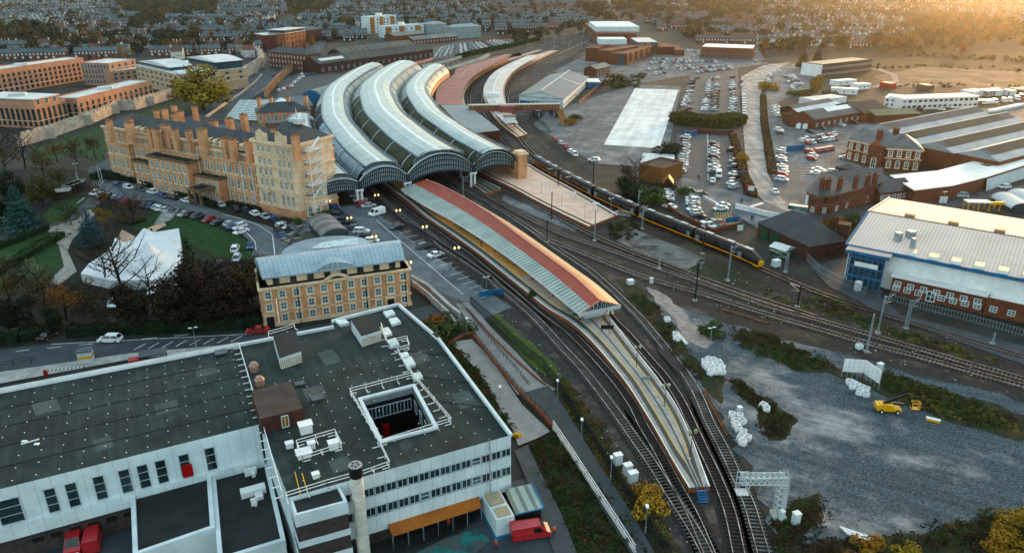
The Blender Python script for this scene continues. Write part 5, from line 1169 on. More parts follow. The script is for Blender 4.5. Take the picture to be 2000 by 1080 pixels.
GREYW = mat('grey_green_cladding', (.3, .36, .36), (.24, .3, .3), .2, .7)
for lab, A, B in (('grey green clad block of flats left of the pair', (835, 70), (873, 68)), ('grey green clad block of flats right of the pair', (886, 77), (940, 73))):
    bld('clad_flats', lab, A, B, 14, 11, GREYW, 'hip', 13.5, GREYW, W=[(z, 1.5, 1.4, 5, 'pale') for z in (1.5, 4.5, 7.5)], cat='flats', group='grey green flats behind the far car park')
bld('long_pale_roof_building', 'long low brick building with a pale ribbed roof beside the far car park', (808, 88), (893, 80), 14, 4.2, BRICK, 'gable', 6.8, GGR, W=((1.2, 1.5, 1.6, 14, 'white'),))
bld('long_roof_annexe', 'second low building with pale ribbed roof behind the first', (770, 80), (830, 74), 14, 4.2, BRICK, 'gable', 6.8, GGR)
# ------------------------------------------------------------------ brick museum
mu = thing('museum', 'large red brick museum of stepped flat roofed boxes with white plant room', 'museum', xy(G(1200, 118)))
def mbox(A, B, depth, top, m=BRICK, par=.8, name='wall', rm=PALE):
    A_, B_ = xy(G(*A)), xy(G(*B)); h = ZT(A_, top); R = rect(A_, B_, depth); walls(mu, R, 0, h, m, name); flatroof(mu, inset(R, -.1), h-par, rm, par, OBRICK, .6); return R, h
mbox((1143, 120), (1167, 121), 60, 94); mbox((1167, 124), (1190, 126), 45, 98)
R, h = mbox((1189, 126), (1224, 128), 95, 104)
for s in (.1, .25, .4, .55, .7): p = R[1]+(R[2]-R[1])*s; win(mu, v3(p+Vector((.05, 0, 0)), 2), math.pi/2, 2.2, 6, 'dark')
q = R[0]+(R[1]-R[0])*.78; mb = MB(); mb.box((q.x, q.y-.2, 0), (6, .5, 7.5), 0); mb.build('door', TEAL, mu)
R, h = mbox((1166, 86), (1242, 86), 130, 66)
c = (R[0]+R[2])/2; mb = MB(); mb.box((c.x+3, c.y-10, h), (42, 70, 4.6), 0); mb.build('plant_room', OFFW, mu)
c = G(1193, 110); mb = MB(); mb.box((c.x, c.y, 10), (22, 20, 4)); mb.build('plant_room', OFFW, mu)
R, h = mbox((1243, 108), (1283, 108), 40, 83, mat('museum_entrance', (.14, .13, .12), (.08, .07, .06), .3, .4), 0, 'entrance')
for s in (.2, .55): p = R[0]+(R[1]-R[0])*s; win(mu, v3(p+Vector((0, -.1, 0)), 3), 0, 3, 6, 'amber')
mbox((1283, 108), (1317, 108), 30, 92); mbox((1317, 110), (1336, 110), 30, 98)
bld('flat_roofed_store', 'long brick store with a bright white flat roof beside the mini roundabout', (1367, 113), (1469, 117), 34, HT(1420, 116, 96), BRICK, 'flat', 0, WROOF, W=((.6, 2.4, 3.0, 9, 'strip'),), cat='store', par=.4)
# ------------------------------------------------------------------ depot beside the curved platforms
a, b = gt(1014, 187, 5), gt(1100, 194, 5); r0, r1 = gt(1057, 177, 8), gt(1117, 134, 8); dp = (r1-r0).length*.9
n = (r1-r0).normalized(); R = [a, b, b+n*dp, a+n*dp]
t = thing('gabled_depot', 'wide gabled depot with slate grey roof, pale ridge cap and blue doors', 'depot', (R[0]+R[2])/2)
walls(t, R, 0, 5, OFFW)
SLB = mat('slate_sheet_roof', (.12, .15, .18), (.09, .115, .14), .1, .5, big=.12)
pitched(t, R, 5, 8, SLB, OFFW, False, .6, 1)
mb = MB(); mb.beam(v3(r0, 8.05), v3(r0+n*dp, 8.05), .7, .2); p0 = a+n*dp*.62; p1 = b+n*dp*.62; m_ = (p0+p1)/2
mb.beam(v3(p0, 5.2), v3(m_, 8.15), 1.4, .1); mb.beam(v3(p1, 5.2), v3(m_, 8.15), 1.4, .1); mb.build('ridge_cap', PALE, t)
for s in (.08, .2, .5, .85): p = a+(b-a)*s; mb = MB(); mb.box((p.x, p.y-.1, .2), (3, .2, 2.4), math.atan2((b-a).y, (b-a).x)); mb.build('door', BLUEP, t)
wins(t, b, b+n*dp, 1.2, 2.0, 1.6, 14, 'pale')
bld('small_gabled_store', 'small gabled brick store with a seamed grey roof behind the depot', (1140, 149), (1165, 151), 22, 5, BRICK, 'gable', 7, GGR, along=1, S=((.5, 1.2, 3, 5, 'pale'),), cat='store')
bld('blue_cabin', 'flat white roofed blue cabin at the side of the gabled depot', (1147, 172), (1172, 172), 14, 3.4, BLUEP, 'flat', 0, WROOF, cat='cabin')
CONT = mat('container_blue', (.035, .07, .1), (.025, .05, .075), .5, .5, stripe=(.3, .5, .3, .3))
for lab, x, y, w, d, h, rz in (('dark blue container with grey top nearest the footbridge stair', 1048, 212, 4, 8, 3, .25), ('dark blue container lying below the first by the footbridge stair', 1050, 228, 3, 5, 3, .25), ('wide dark blue container cabin under the depot gable', 1073, 215, 9, 6, 3.4, .0), ('dark blue container with a rusty side at the yard end', 1086, 226, 4, 10, 3.4, .3)):
    q = G(x, y); t = thing('container', lab, 'container', q, 'containers below the gabled depot'); mb = MB(); mb.box((q.x, q.y, .1), (w, d, h), rz); mb.build('body', CONT, t); mb = MB(); mb.box((q.x, q.y, h+.1), (w*1.02, d*1.02, .12), rz); mb.build('roof', SLATEG, t)
    mb = MB(); mb.box((q.x, q.y-d/2-.03, .3), (w*.8, .1, h*.8), rz*.2); mb.build('door', STEEL, t)
# ------------------------------------------------------------------ far right side buildings
BRN = mat('brown_clad', (.1, .07, .055), (.07, .05, .04), .4, .8)
t, R = bld('long_brown_office', 'long brown clad office with pale flat roof and white end beside two conifers', (1603, 152), (1700, 140), 16, 8.0, BRN, 'flat', 0, mat('cream_roof', (.5, .42, .32), (.42, .35, .27), .1, .7), W=[(z, 1.2, 1.3, 24, 'pale') for z in (1.2, 5)], cat='office building', par=.3)
mb = MB(); a, b = R[3], R[0]; d = (b-a).normalized(); o = Vector((d.y, -d.x, 0))*.06; mb.poly([v3(a+o, .1), v3(b+o, .1), v3(b+o, 8), v3(a+o, 8)]); mb.build('end_wall', WHITE, t)
t, R = bld('white_prefab_office', 'long white two storey prefabricated office with two rows of brown tinted windows', (1759, 216), (1908, 210), 11, 5.6, WHITE, 'flat', 0, WROOF, W=[(z, 1.9, 1.2, 15, ('dark', 'dark', 'dark', 'amber')) for z in (1.0, 3.8)], cat='office building')
mb = MB(); 
for k in range(17): a = R[0]+(R[1]-R[0])*(k/16); b = R[3]+(R[2]-R[3])*(k/16); mb.beam(v3(a, 5.9), v3(b, 5.9), .25, .15)
mb.build('roof_seam', WHITE, t)
bld('white_prefab_wing', 'white prefabricated wing set back at the end of the two storey office', (1725, 210), (1758, 213), 14, 5, WHITE, 'flat', 0, WROOF, W=((1, 1, 1.2, 3, 'dark'), (3.3, 1, 1.2, 3, 'dark')))
WKR = mat('workshop_roof', (.15, .15, .15), (.1, .1, .1), .15, .7, big=.25)
g = 'brick workshops behind the car yard'
t, R = bld('brick_workshop', 'brick workshop with grey roof and a row of white framed windows facing the yard', (1588, 254), (1690, 236), 13, 4.6, BRICK, 'gable', 7.6, WKR, W=((1.2, 1.3, 1.6, 9, 'white'),), cat='workshop', group=g)
n_ = (R[3]-R[0]).normalized(); a = R[0]+(R[1]-R[0])*.35; b = R[0]+(R[1]-R[0])*.8; mb = MB(); mb.poly([v3(a+n_*3.4, 6.35), v3(b+n_*3.4, 6.35), v3(b+n_*6.2, 7.68), v3(a+n_*6.2, 7.68)]); mb.build('rooflight', WROOF, t)
bld('brick_workshop', 'brick workshop with white patched roof between the two grey roofed ones', gt(1568, 228, 4), gt(1652, 212, 4), 11, 4.2, BRICK, 'gable', 6.8, PALE, cat='workshop', group=g)
bld('brick_workshop', 'farthest low brick workshop with a strip of white roofing', gt(1556, 217, 4), gt(1632, 202, 4), 9, 4.0, DBRICK, 'gable', 6.0, WKR, cat='workshop', group=g)
bld('dark_roofed_workshop', 'square workshop under a broad dark brown roof with white vents', gt(1690, 222, 4.5), gt(1742, 216, 4.5), 22, 4.5, BRICK, 'gable', 8, mat('dark_brown_roof', (.07, .05, .04), (.05, .04, .032), .2, .7), cat='workshop')
bld('green_roofed_workshop', 'low brick workshop with a mossy green sheet roof', gt(1712, 226, 4), gt(1797, 222, 4), 12, 4, BRICK, 'gable', 5.6, mat('green_sheet', (.2, .22, .12), (.15, .17, .1), .2, .7), cat='workshop')
bld('white_garage_row', 'low flat white garage with a dark edged roof above the car yard', gt(1590, 197, 3), gt(1654, 190, 3), 10, 3, WHITE, 'flat', 0, PALE, cat='garage')
for i, (lab, x0, y0, x1, y1) in enumerate((('white cabin with three small windows by the yellow tree', 1622, 183, 1674, 186), ('white cabin behind with an orange sheet beside it', 1634, 169, 1672, 166), ('white cabin next to the orange sheet', 1675, 176, 1700, 174))):
    bld('site_cabin', lab, gt(x0, y0, 0), gt(x1, y1, 0), 6, 3, WHITE, 'flat', 0, WROOF, W=((1.2, .8, .8, 3, 'dark'),), cat='cabin', group='white site cabins')
# station hall: four long ridged roofs
hall = thing('exhibition_hall', 'big exhibition hall under parallel ridged roofs striped in brown and pale grey', 'hall', xy(G(1850, 265)))
HBR = mat('brown_sheet_roof', (.11, .085, .04), (.07, .06, .035), .12, .7, big=.25); HGR = mat('pale_grey_sheet', (.36, .4, .41), (.27, .31, .33), .12, .5, big=.2, uvs=[(0, 1.6, .08, .3)])
ZRG, ZEV = 9.5, 6.5
r1a, r1b = gt(1718, 243, ZRG), gt(1907, 208, ZRG); dh = (r1b-r1a).normalized(); nh = Vector((dh.y, -dh.x, 0))
sp = (gt(1755, 262, ZRG)-r1a).dot(nh)
for k, (xa, ya, xb, yb) in enumerate(((1718, 243, 1907, 208), (1757, 261, 1962, 219), (1812, 274, 2002, 232), (1872, 284, 2060, 240))):
    a = r1a+nh*sp*k; a = a+dh*(gt(xa, ya, ZRG)-a).dot(dh); b = a+dh*((gt(xb, yb, ZRG)-a).dot(dh)+(8 if k == 3 else 0)); w = sp/2
    L = (b-a).length; mb = MB()
    def q(s, o, z): return v3(a+dh*s+nh*o, z)
    def quad(s0, s1, o0, z0, o1, z1, m): mb.poly([q(s0, o1, z1), q(s1, o1, z1), q(s1, o0, z0), q(s0, o0, z0)], m, [(s0, 0), (s1, 0), (s1, 5), (s0, 5)])
    zm = ZEV+(ZRG-ZEV)*.45
    quad(0, L, 0, ZRG, w*.55, zm, 2); quad(0, L, w*.55, zm, w, ZEV, 1); quad(0, L, -w, ZEV, 0, ZRG, 1 if k else 2)
    mb.f[-3:] = mb.f[-3:]
    quad(4, L*.9, .2, ZRG+.02, w*.55, zm+.12, 0 if k else 2)
    mb.poly([q(0, -w, ZEV), q(0, w, ZEV), q(0, 0, ZRG)], 1); mb.poly([q(L, w, ZEV), q(L, -w, ZEV), q(L, 0, ZRG)], 1)
    rf = mb.build('roof_bay', [HBR, HGR, WKR], hall)
    mb = MB(); mb.beam(q(0, 0, ZRG+.1), q(L, 0, ZRG+.1), .4, .15); mb.build('ridge_cap', PALE, rf)
    walls(hall, [a-nh*w*.99, b-nh*w*.99, b+nh*w*.99, a+nh*w*.99], 0, ZEV-.02, BRICK)
t, R = bld('brick_entrance_range', 'two storey brick range with stone bands, hip roof and a white arched door', (1724, 332), (1794, 337), 17, 8.2, BRICK, 'hip', 12, SLATEG, W=((1.0, 1.2, 2.2, 4, 'brickarch'), (5.2, 1.2, 1.8, 4, 'brickarch')), S=((1.0, 1.2, 2.2, 3, 'brickarch'), (5.2, 1.2, 1.8, 3, 'brickarch')), cat='building')
mb = MB(); mb.prism(inset(R, .3), 7.6, 8.1); mb.prism(inset(R, .15), 4.3, 4.6); mb.build('string_course', SANDL, t)
t, R = bld('brick_entrance_wing', 'brick wing with a small gable over the white arched doorway', (1650, 313), (1723, 331), 15, 8.2, BRICK, 'gable', 11.5, SLATEG, W=((1.0, 1.1, 2.2, 5, 'brickarch'), (5.2, 1.1, 1.8, 5, 'brickarch')), cat='building')
mb = MB(); mb.prism(inset(R, .3), 7.6, 8.1); mb.prism(inset(R, .15), 4.3, 4.6); mb.build('string_course', SANDL, t)
q = R[0]+(R[1]-R[0])*.82; d = (R[1]-R[0]).normalized(); mb = MB(); mb.box((q.x+d.y*.7, q.y-d.x*.7, 0), (5.5, 1.8, 8.4), math.atan2(d.y, d.x)); mb.build('porch', BRICK, t)
mb = MB(); a = q+Vector((d.y, -d.x, 0))*1.7; mb.poly([v3(a-d*3, 8.4), v3(a+d*3, 8.4), v3(a, 10.6)]); mb.build('gable', OBRICK, t)
win(t, v3(a, .2), math.atan2(d.y, d.x), 1.8, 3.0, 'brickarch', 'door')
c = xy(G(1690, 270)); 
for x, y in ((1716, 262), (1747, 258)): q = gt(x, y+14, 9); chimney(t, (q.x, q.y), 9, 13, 1.8, 1.4, 0, BRICK)
c = xy(G(1654, 346)); P = [c+Vector((4.2*math.cos(math.pi*k/4+.39), 4.2*math.sin(math.pi*k/4+.39), 0)) for k in range(8)]
t = thing('octagonal_lodge', 'small eight sided brick gate lodge with dark roof in the middle of the yard', 'lodge', c); walls(t, P, 0, 3.6, DBRICK)
mb = MB(); mb.prism(inset(P, .3), 3.6, 3.9); mb.beam((c.x, c.y, 3.92), (c.x, c.y, 5.2), 8.6, n=8, w2=.3); mb.build('roof', SLATE, t)
for i in range(8): wins(t, P[i], P[(i+1) % 8], .9, 1.1, 1.8, 1, 'white')
# wedge shaped corner pub
P = [xy(G(*p)) for p in PX('1571,408 1577,416 1594,421 1622,419 1680,402 1718,390')]; back = [P[-1]+Vector((3, 10, 0)), P[0]+Vector((13, 22, 0))]
t = thing('corner_pub', 'wedge shaped brick pub with rounded end, slate roof and big clustered chimneys', 'pub', P[3]); hP = HT(1622, 419, 381)
walls(t, P+back, 0, hP, BRICK); mb = MB(); mb.prism(inset(P+back, .25), hP-.5, hP); mb.prism(inset(P+back, .1), 2.9, 3.1); mb.build('cornice', SANDD, t)
mb = MB(); e = [v3(p, hP+.02) for p in inset(P+back, .4)]; r0 = v3(P[2]*.45+back[1]*.55, hP+3.2); r1 = v3((P[-1]+back[0])/2, hP+3.2)
for i in range(3): mb.poly([e[i], e[i+1], r0])
mb.poly([e[3], e[4], e[5], r1, r0]); mb.poly([e[5], e[6], r1]); mb.poly([e[6], e[7], r0, r1]); mb.poly([e[7], e[0], r0]); mb.build('roof', SLATE, t)
wins(t, P[3], P[5], hP-2.2, 1.0, 1.5, 7, 'dark'); wins(t, P[2], P[3], hP-2.2, 1.1, 1.6, 1, 'dark'); wins(t, P[1], P[2], hP-2.2, 1.0, 1.6, 1, 'dark'); wins(t, P[3], P[5], .6, 1.2, 1.7, 5, 'white'); wins(t, P[2], P[3], .6, 1.2, 1.7, 1, 'white'); wins(t, P[1], P[2], .6, 1.2, 1.7, 1, 'white')
mb = MB(); q = P[0]*.5+P[1]*.5; mb.box((q.x-.3, q.y-.2, 1.6), (.2, .9, 3.4), .6); mb.build('hanging_sign', WHITE, t)
for x, y in ((1606, 358), (1618, 358), (1641, 356), (1671, 355), (1695, 350), (1709, 348)): q = gt(x, y+2, hP+2.4); chimney(t, (q.x, q.y), hP+.5, hP+3.9, 1.3, .9, .3, BRICK, 3)
bld('low_brick_range', 'low slate roofed range with white windows joining the pub to the white roofed shed', (1716, 397), (1781, 390), 10, 3.4, BRICK, 'gable', 6, SLATE, W=((.9, 1.5, 1.6, 6, 'white'),))
t = thing('white_roofed_shed', 'long shed with a broad white roof bending along the road, brick end wall', 'shed', xy(G(1850, 375)))
R = [gt(*p, 5) for p in PX('1786,371 1860,362 1925,346 2085,296 2085,262 1990,291 1832,333 1738,342')]; walls(t, inset(R, -.4), 0, 4.7, BRICK); flatroof(t, R, 4.95, WROOF)
mb = MB(); a, b = R[2], R[3]; mb.poly([v3(a+(b-a)*.02+Vector((.3, -.6, 0)), .1), v3(b+Vector((.3, -.6, 0)), .1), v3(b+Vector((.3, -.6, 0)), 4.5), v3(a+Vector((.3, -.6, 0)), 4.5)]); mb.build('front', OFFW, t)
for x, y in ((1929, 322), (1951, 317), (1982, 308)): q = gt(x, y, 5.1); mb = MB(); mb.box((q.x, q.y, 5.0), (4, 2.6, .25), .4); mb.build('rooflight', mat('brown_light', (.2, .17, .12), None, 1, .5), t)
# brick shed with hip roof by the train nose
t, R = bld('hip_roofed_shed', 'dark slate hip roofed brick shed with green doors beside the train nose', (1478, 460), (1577, 508), (xy(G(1642, 494))-xy(G(1577, 508))).length, HT(1577, 508, 481), DBRICK, 'hip', 8.6, SLATE, cat='shed')
for s in (.15, .36): q = R[0]+(R[1]-R[0])*s; d = (R[1]-R[0]).normalized(); mb = MB(); mb.box((q.x+d.y*.1, q.y-d.x*.1, 0), (3.2, .3, 3.2), math.atan2(d.y, d.x)); mb.build('door', GREENM, t)
wins(t, R[1], R[2], .8, 1.0, 1.6, 3, 'dark'); q = R[0]+(R[1]-R[0])*.2+(R[3]-R[0])*.45; mb = MB(); mb.box((q.x+4, q.y+2, 7.6), (5, 2, 1.1), -.5); mb.build('roof_vent', GLASSB, t)
q = R[2]+(R[3]-R[2])*.1; mb = MB(); mb.box((q.x+1, q.y+1, 0), (3, 3, 7.5), -.5); mb.build('boiler_tower', DBRICK, t)
bld('green_hut', 'small green hut with curved pale roof under the brick shed wall', (1503, 500), (1530, 509), 4, 2.6, GREENM, 'gable', 3.4, PALE, cat='hut')
# white depot
dp_ = thing('train_depot', 'huge pale ribbed roofed depot with blue eaves and rows of cream rooflights', 'depot', xy(G(1850, 520)))
ZD, ZDR = 9.0, 12.0
E0, E1, F1, F0 = gt(1655, 477, ZD), gt(2090, 563, ZD), gt(2090, 440, ZD), gt(1722, 384, ZD); q0 = gt(1692, 412, ZDR); 
de = (E1-E0).normalized(); dn = Vector((-de.y, de.x, 0)); Ld = 90; wd = (F0-E0).dot(dn); wr = (q0-E0).dot(dn)
D0, D1, D2, D3 = E0, E0+de*Ld, E0+de*Ld+dn*wd, E0+dn*wd; Rr0, Rr1 = E0+dn*wr, E0+dn*wr+de*Ld
walls(dp_, inset([D0, D1, D2, D3], -.5), 0, ZD-.2, WHITE)
DROOF = mat('ribbed_depot_roof', (.76, .6, .52), (.67, .53, .46), .08, .7, spec=.15, big=.1, uvs=[(0, .75, .22, .3)])
mb = MB(); U = [(0, 0), (Ld, 0), (Ld, 1), (0, 1)]
mb.poly([v3(D0, ZD), v3(D1, ZD), v3(Rr1, ZDR), v3(Rr0, ZDR)], 0, U); mb.poly([v3(D2, ZD), v3(D3, ZD), v3(Rr0, ZDR), v3(Rr1, ZDR)], 0, U); mb.poly([v3(D3, ZD), v3(D0, ZD), v3(Rr0, ZDR)], 1); mb.poly([v3(D0, ZD), v3(D3, ZD), v3(D2, ZD), v3(D1, ZD)], 1); mb.build('roof', [DROOF, WHITE], dp_)
PR = [gt(1651, 488, ZD-.3), gt(1738, 505, ZD-.3)]; PR = PR+[PR[1]+dn*4.5, PR[0]+dn*4.5]; flatroof(dp_, PR, ZD-.15, DROOF, 0, name='porch_roof')
mb = MB(); mb.beam(v3(D0-dn*.2, ZD-.2), v3(D1-dn*.2, ZD-.2), .5, .8); mb.beam(v3(PR[0], ZD-.5), v3(PR[1], ZD-.5), .4, .8); mb.beam(v3(D0-de*.3, ZD-.1), v3(Rr0-de*.3, ZDR-.1), .4, .5); mb.beam(v3(D3-de*.3, ZD), v3(Rr0-de*.3, ZDR), .4, .4); mb.build('eaves_gutter', BLUEP, dp_)
mb = MB(); mb.beam(v3(Rr0, ZDR+.05), v3(Rr1, ZDR+.05), .35, .2); mb.build('ridge_cap', SANDD, dp_)
mb = MB(); mb.prism(inset(PR, -1.2), 0, 7.8); mb.build('porch_glass', TEAL, dp_)
mb = MB(); d = (PR[1]-PR[0]).normalized(); o = Vector((d.y, -d.x, 0))*-.9; L = (PR[1]-PR[0]).length
for z in (2.6, 4.9, 7.2): mb.beam(v3(PR[0]+o+d*1.0, z), v3(PR[1]+o-d*1, z), .3, .5)
for k in range(7): p = PR[0]+o+d*(1+(L-2)*k/6); mb.beam(v3(p, 0), v3(p, 8.4), .25)
mb.build('porch_frame', BLUEP, dp_); mb = MB(); p = PR[0]+o+d*L*.5-Vector((d.y, -d.x, 0))*-.2; mb.box((p.x, p.y-.3, 5.3), (5, .3, 1.0), math.atan2(d.y, d.x)); mb.build('sign_board', WHITE, dp_)
for i in range(9):
    p = D0+de*(13.5+i*4.45)+dn*1.8; z = ZD+(ZDR-ZD)*1.8/wr; mb = MB(); mb.box((p.x, p.y, z-.2), (1.9, 2.7, .75), math.atan2(de.y, de.x), 0, 1); mb.build('rooflight', [WHITE, mat('cream_dome', (.6, .52, .34), (.5, .43, .28), .8, .4)], dp_)
for i in range(6):
    p = Rr0+de*(9+i*9.6)+dn*1.5; mb = MB(); mb.box((p.x, p.y, ZDR-.4), (2.2, 1.6, 1.1), math.atan2(de.y, de.x)); mb.build('ridge_vent', mat('tan_vent', (.4, .27, .19), None, 1, .6), dp_)
for s, w, k in ((11.5, 9.4, 1.6), (9.4, 6.4, 1.3), (13, 4.2, .8)): p = D0+de*s+dn*w; mb = MB(); mb.box((p.x, p.y, ZD+.3), (k, k, 2.8), .3); mb.build('roof_unit', STEEL, dp_)
wl = rect(xy(G(1737, 572)), xy(G(1917, 613)), 9.5); an = thing('brick_annexe', 'two storey red brick annexe with white framed windows under the depot eaves', 'annexe', (wl[0]+wl[1])/2)
hA_ = HT(1737, 572, 539); walls(an, wl, 0, hA_, BRICK); flatroof(an, inset(wl, .3), hA_+.15, mat('stained_white_roof', (.72, .7, .67), (.62, .6, .57), .2, .6, c3=(.1, .1, .09), c3sc=.13, c3w=(.64, .7)), .15, WHITE)
wins(an, wl[0], wl[1], hA_-2.3, 1.4, 1.3, 7, 'white'); wins(an, wl[0], wl[1], .9, 1.5, 1.3, 8, 'white', skip=(3,)); p = wl[0]+(wl[1]-wl[0])*.45; win(an, v3(p, .1), math.atan2((wl[1]-wl[0]).y, (wl[1]-wl[0]).x), 1.8, 2.5, 'door', 'door')
wins(an, wl[3], wl[0], 3.6, 1.0, 1.2, 2, 'white')
mb = MB(); R = rect(wl[0]+dn*9.5, wl[1]+dn*9.5, 4.5); mb.prism(R, 0, hA_+.9); mb.build('link', WHITE, an)
bld('single_storey_annexe', 'single storey brick annexe with mossy white roof at the picture edge', wl[1]+de*.2, wl[1]+de*30, 9, 3.6, BRICK, 'flat', 0, WROOF, W=((1.0, 1.4, 1.3, 9, 'white'),), cat='annexe', par=.2)
# brick block between the slab and the hedge, kiosk, bus shelter, shelters
bld('brick_switch_house', 'brown brick block with dark flat roof and two white rooflights beside the white slab', (1247, 351), (1291, 361), 13, HT(1290, 361, 331), mat('ochre_brick', (.3, .13, .045), (.22, .1, .04), .6, .8), 'flat', 0, FELTD, par=.3)
bld('ticket_kiosk', 'tiny brick kiosk with an orange tiled gable roof at the car park corner', (1296, 371), (1312, 372), 4, 2.4, DBRICK, 'gable', 4.4, ORAP, along=1, cat='kiosk')
t = thing('bus_shelter', 'white flat roofed shelter with yellow posts beside the road above the depot', 'shelter', xy(G(1930, 405))); q = G(1905, 410); mb = MB(); mb.box((q.x, q.y, 2.6), (7, 3, .3), -.1); mb.build('roof', WHITE, t)
mb = MB(); [mb.beam((q.x+x, q.y+y, 0), (q.x+x, q.y+y, 2.6), .25) for x in (-3.2, 0, 3.2, 6.5) for y in (-1.2, 1.2)]; mb.beam((q.x+3, q.y-1.3, 2.5), (q.x+7.5, q.y-1.3, 2.5), .5, .9); mb.build('post', YELP, t)
for lab, x0, y0, x1, y1 in (('curved glazed cycle shelter nearer the road', 1955, 395, 1996, 418), ('curved glazed cycle shelter at the picture edge', 1985, 388, 2030, 412)): vault('cycle_shelter', lab, G(x0, y0), G(x1, y1), 7, 1.6, 3.4, PALE, TEAL)
# low walls and fences of the car parks
def wall_line(label, s, h, m=BRICK, th=.4, name='boundary_wall', cat='wall'):
    P = [xy(G(*p)) for p in PX(s)]; mb = MB()
    for a, b in zip(P[:-1], P[1:]): mb.beam(v3(a, h/2), v3(b, h/2), th, h); mb.beam(v3(a, h+.05), v3(b, h+.05), th+.15, .12)
    tag(mb.build(name, m), label, cat)
wall_line('low brick wall curving round the lower car park above the train', '1284,346 1288,385 1296,402 1330,425 1392,455 1445,442', 1.1)
wall_line('brick wall with a barrier along the east side of the lower car park', '1428,265 1446,330 1462,375', .8, mat('rust_brick', (.22, .08, .03), (.14, .06, .025), .8, .8))
wall_line('brown bank wall between upper and lower car parks', '1333,262 1360,258 1400,264 1430,262', 1.8, TILE)
wall_line('rusty brick wall beside the gabled depot yard', '1130,205 1160,180 1185,160', 2.0, TILE)
wall_line('brick wall beside the main road opposite the depot', '1785,391 1845,379 1862,374', 2.2, BRICK)
wall_line('long red brick wall beyond the far car park', '925,86 985,76 1030,70 1046,64', 2.2, BRICK)
wall_line('concrete wall of the road ramp beside the office block', '803,548 835,566 878,606 898,622', 1.4, CONC, .6)
wall_line('white pedestrian bridge parapet by the corner pub', '1436,408 1460,414 1500,424 1520,428', 1.6, WHITE, .3)
wall_line('ribbed mural boards in blue and yellow on the car park bank', '1334,264 1348,266 1361,263', 2.0, BLUEP, .3, 'mural_board', 'boards')
# ------------------------------------------------------------------ trees, hedges, scrub
LEAF = mat('leaves', (1, 1, 1), (.45, .5, .42), .5, .9, spec=.1, obcol=True, big=.3)
BARK = mat('bark', (.05, .04, .032), (.03, .025, .02), 1.5, .95, spec=.1)
def leafmesh(name, blobs, n, size, R, flat=.5):
    mb = MB(); vol = sum(b[3]*b[4]*b[5] for b in blobs)
    for cx, cy, cz, rx, ry, rz in blobs:
        k = int(n*rx*ry*rz/vol)+1
        for i in range(k):
            while True:
                u = Vector((R.uniform(-1, 1), R.uniform(-1, 1), R.uniform(-1, 1)))
                if .3 < u.length < 1: break
            u = u.normalized()*(u.length**.45)*R.uniform(.8, 1.12)
            c = Vector((cx+u.x*rx, cy+u.y*ry, cz+u.z*rz)); s = size*R.uniform(.5, 1.25)
            nrm = (u+Vector((R.uniform(-1, 1), R.uniform(-1, 1), R.uniform(-.3, 1)))*.8).normalized()
            t = nrm.orthogonal().normalized(); b = nrm.cross(t); a = R.uniform(0, 6.28); t, b = t*math.cos(a)+b*math.sin(a), b*math.cos(a)-t*math.sin(a)
            mb.poly([c-t*s-b*s*.3, c-b*s*flat, c+t*s*.9, c+b*s*flat*1.2])
    o = mb.build(name, LEAF, None, (0, 0, 0)); me = o.data; bpy.data.objects.remove(o); return me
def limbmesh(h, r, nb, R, spread=.45, top=.75, start=.3, twigs=0):
    mb = MB(); ends = []
    p = Vector((0, 0, 0)); segs = 4
    for i in range(segs):
        q = p+Vector((R.uniform(-.03, .03)*h, R.uniform(-.03, .03)*h, h*top/segs)); mb.beam(p, q, 2*r*(1-i/segs*.7), n=6, w2=2*r*(1-(i+1)/segs*.7)); p = q
    for k in range(nb):
        z = h*(start+(top-start)*k/max(1, nb-1)); a = k*2.4+R.uniform(-.4, .4); l = h*spread*R.uniform(.7, 1.1)*(1-.4*k/nb)
        b0 = Vector((0, 0, z)); b1 = b0+Vector((math.cos(a)*l*.6, math.sin(a)*l*.6, l*.4)); b2 = b1+Vector((math.cos(a+.3)*l*.5, math.sin(a+.3)*l*.5, l*.5))
        mb.beam(b0, b1, r*.9, n=5, w2=r*.55); mb.beam(b1, b2, r*.5, n=4, w2=r*.2); ends += [b1, b2]
        for t in range(twigs):
            s = b0.lerp(b1, R.uniform(.4, 1)) if t % 2 else b1.lerp(b2, R.uniform(0, 1)); e = s+Vector((math.cos(a+R.uniform(-1.3, 1.3)), math.sin(a+R.uniform(-1.3, 1.3)), R.uniform(.2, 1.0)))*l*R.uniform(.25, .5)
            mb.beam(s, e, r*.22, n=3, w2=r*.06)
            for _ in range(2): mb.beam(s.lerp(e, .6), s.lerp(e, .6)+Vector((R.uniform(-1, 1), R.uniform(-1, 1), R.uniform(.1, .9)))*l*.22, r*.12, n=3, w2=r*.04)
    o = mb.build('trunk', BARK, None, (0, 0, 0)); me = o.data; bpy.data.objects.remove(o); return me
TK = {}
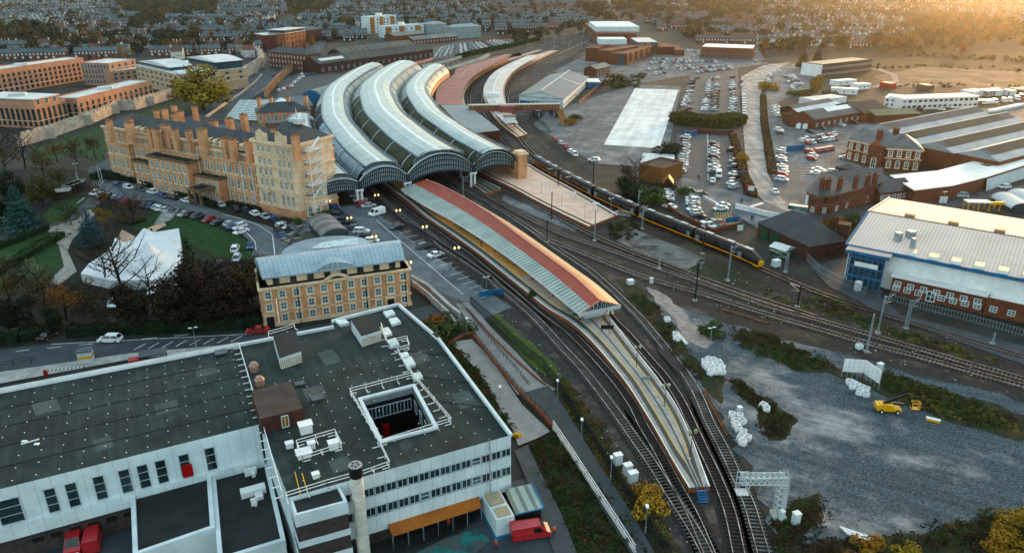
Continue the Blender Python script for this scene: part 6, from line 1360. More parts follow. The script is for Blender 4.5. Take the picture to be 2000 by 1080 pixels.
def treekind(kind, v):
    key = (kind, v)
    if key in TK: return TK[key]
    R = random.Random(hash(kind) % 1000 if False else sum(map(ord, kind))*7+v)
    if kind == 'big':          # unit height 1 scaled later: built for 14 m
        bl = [(R.uniform(-3.5, 3.5), R.uniform(-3.5, 3.5), R.uniform(3.6, 11.5), R.uniform(2, 3.3), R.uniform(2, 3.3), R.uniform(1.8, 2.8)) for _ in range(14)]
        TK[key] = leafmesh('crown', bl, 3400, .48, R), limbmesh(14, .35, 8, R), 14
    elif kind == 'thin':       # half bare autumn tree
        bl = [(R.uniform(-3.6, 3.6), R.uniform(-3.6, 3.6), R.uniform(4.5, 11.5), R.uniform(1.6, 2.8), R.uniform(1.6, 2.8), R.uniform(1.4, 2.4)) for _ in range(10)]
        TK[key] = leafmesh('crown', bl, 1100, .36, R), limbmesh(14, .3, 11, R, .5, .8, .25, 7), 14
    elif kind == 'bare':
        bl = [(R.uniform(-3, 3), R.uniform(-3, 3), R.uniform(6, 12), 2, 2, 2) for _ in range(6)]
        TK[key] = leafmesh('crown', bl, 160, .3, R), limbmesh(15, .34, 13, R, .55, .85, .2, 12), 15
    elif kind == 'conifer':
        bl = []
        for k in range(9):
            z = 1.5+k*1.35; r = 3.9*(1-k/9.3)
            for j in range(max(1, 6-k//2)): a = j*6.28/max(1, 6-k//2)+k; bl.append((math.cos(a)*r*.55, math.sin(a)*r*.55, z, r*.55+.3, r*.55+.3, .75))
        TK[key] = leafmesh('crown', bl, 2600, .5, R, .3), limbmesh(13, .3, 4, R, .1), 14
    elif kind == 'bush':
        bl = [(R.uniform(-1.3, 1.3), R.uniform(-1.3, 1.3), R.uniform(.6, 1.9), R.uniform(.8, 1.3), R.uniform(.8, 1.3), R.uniform(.7, 1.1)) for _ in range(6)]
        TK[key] = leafmesh('crown', bl, 620, .26, R), limbmesh(2.6, .08, 4, R), 3
    else:                      # far tree
        bl = [(R.uniform(-3, 3), R.uniform(-3, 3), R.uniform(4, 8.5), R.uniform(1.8, 3), R.uniform(1.8, 3), R.uniform(1.6, 2.6)) for _ in range(6)]
        TK[key] = leafmesh('crown', bl, 260, .85, R, .7), limbmesh(11, .3, 3, R), 11
    return TK[key]
def tree(p, h, kind, col, label, group=None, wide=1.0, name=None, cat=None, v=None):
    v = rnd.randrange(3) if v is None else v; cr, tr, h0 = treekind(kind, v); s = h/h0
    t = thing(name or {'conifer': 'conifer_tree', 'bush': 'bush'}.get(kind, 'tree'), label, cat or {'bush': 'bush'}.get(kind, 'tree'), xy(p), group, rnd.uniform(0, 6.28)); t.scale = (s*wide, s*wide, s)
    for nm, me in (('crown', cr), ('trunk', tr)):
        o = bpy.data.objects.new(nm, me); COL.objects.link(o); o.parent = t
        if nm == 'crown': o.color = (*[c*rnd.uniform(.85, 1.15) for c in col], 1)
    return t
OLIVE, ORANGE, YELLOW, BROWN, GREEN, DKGREEN, BLUEGR, GOLD, DKBROWN = (.07, .065, .016), (.2, .08, .014), (.34, .21, .015), (.085, .05, .022), (.04, .075, .016), (.013, .024, .01), (.03, .075, .09), (.33, .16, .015), (.03, .02, .012)
def T(x, y, yt, kind, col, label, wide=1.0, group=None, **k): return tree(G(x, y), HT(x, y, yt), kind, col, label, group, wide, **k)
T(398, 214, 124, 'big', YELLOW, 'great yellow green tree with broad crown beside the old city wall', 1.55)
T(48, 452, 352, 'conifer', BLUEGR, 'big blue spruce beside the market stalls and the park path', 1.25); T(182, 480, 400, 'conifer', BLUEGR, 'second blue spruce, on the lawn between path and marquee', 1.1)
T(385, 600, 452, 'conifer', DKGREEN, 'tall near black conifer standing against the white marquee', .95); T(428, 610, 500, 'conifer', DKGREEN, 'shorter near black conifer to the side of the tall one by the marquee', .9)
T(1566, 134, 86, 'conifer', (.02, .03, .01), 'dark conifer, taller of the pair beside the brown office', .95); T(1595, 128, 86, 'conifer', (.02, .03, .01), 'dark conifer closer to the brown office, second of the pair', .95)
T(1588, 182, 144, 'big', GOLD, 'golden tree among the parked cars and white cabins', .9)
T(200, 404, 358, 'thin', ORANGE, 'orange leaved tree over the cars at the hotel drive entrance', 1.1); T(262, 440, 376, 'thin', BROWN, 'brown leaved tree beside the hotel lawn parking', 1.15)
T(140, 440, 392, 'thin', OLIVE, 'olive leaved small tree on the lawn behind the blue spruce'); T(208, 440, 400, 'thin', GOLD, 'thinning golden tree beside the second spruce')
T(240, 585, 455, 'bare', BROWN, 'tall bare tree rising in front of the white marquee', 1.0); T(212, 560, 470, 'bare', BROWN, 'bare tree by the end of the marquee apron', .9); T(300, 610, 520, 'bare', DKBROWN, 'bare dark tree in front of the parked white car', 1.0)
for i, (x, y, yt, c, lab) in enumerate(((275, 632, 545, DKBROWN, 'by the parked black car'), (330, 636, 540, DKBROWN, 'below the marquee'), (365, 634, 520, DKBROWN, 'below the tall black conifer'), (410, 632, 515, DKBROWN, 'between conifer and lamp post'), (446, 630, 520, DKBROWN, 'beside the hedge of the road'), (478, 622, 508, BROWN, 'nearest the office block corner'), (495, 590, 500, BROWN, 'beside the drive end of the office block'), (462, 590, 505, DKBROWN, 'behind the row by the drive'), (430, 585, 500, DKBROWN, 'behind the marquee corner'), (395, 640, 560, DKBROWN, 'lowest in the road belt'))):
    T(x, y, yt, 'thin' if i % 2 else 'big', c, 'dark autumn tree in the road belt, '+lab, 1.0, 'dark tree belt above the road')
for x, y, yt, k, c, lab in ((25, 600, 505, 'thin', BROWN, 'brown shrubby tree at the picture edge below the clipped hedge'), (60, 590, 500, 'thin', (.16, .13, .1), 'pale grey leafed shrub tree on the east lawn'), (92, 610, 520, 'thin', BROWN, 'brown tree beside the curved gravel path'), (130, 625, 540, 'thin', ORANGE, 'orange brown tree near the road hedge'), (165, 610, 545, 'thin', OLIVE, 'olive tree left of the tall bare one'), (40, 650, 575, 'big', DKGREEN, 'dark evergreen by the road junction'), (110, 650, 600, 'big', DKGREEN, 'low dark evergreen over the road hedge'), (190, 640, 560, 'thin', DKBROWN, 'dark brown tree over the parked black car'),
                         (15, 345, 262, 'thin', BROWN, 'brown tree at the picture edge under the city wall'), (50, 330, 250, 'bare', BROWN, 'bare tree in front of the city wall end'), (85, 345, 285, 'thin', BROWN, 'brown tree left of the bridge road lamp'), (112, 318, 272, 'thin', ORANGE, 'orange tree on the wall bank'), (150, 318, 268, 'thin', BROWN, 'brown tree on the bank beside the footpath'), (186, 305, 262, 'thin', BROWN, 'brown tree close to the hotel corner'), (30, 395, 330, 'big', DKGREEN, 'dark leafy tree behind the blue spruce'), (85, 400, 338, 'big', OLIVE, 'olive tree behind the market stalls'), (120, 375, 325, 'thin', OLIVE, 'olive tree over the railings by the road'), (5, 440, 370, 'big', DKGREEN, 'dark tree cut by the picture edge beside the spruce'),
                         (340, 205, 178, 'thin', ORANGE, 'small orange tree under the great yellow one'), (455, 170, 150, 'big', DKGREEN, 'dark round tree beside the wall arch'), (606, 92, 70, 'big', GOLD, 'golden tree between orange office and sheds'), (250, 118, 86, 'thin', YELLOW, 'yellow tree behind the glazed office'), (1240, 370, 308, 'bare', BROWN, 'bare brown tree against the brick switch house'), (1222, 360, 315, 'thin', BROWN, 'brown thicket tree above the train')):
    T(x, y, yt, k, c, lab)
for x, y, yt, c, w, lab in ((1225, 372, 338, DKGREEN, 1.3, 'dark bush under the bare tree'), (1258, 385, 350, GREEN, 1.3, 'green bush beside the switch house'), (1278, 404, 375, GREEN, 1.3, 'bright green bush at the wall bend'), (1240, 390, 362, DKGREEN, 1.3, 'dark bush close to the train roof'), (1213, 168, 138, OLIVE, 1.5, 'olive bush by the concrete yard'), (1200, 160, 140, ORANGE, 1.4, 'orange bush by the concrete yard'), (1250, 152, 138, OLIVE, 1.6, 'wide olive bush on the museum car park edge'), (1555, 186, 170, GREEN, 1.6, 'round green bush in the car yard'), (1580, 188, 172, OLIVE, 1.6, 'olive bush in front of the white cabin'), (1620, 187, 172, GREEN, 1.5, 'dark green bush beside the cabin windows'), (1498, 175, 150, YELLOW, 1.2, 'yellow bush by the road bend'), (1448, 318, 296, GOLD, 1.2, 'golden bush on the car park bank'), (1645, 470, 440, OLIVE, 1.4, 'olive bush between brick shed and depot'), (1632, 452, 420, ORANGE, 1.3, 'orange bush beside the road behind the brick shed'), (1665, 440, 415, GREEN, 1.2, 'green bush at the depot roof corner'),
                         (1113, 245, 228, GOLD, 1.2, 'golden bush by the yard fence'), (1125, 237, 220, OLIVE, 1.2, 'olive bush by the concrete shelter'), (1310, 298, 272, DKGREEN, 1.6, 'dark hedge bush beside the small slab'), (1300, 372, 352, DKGREEN, 1.6, 'dark bush over the kiosk'), (1335, 385, 362, GREEN, 1.3, 'green bush by the car park steps'), (850, 640, 612, ORANGE, 1.2, 'orange bush by the concrete bridge end'), (870, 648, 612, GREEN, 1.7, 'green bush by the concrete bridge end'), (1262, 985, 942, GOLD, .9, 'bright yellow sapling beside the grey cabinets'), (1270, 1005, 965, YELLOW, 1.0, 'yellow green sapling below the bright one'), (1985, 1085, 1000, GOLD, 1.3, 'big golden bush in the picture corner'), (1955, 1095, 1040, GOLD, 1.4, 'golden bush next to the corner one'), (1692, 1075, 1040, GOLD, 1.0, 'small golden bush beside the rusty beams'), (1775, 1085, 1060, YELLOW, 1.2, 'yellow green bush at the bottom edge'), (1392, 654, 628, GREEN, 1.5, 'dark green bush mound in the gravel yard'), (560, 285, 270, GREEN, .8, 'small shrub by the tower'), (632, 424, 402, GREEN, 1.2, 'green bush beside the stone kiosk'), (583, 440, 424, GREEN, 1.0, 'potted bush on the terrace'), (1010, 112, 98, DKGREEN, 1.0, 'dark bush beside the far tracks'), (1040, 585, 560, GREEN, .4, 'weed by the track')):
    T(x, y, yt, 'big' if 'corner' in lab and c == GOLD else 'bush', c, lab, w)
def leafbox(mb, P, w, h, dens, size):               # leafy skin over a ribbon-shaped box
    Q = resample(P, .9)
    for i, p in enumerate(Q[:-1]):
        d = (Q[i+1]-p).normalized(); n = Vector((d.y, -d.x, 0))
        for k in range(dens):
            o = rnd.uniform(-1, 1); z = rnd.uniform(0, 1)
            if rnd.random() < .55: o = rnd.choice((-1, 1))*rnd.uniform(.85, 1.05)
            else: z = rnd.uniform(.88, 1.06)
            c = p+d*rnd.uniform(0, 1)+n*(o*w/2)+Vector((0, 0, z*h)); s = size*rnd.uniform(.6, 1.3)
            u = Vector((rnd.uniform(-1, 1), rnd.uniform(-1, 1), rnd.uniform(-1, 1))).normalized(); v = u.orthogonal().normalized()
            mb.poly([c-u*s, c-v*s*.6, c+u*s, c+v*s*.6])
def hedge(label, s, w, h, col, dens=16, size=.3):
    P = [xy(G(*p)) for p in PX(s)]; mb = MB()
    for a, b in zip(P[:-1], P[1:]): mb.beam(v3(a, h*.45), v3(b, h*.45), w*.85, h*.9)
    leafbox(mb, P, w, h, dens, size); o = mb.build('hedge', LEAF); o.color = (*col, 1); tag(o, label, 'hedge')
hedge('clipped dark hedge along the foot of the hotel front', '200,350 262,355 330,375 400,398 420,408', 2.2, 1.8, DKGREEN)
hedge('clipped hedge beside the tower car spaces', '448,402 480,410 508,416', 2, 1.6, DKGREEN)
hedge('thick clipped hedge at the hotel drive corner', '182,352 205,345 232,352', 3, 2.4, DKGREEN)
hedge('long rounded clipped hedge on the east lawn', '-10,540 40,510 85,485 122,463', 2.2, 1.8, (.02, .045, .012)); hedge('upper clipped hedge of the formal garden', '-10,488 40,470 70,458 92,448', 2.5, 1.8, (.018, .035, .012))
hedge('dark hedge along the pavement under the tree belt', '135,655 200,652 330,646 480,640 508,637', 2.5, 2.2, DKGREEN, 20, .35); hedge('dark hedge at the road junction corner', '-20,672 40,668 85,655 112,645', 2.5, 2.2, DKGREEN, 20, .35)
hedge('overgrown hedge bank between the upper and lower car parks', '1322,236 1350,244 1400,248 1443,240', 10, 4.5, (.06, .065, .014), 60, .6)
hedge('green hedge beside the far car park and tracks', '895,115 930,106 970,98 1010,90 1050,80', 5, 3, (.02, .05, .01), 18, .8)
hedge('brown hedge bank along the access road', '1430,265 1440,300 1452,345 1470,385', 3, 1.4, (.09, .045, .015), 14, .45); hedge('brown hedge between access road and car yard', '1490,190 1492,240 1500,290 1508,340', 3, 1.3, (.08, .045, .018), 14, .45)
hedge('low box hedge square on the hotel lawn', '230,432 258,440 285,430', 1, .8, (.025, .03, .012), 10, .2)
def scrub(label, s, n, size, hmax, cols, name='undergrowth'):
    P = [G(*p) for p in PX(s)]; xs = [p.x for p in P]; ys = [p.y for p in P]
    def inside(x, y):
        c = False; j = len(P)-1
        for i in range(len(P)):
            if (P[i].y > y) != (P[j].y > y) and x < (P[j].x-P[i].x)*(y-P[i].y)/(P[j].y-P[i].y)+P[i].x: c = not c
            j = i
        return c
    for ci, col in enumerate(cols):
        mb = MB(); k = 0; cl = None; left = 0; g = 0
        while k < n//len(cols) and g < n*60:
            g += 1
            if left <= 0:
                x, y = rnd.uniform(min(xs), max(xs)), rnd.uniform(min(ys), max(ys))
                if not inside(x, y): continue
                cl = (x, y, rnd.uniform(.5, 1.6), rnd.uniform(.3, 1)*hmax); left = rnd.randint(15, 50)
            left -= 1; k += 1
            a = rnd.uniform(0, 6.28); r = cl[2]*math.sqrt(rnd.random()); z = cl[3]*(1-(r/cl[2])**2)*rnd.uniform(.2, 1)+.1
            c = Vector((cl[0]+r*math.cos(a), cl[1]+r*math.sin(a), z)); sz = size*rnd.uniform(.5, 1.3)
            u = Vector((rnd.uniform(-1, 1), rnd.uniform(-1, 1), rnd.uniform(-.2, 1))).normalized(); v = u.orthogonal().normalized()
            mb.poly([c-u*sz, c-v*sz*.5, c+u*sz, c+v*sz*.5])
        if not mb.v: continue
        o = mb.build(name, LEAF); o.color = (*col, 1); tag(o, label, 'undergrowth', None, 'stuff')
SG = (.035, .055, .012); SB = (.07, .035, .018); SY = (.12, .1, .02)
scrub('brambles and weeds in the strip between gravel yard and tracks', '1430,645 1500,655 1625,715 1600,728 1520,712 1440,672', 3500, .28, 1.4, (SG, SB, SG))
scrub('bushy weeds beside the white hoarding and the lift', '1722,728 1800,755 1990,818 1990,840 1900,830 1800,800 1730,760', 5200, .3, 1.8, (SG, SY, SG, SB))
scrub('brown brambles beside the bulk bags', '1415,742 1450,748 1545,820 1530,855 1490,850 1480,800', 2600, .25, 1.0, (SB, DKBROWN, SG))
scrub('weeds at the bottom corner of the yard', '1510,1010 1600,965 1610,1010 1560,1060 1760,1045 1900,1010 2000,1000 2000,1080 1520,1080', 5000, .25, 1.2, (SB, SG, DKBROWN))
scrub('weeds along the siding bank', '1215,550 1290,605 1345,690 1370,740 1340,735 1290,655 1230,585', 2000, .25, .9, (SG, SB))
scrub('rough grass on the footbridge bank', '1035,875 1080,850 1130,905 1275,1085 1135,1085 1080,985', 7000, .26, .9, (SG, (.03, .035, .012), SB, (.02, .04, .01)))
scrub('rough grass beside the ramp', '866,652 880,668 930,722 960,770 1002,842 1010,868 998,850 930,745 880,690', 3000, .26, 1.2, (SG, SB, (.03, .05, .01)))
scrub('dry weeds on the track side bank', '1088,748 1100,740 1150,802 1200,882 1270,985 1330,1080 1295,1085 1180,930', 3600, .24, .8, ((.13, .07, .03), SY, SG))
scrub('weeds between platform end and train', '1180,440 1240,430 1255,450 1225,470 1190,465', 1500, .28, 1.3, (SG, DKGREEN))
scrub('weeds under the depot wall', '1560,580 1640,590 1740,640 1900,690 1890,705 1740,655 1600,605', 2600, .28, .8, (SB, SY, SG))
scrub('weeds between the main lines and the depot track', '1480,560 1700,630 1950,700 1960,725 1700,645 1500,585', 1500, .26, .5, (SG, SY))
scrub('fallen leaves and ivy in the hotel garden', '90,430 190,400 240,440 170,470 100,470', 1500, .2, .3, (SY, ORANGE))
scrub('shrubs of the formal garden', '30,500 60,480 110,455 118,462 60,500 40,515', 1200, .3, 1.4, (GREEN, SG))
scrub('hedges and scrub along the far railway beyond the muddy field', '1690,104 1850,108 2060,118 2060,126 1850,117 1690,111', 2600, 1.1, 4, (SY, (.05, .045, .015)))
scrub('scrub along the edge of the muddy field', '1700,128 1850,127 2060,138 2060,146 1850,134 1700,136', 1200, .8, 2, (SY, SG)); scrub('rubble and weeds between containers and mud', '1720,166 1850,164 2040,172 2040,180 1850,171 1720,173', 1200, .6, 1.6, (SB, (.03, .025, .02)))
# ------------------------------------------------------------------ distant streets and woods
HW = {'r': mat('terrace_brick', (.26, .12, .08), (.19, .085, .06), .05, .9), 'd': mat('sooty_brick', (.1, .07, .055), (.07, .05, .042), .05, .9), 'w': mat('cream_render', (.6, .56, .5), (.5, .46, .42), .05, .9)}
HR = {'s': mat('terrace_slate', (.12, .16, .175), (.08, .11, .12), .03, .55, big=.3), 't': mat('terrace_tile', (.2, .1, .075), (.14, .075, .058), .03, .8), 'g': mat('pale_house_roof', (.14, .15, .15), (.1, .105, .11), .03, .7)}
def house_mesh(w, d, h, zr, wm, rm):
    mb = MB(); a = [(-w/2, -d/2), (w/2, -d/2), (w/2, d/2), (-w/2, d/2)]
    mb.prism(a, 0, h, 0)
    mb.poly([(-w/2, -d/2-.3, h-.1), (w/2, -d/2-.3, h-.1), (w/2, 0, zr), (-w/2, 0, zr)], 1); mb.poly([(w/2, d/2+.3, h-.1), (-w/2, d/2+.3, h-.1), (-w/2, 0, zr), (w/2, 0, zr)], 1)
    mb.poly([(w/2, -d/2, h), (w/2, d/2, h), (w/2, 0, zr)], 0); mb.poly([(-w/2, d/2, h), (-w/2, -d/2, h), (-w/2, 0, zr)], 0)
    mb.box((w/2-.4, 0, zr-.6), (.8, 1.4, 1.9), 0, 0)
    for s in (-1, 1):
        y = s*(d/2+.04)
        for x, z, ww, hh, m in ((-w*.22, 1, 1.5, 1.5, 2), (w*.26, .3, .9, 2, 3), (-w*.22, h-2.2, 1.1, 1.4, 2), (w*.26, h-2.2, 1.0, 1.4, 2)):
            q = [(x-ww/2, y, z), (x+ww/2, y, z), (x+ww/2, y, z+hh), (x-ww/2, y, z+hh)]; mb.poly(q if s < 0 else q[::-1], m)
    mb.box((-w*.2, d/2+2, 0), (w*.5, 4, h*.55), 0, 0, 1)
    o = mb.build('house', [HW[wm], HR[rm], OFFW, DARK], None, (0, 0, 0)); me = o.data; bpy.data.objects.remove(o); return me
HM = [house_mesh(5.4, 8, 5.6, 8.4, 'r', 's'), house_mesh(5.4, 8, 5.8, 8.6, 'd', 's'), house_mesh(5.4, 8, 5.6, 8.2, 'w', 's'), house_mesh(5.4, 8.5, 7.8, 10.8, 'd', 's'), house_mesh(6, 8, 5.2, 7.8, 'r', 't'), house_mesh(6, 8, 5.2, 7.6, 'r', 'g'), house_mesh(9, 9, 6, 9.4, 'w', 't')]
def pinside(P, x, y):
    c = False; j = len(P)-1
    for i in range(len(P)):
        if (P[i][1] > y) != (P[j][1] > y) and x < (P[j][0]-P[i][0])*(y-P[i][1])/(P[j][1]-P[i][1])+P[i][0]: c = not c
        j = i
    return c
HOUSES = []; TREES = []
def toimg(x, y): zc = y*CP+CAMZ*SP; return 1000+FPX*x/zc, 540+FPX*(-y*SP+CAMZ*CP)/zc
TREEPATCH = [PX(s) for s in ('225,2 330,0 430,14 420,36 300,42 240,36', '0,60 60,56 120,66 130,92 60,100 0,100', '560,0 660,0 640,30 560,36', '250,42 330,40 330,62 255,62', '1130,14 1260,8 1300,30 1230,46 1150,44', '1760,44 1860,36 2000,48 2000,110 1860,108 1700,106 1690,92 1780,80', '1320,0 1420,0 1480,30 1380,42', '1560,0 2000,0 2000,6 1700,12 1580,10', '300,74 400,72 400,100 300,104', '1340,60 1372,60 1372,86 1340,80')]
def streets(region, ang, gap, kinds, keep=.9, tree=.25, jit=.0, lim=None):
    P = PX(region); W_ = [G(x, max(y, 1.0)) for x, y in P]; c = sum(W_, Vector((0, 0, 0)))/len(W_); R_ = max((p-c).length for p in W_)
    d = Vector((math.cos(ang), math.sin(ang), 0)); n = Vector((-d.y, d.x, 0)); k = -R_
    while k < R_:
        s = -R_; km = rnd.choice(kinds)
        while s < R_:
            run = rnd.randint(9, 22); km = rnd.choice(kinds) if rnd.random() < .6 else km; off = rnd.uniform(-2, 2)
            for i in range(run):
                s += 5.42; p = c+d*s+n*(k+off); ix, iy = toimg(p.x, p.y) if p.y > 100 else (-1, -1)
                if not pinside(P, ix, iy): continue
                if any(pinside(q, ix, iy) for q in TREEPATCH):
                    if rnd.random() < .5: TREES.append((p, ix, iy))
                    continue
                if rnd.random() < keep: HOUSES.append((p, ang+(math.pi if rnd.random() < .5 else 0), km if rnd.random() < .9 else rnd.choice(kinds)))
                if rnd.random() < tree: TREES.append((p+n*rnd.uniform(8, 12)+d*rnd.uniform(-3, 3), ix, iy))
            s += rnd.uniform(5, 12)
        k += gap
streets('-40,1 250,1 250,40 160,52 -40,60', math.radians(62), 24, (0, 2, 1), .93, .1)
streets('250,1 560,1 560,30 500,52 480,86 400,98 300,72 160,50', math.radians(8), 26, (1, 0, 2, 3), .85, .22)
streets('-40,62 160,52 300,72 420,90 420,96 300,92 250,112 60,100 -40,112', math.radians(20), 27, (4, 1, 2, 6, 1), .75, .45)
streets('-40,84 60,98 250,108 440,96 500,92 520,100 500,114 440,106 330,118 270,112 -40,122', math.radians(14), 24, (1, 0, 3, 6, 1), .75, .5)
streets('600,62 720,66 720,80 660,84 620,80', math.radians(10), 24, (1, 0, 3), .7, .3)
streets('460,60 520,52 640,50 640,62 600,84 520,92 490,84', math.radians(10), 26, (1, 0, 1), .8, .2)
streets('560,1 960,1 960,66 835,62 700,54 600,48 560,30', math.radians(12), 27, (3, 1, 2, 5, 1), .8, .3)
streets('940,1 1180,1 1170,44 1050,66 970,70', math.radians(-4), 25, (1, 1, 3, 4), .9, .2)
streets('1250,28 1480,14 1480,92 1350,88 1330,60 1270,62', math.radians(-10), 27, (4, 1, 5), .85, .3)
streets('1180,1 1480,1 1480,16 1250,28', math.radians(20), 28, (4, 1, 6), .8, .35)
streets('1480,1 2040,1 2040,88 1700,100 1620,92 1480,92', math.radians(-6), 24, (5, 4, 5, 2), .88, .3)
HOUSES.sort(key=lambda q: q[0].length); TREES.sort(key=lambda q: q[0].length)
def hlabel(ix, iy, k):
    mt = ('red brick', 'sooty brick', 'cream rendered', 'three storey sooty brick', 'tile roofed brick', 'pale roofed brick', 'detached cream')[k]
    pl_ = 'in the hazy streets beyond the meadow' if ix > 1480 else 'in the streets beyond the museum' if ix > 1180 else 'in the slate terraces beside the far tracks' if ix > 940 else 'in the streets behind the white flats' if ix > 560 else 'in the terraces beyond the city wall'
    return f'{mt} terraced house {pl_}', f'{mt} houses {pl_}'
for p, a, k in HOUSES[:300]:
    o = bpy.data.objects.new('terraced_house', HM[k]); COL.objects.link(o); o.location = p; o.rotation_euler = (0, 0, a); l, g = hlabel(*toimg(p.x, p.y), k); tag(o, l, 'house', g)
def merge(name, items, label, cat, mats):            # many meshes placed into one object
    mb = MB(); ml = []
    for p, a, me, s in items:
        b = len(mb.v); ca, sa = math.cos(a), math.sin(a)
        mb.v += [(p[0]+(v.co.x*ca-v.co.y*sa)*s, p[1]+(v.co.x*sa+v.co.y*ca)*s, p[2]+v.co.z*s) for v in me.vertices]
        for f in me.polygons:
            m = me.materials[f.material_index]
            if m not in ml: ml.append(m)
            mb.f.append(tuple(b+i for i in f.vertices)); mb.m.append(ml.index(m)); mb.u.append(None)
    o = mb.build(name, ml); tag(o, label, cat, None, 'stuff'); return o
if len(HOUSES) > 300: merge('distant_terraced_houses', [(p, a, HM[k], 1) for p, a, k in HOUSES[300:]], 'mass of distant terraced houses stretching to the top of the picture', 'houses', None)
for s, n in (('0,60 60,56 120,66 130,92 60,100 0,100', 40), ('225,2 330,0 430,14 420,36 300,42 240,36', 120), ('560,0 660,0 640,30 560,36', 60), ('1760,44 1860,36 2000,48 2000,110 1860,108 1700,106 1690,92 1780,80', 120), ('1560,0 2000,0 2000,6 1700,12 1580,10', 60), ('1130,14 1260,8 1300,30 1230,46 1150,44', 80), ('300,74 400,72 400,100 300,104', 22), ('1340,60 1372,60 1372,86 1340,80', 14), ('120,80 240,88 240,104 130,100', 26), ('1480,92 1640,84 1660,100 1480,112', 26), ('640,45 700,50 700,62 640,58', 14), ('1170,55 1140,70 1000,92 990,86 1120,58', 14)):
    P = PX(s); W_ = [G(x, max(1, y)) for x, y in P]; x0, x1 = min(p.x for p in W_), max(p.x for p in W_); y0, y1 = min(p.y for p in W_), max(p.y for p in W_); g = 0
    while n > 0 and g < 5000:
        g += 1; x, y = rnd.uniform(x0, x1), rnd.uniform(y0, y1)
        if pinside(P, *toimg(x, y)): TREES.append((Vector((x, y, 0)), *toimg(x, y))); n -= 1
TREES.sort(key=lambda q: q[0].length)
FC = (('brown', (.05, .038, .02)), ('olive', (.055, .055, .018)), ('orange', (.1, .05, .016)), ('green', (.025, .042, .014)), ('golden', (.13, .085, .016)), ('brown', (.04, .035, .02)))
rest = []
for i, (p, ix, iy) in enumerate(TREES):
    nm, c = rnd.choice(FC)
    if i < 230:
        pl_ = 'in the belt beyond the meadow' if ix > 1480 else 'around the streets beyond the museum' if ix > 1130 else 'among the streets behind the sheds' if ix > 540 else 'among the streets beyond the city wall'
        tree(p, rnd.uniform(8, 14), 'far', c, f'{nm} autumn tree {pl_}', f'{nm} trees {pl_}', 1.1)
    else: rest.append((p, rnd.uniform(0, 6), treekind('far', i % 3)[0], rnd.uniform(.75, 1.3)))
for j, (nm, c) in enumerate(FC[:5]):
    o = merge('distant_woods', [q for i, q in enumerate(rest) if i % 5 == j], f'distant {nm} woods and garden trees near the top of the picture', 'woods', None); o.color = (*c, 1)
# ------------------------------------------------------------------ cars
PAINT = mat('car_paint', (1, 1, 1), (.94, .94, .94), .5, .28, spec=.5, obcol=True, big=0)
CGL = mat('car_glass', (.015, .02, .025), None, 1, .12, spec=.7)
TYRE = mat('tyre', (.015, .015, .016), None, 1, .8)
CCOL = {'w': ('white', (.74, .75, .75)), 's': ('silver', (.42, .45, .47)), 'k': ('black', (.016, .018, .02)), 'b': ('blue', (.02, .07, .2)), 'r': ('red', (.36, .015, .018)), 'g': ('dark grey', (.075, .085, .095)), 'n': ('brown', (.16, .09, .05)), 'd': ('dark blue', (.015, .03, .07)), 'e': ('green', (.02, .09, .05))}
KIND = {'h': ('hatchback', 4.1, 1.5, -.95, .42, 1.02), 'c': ('saloon', 4.6, 1.45, -.62, .36, .95), 'u': ('estate car', 4.6, 1.66, -1.0, .4, 1.08), 'v': ('van', 5.2, 2.15, -1.0, .62, 1.2)}
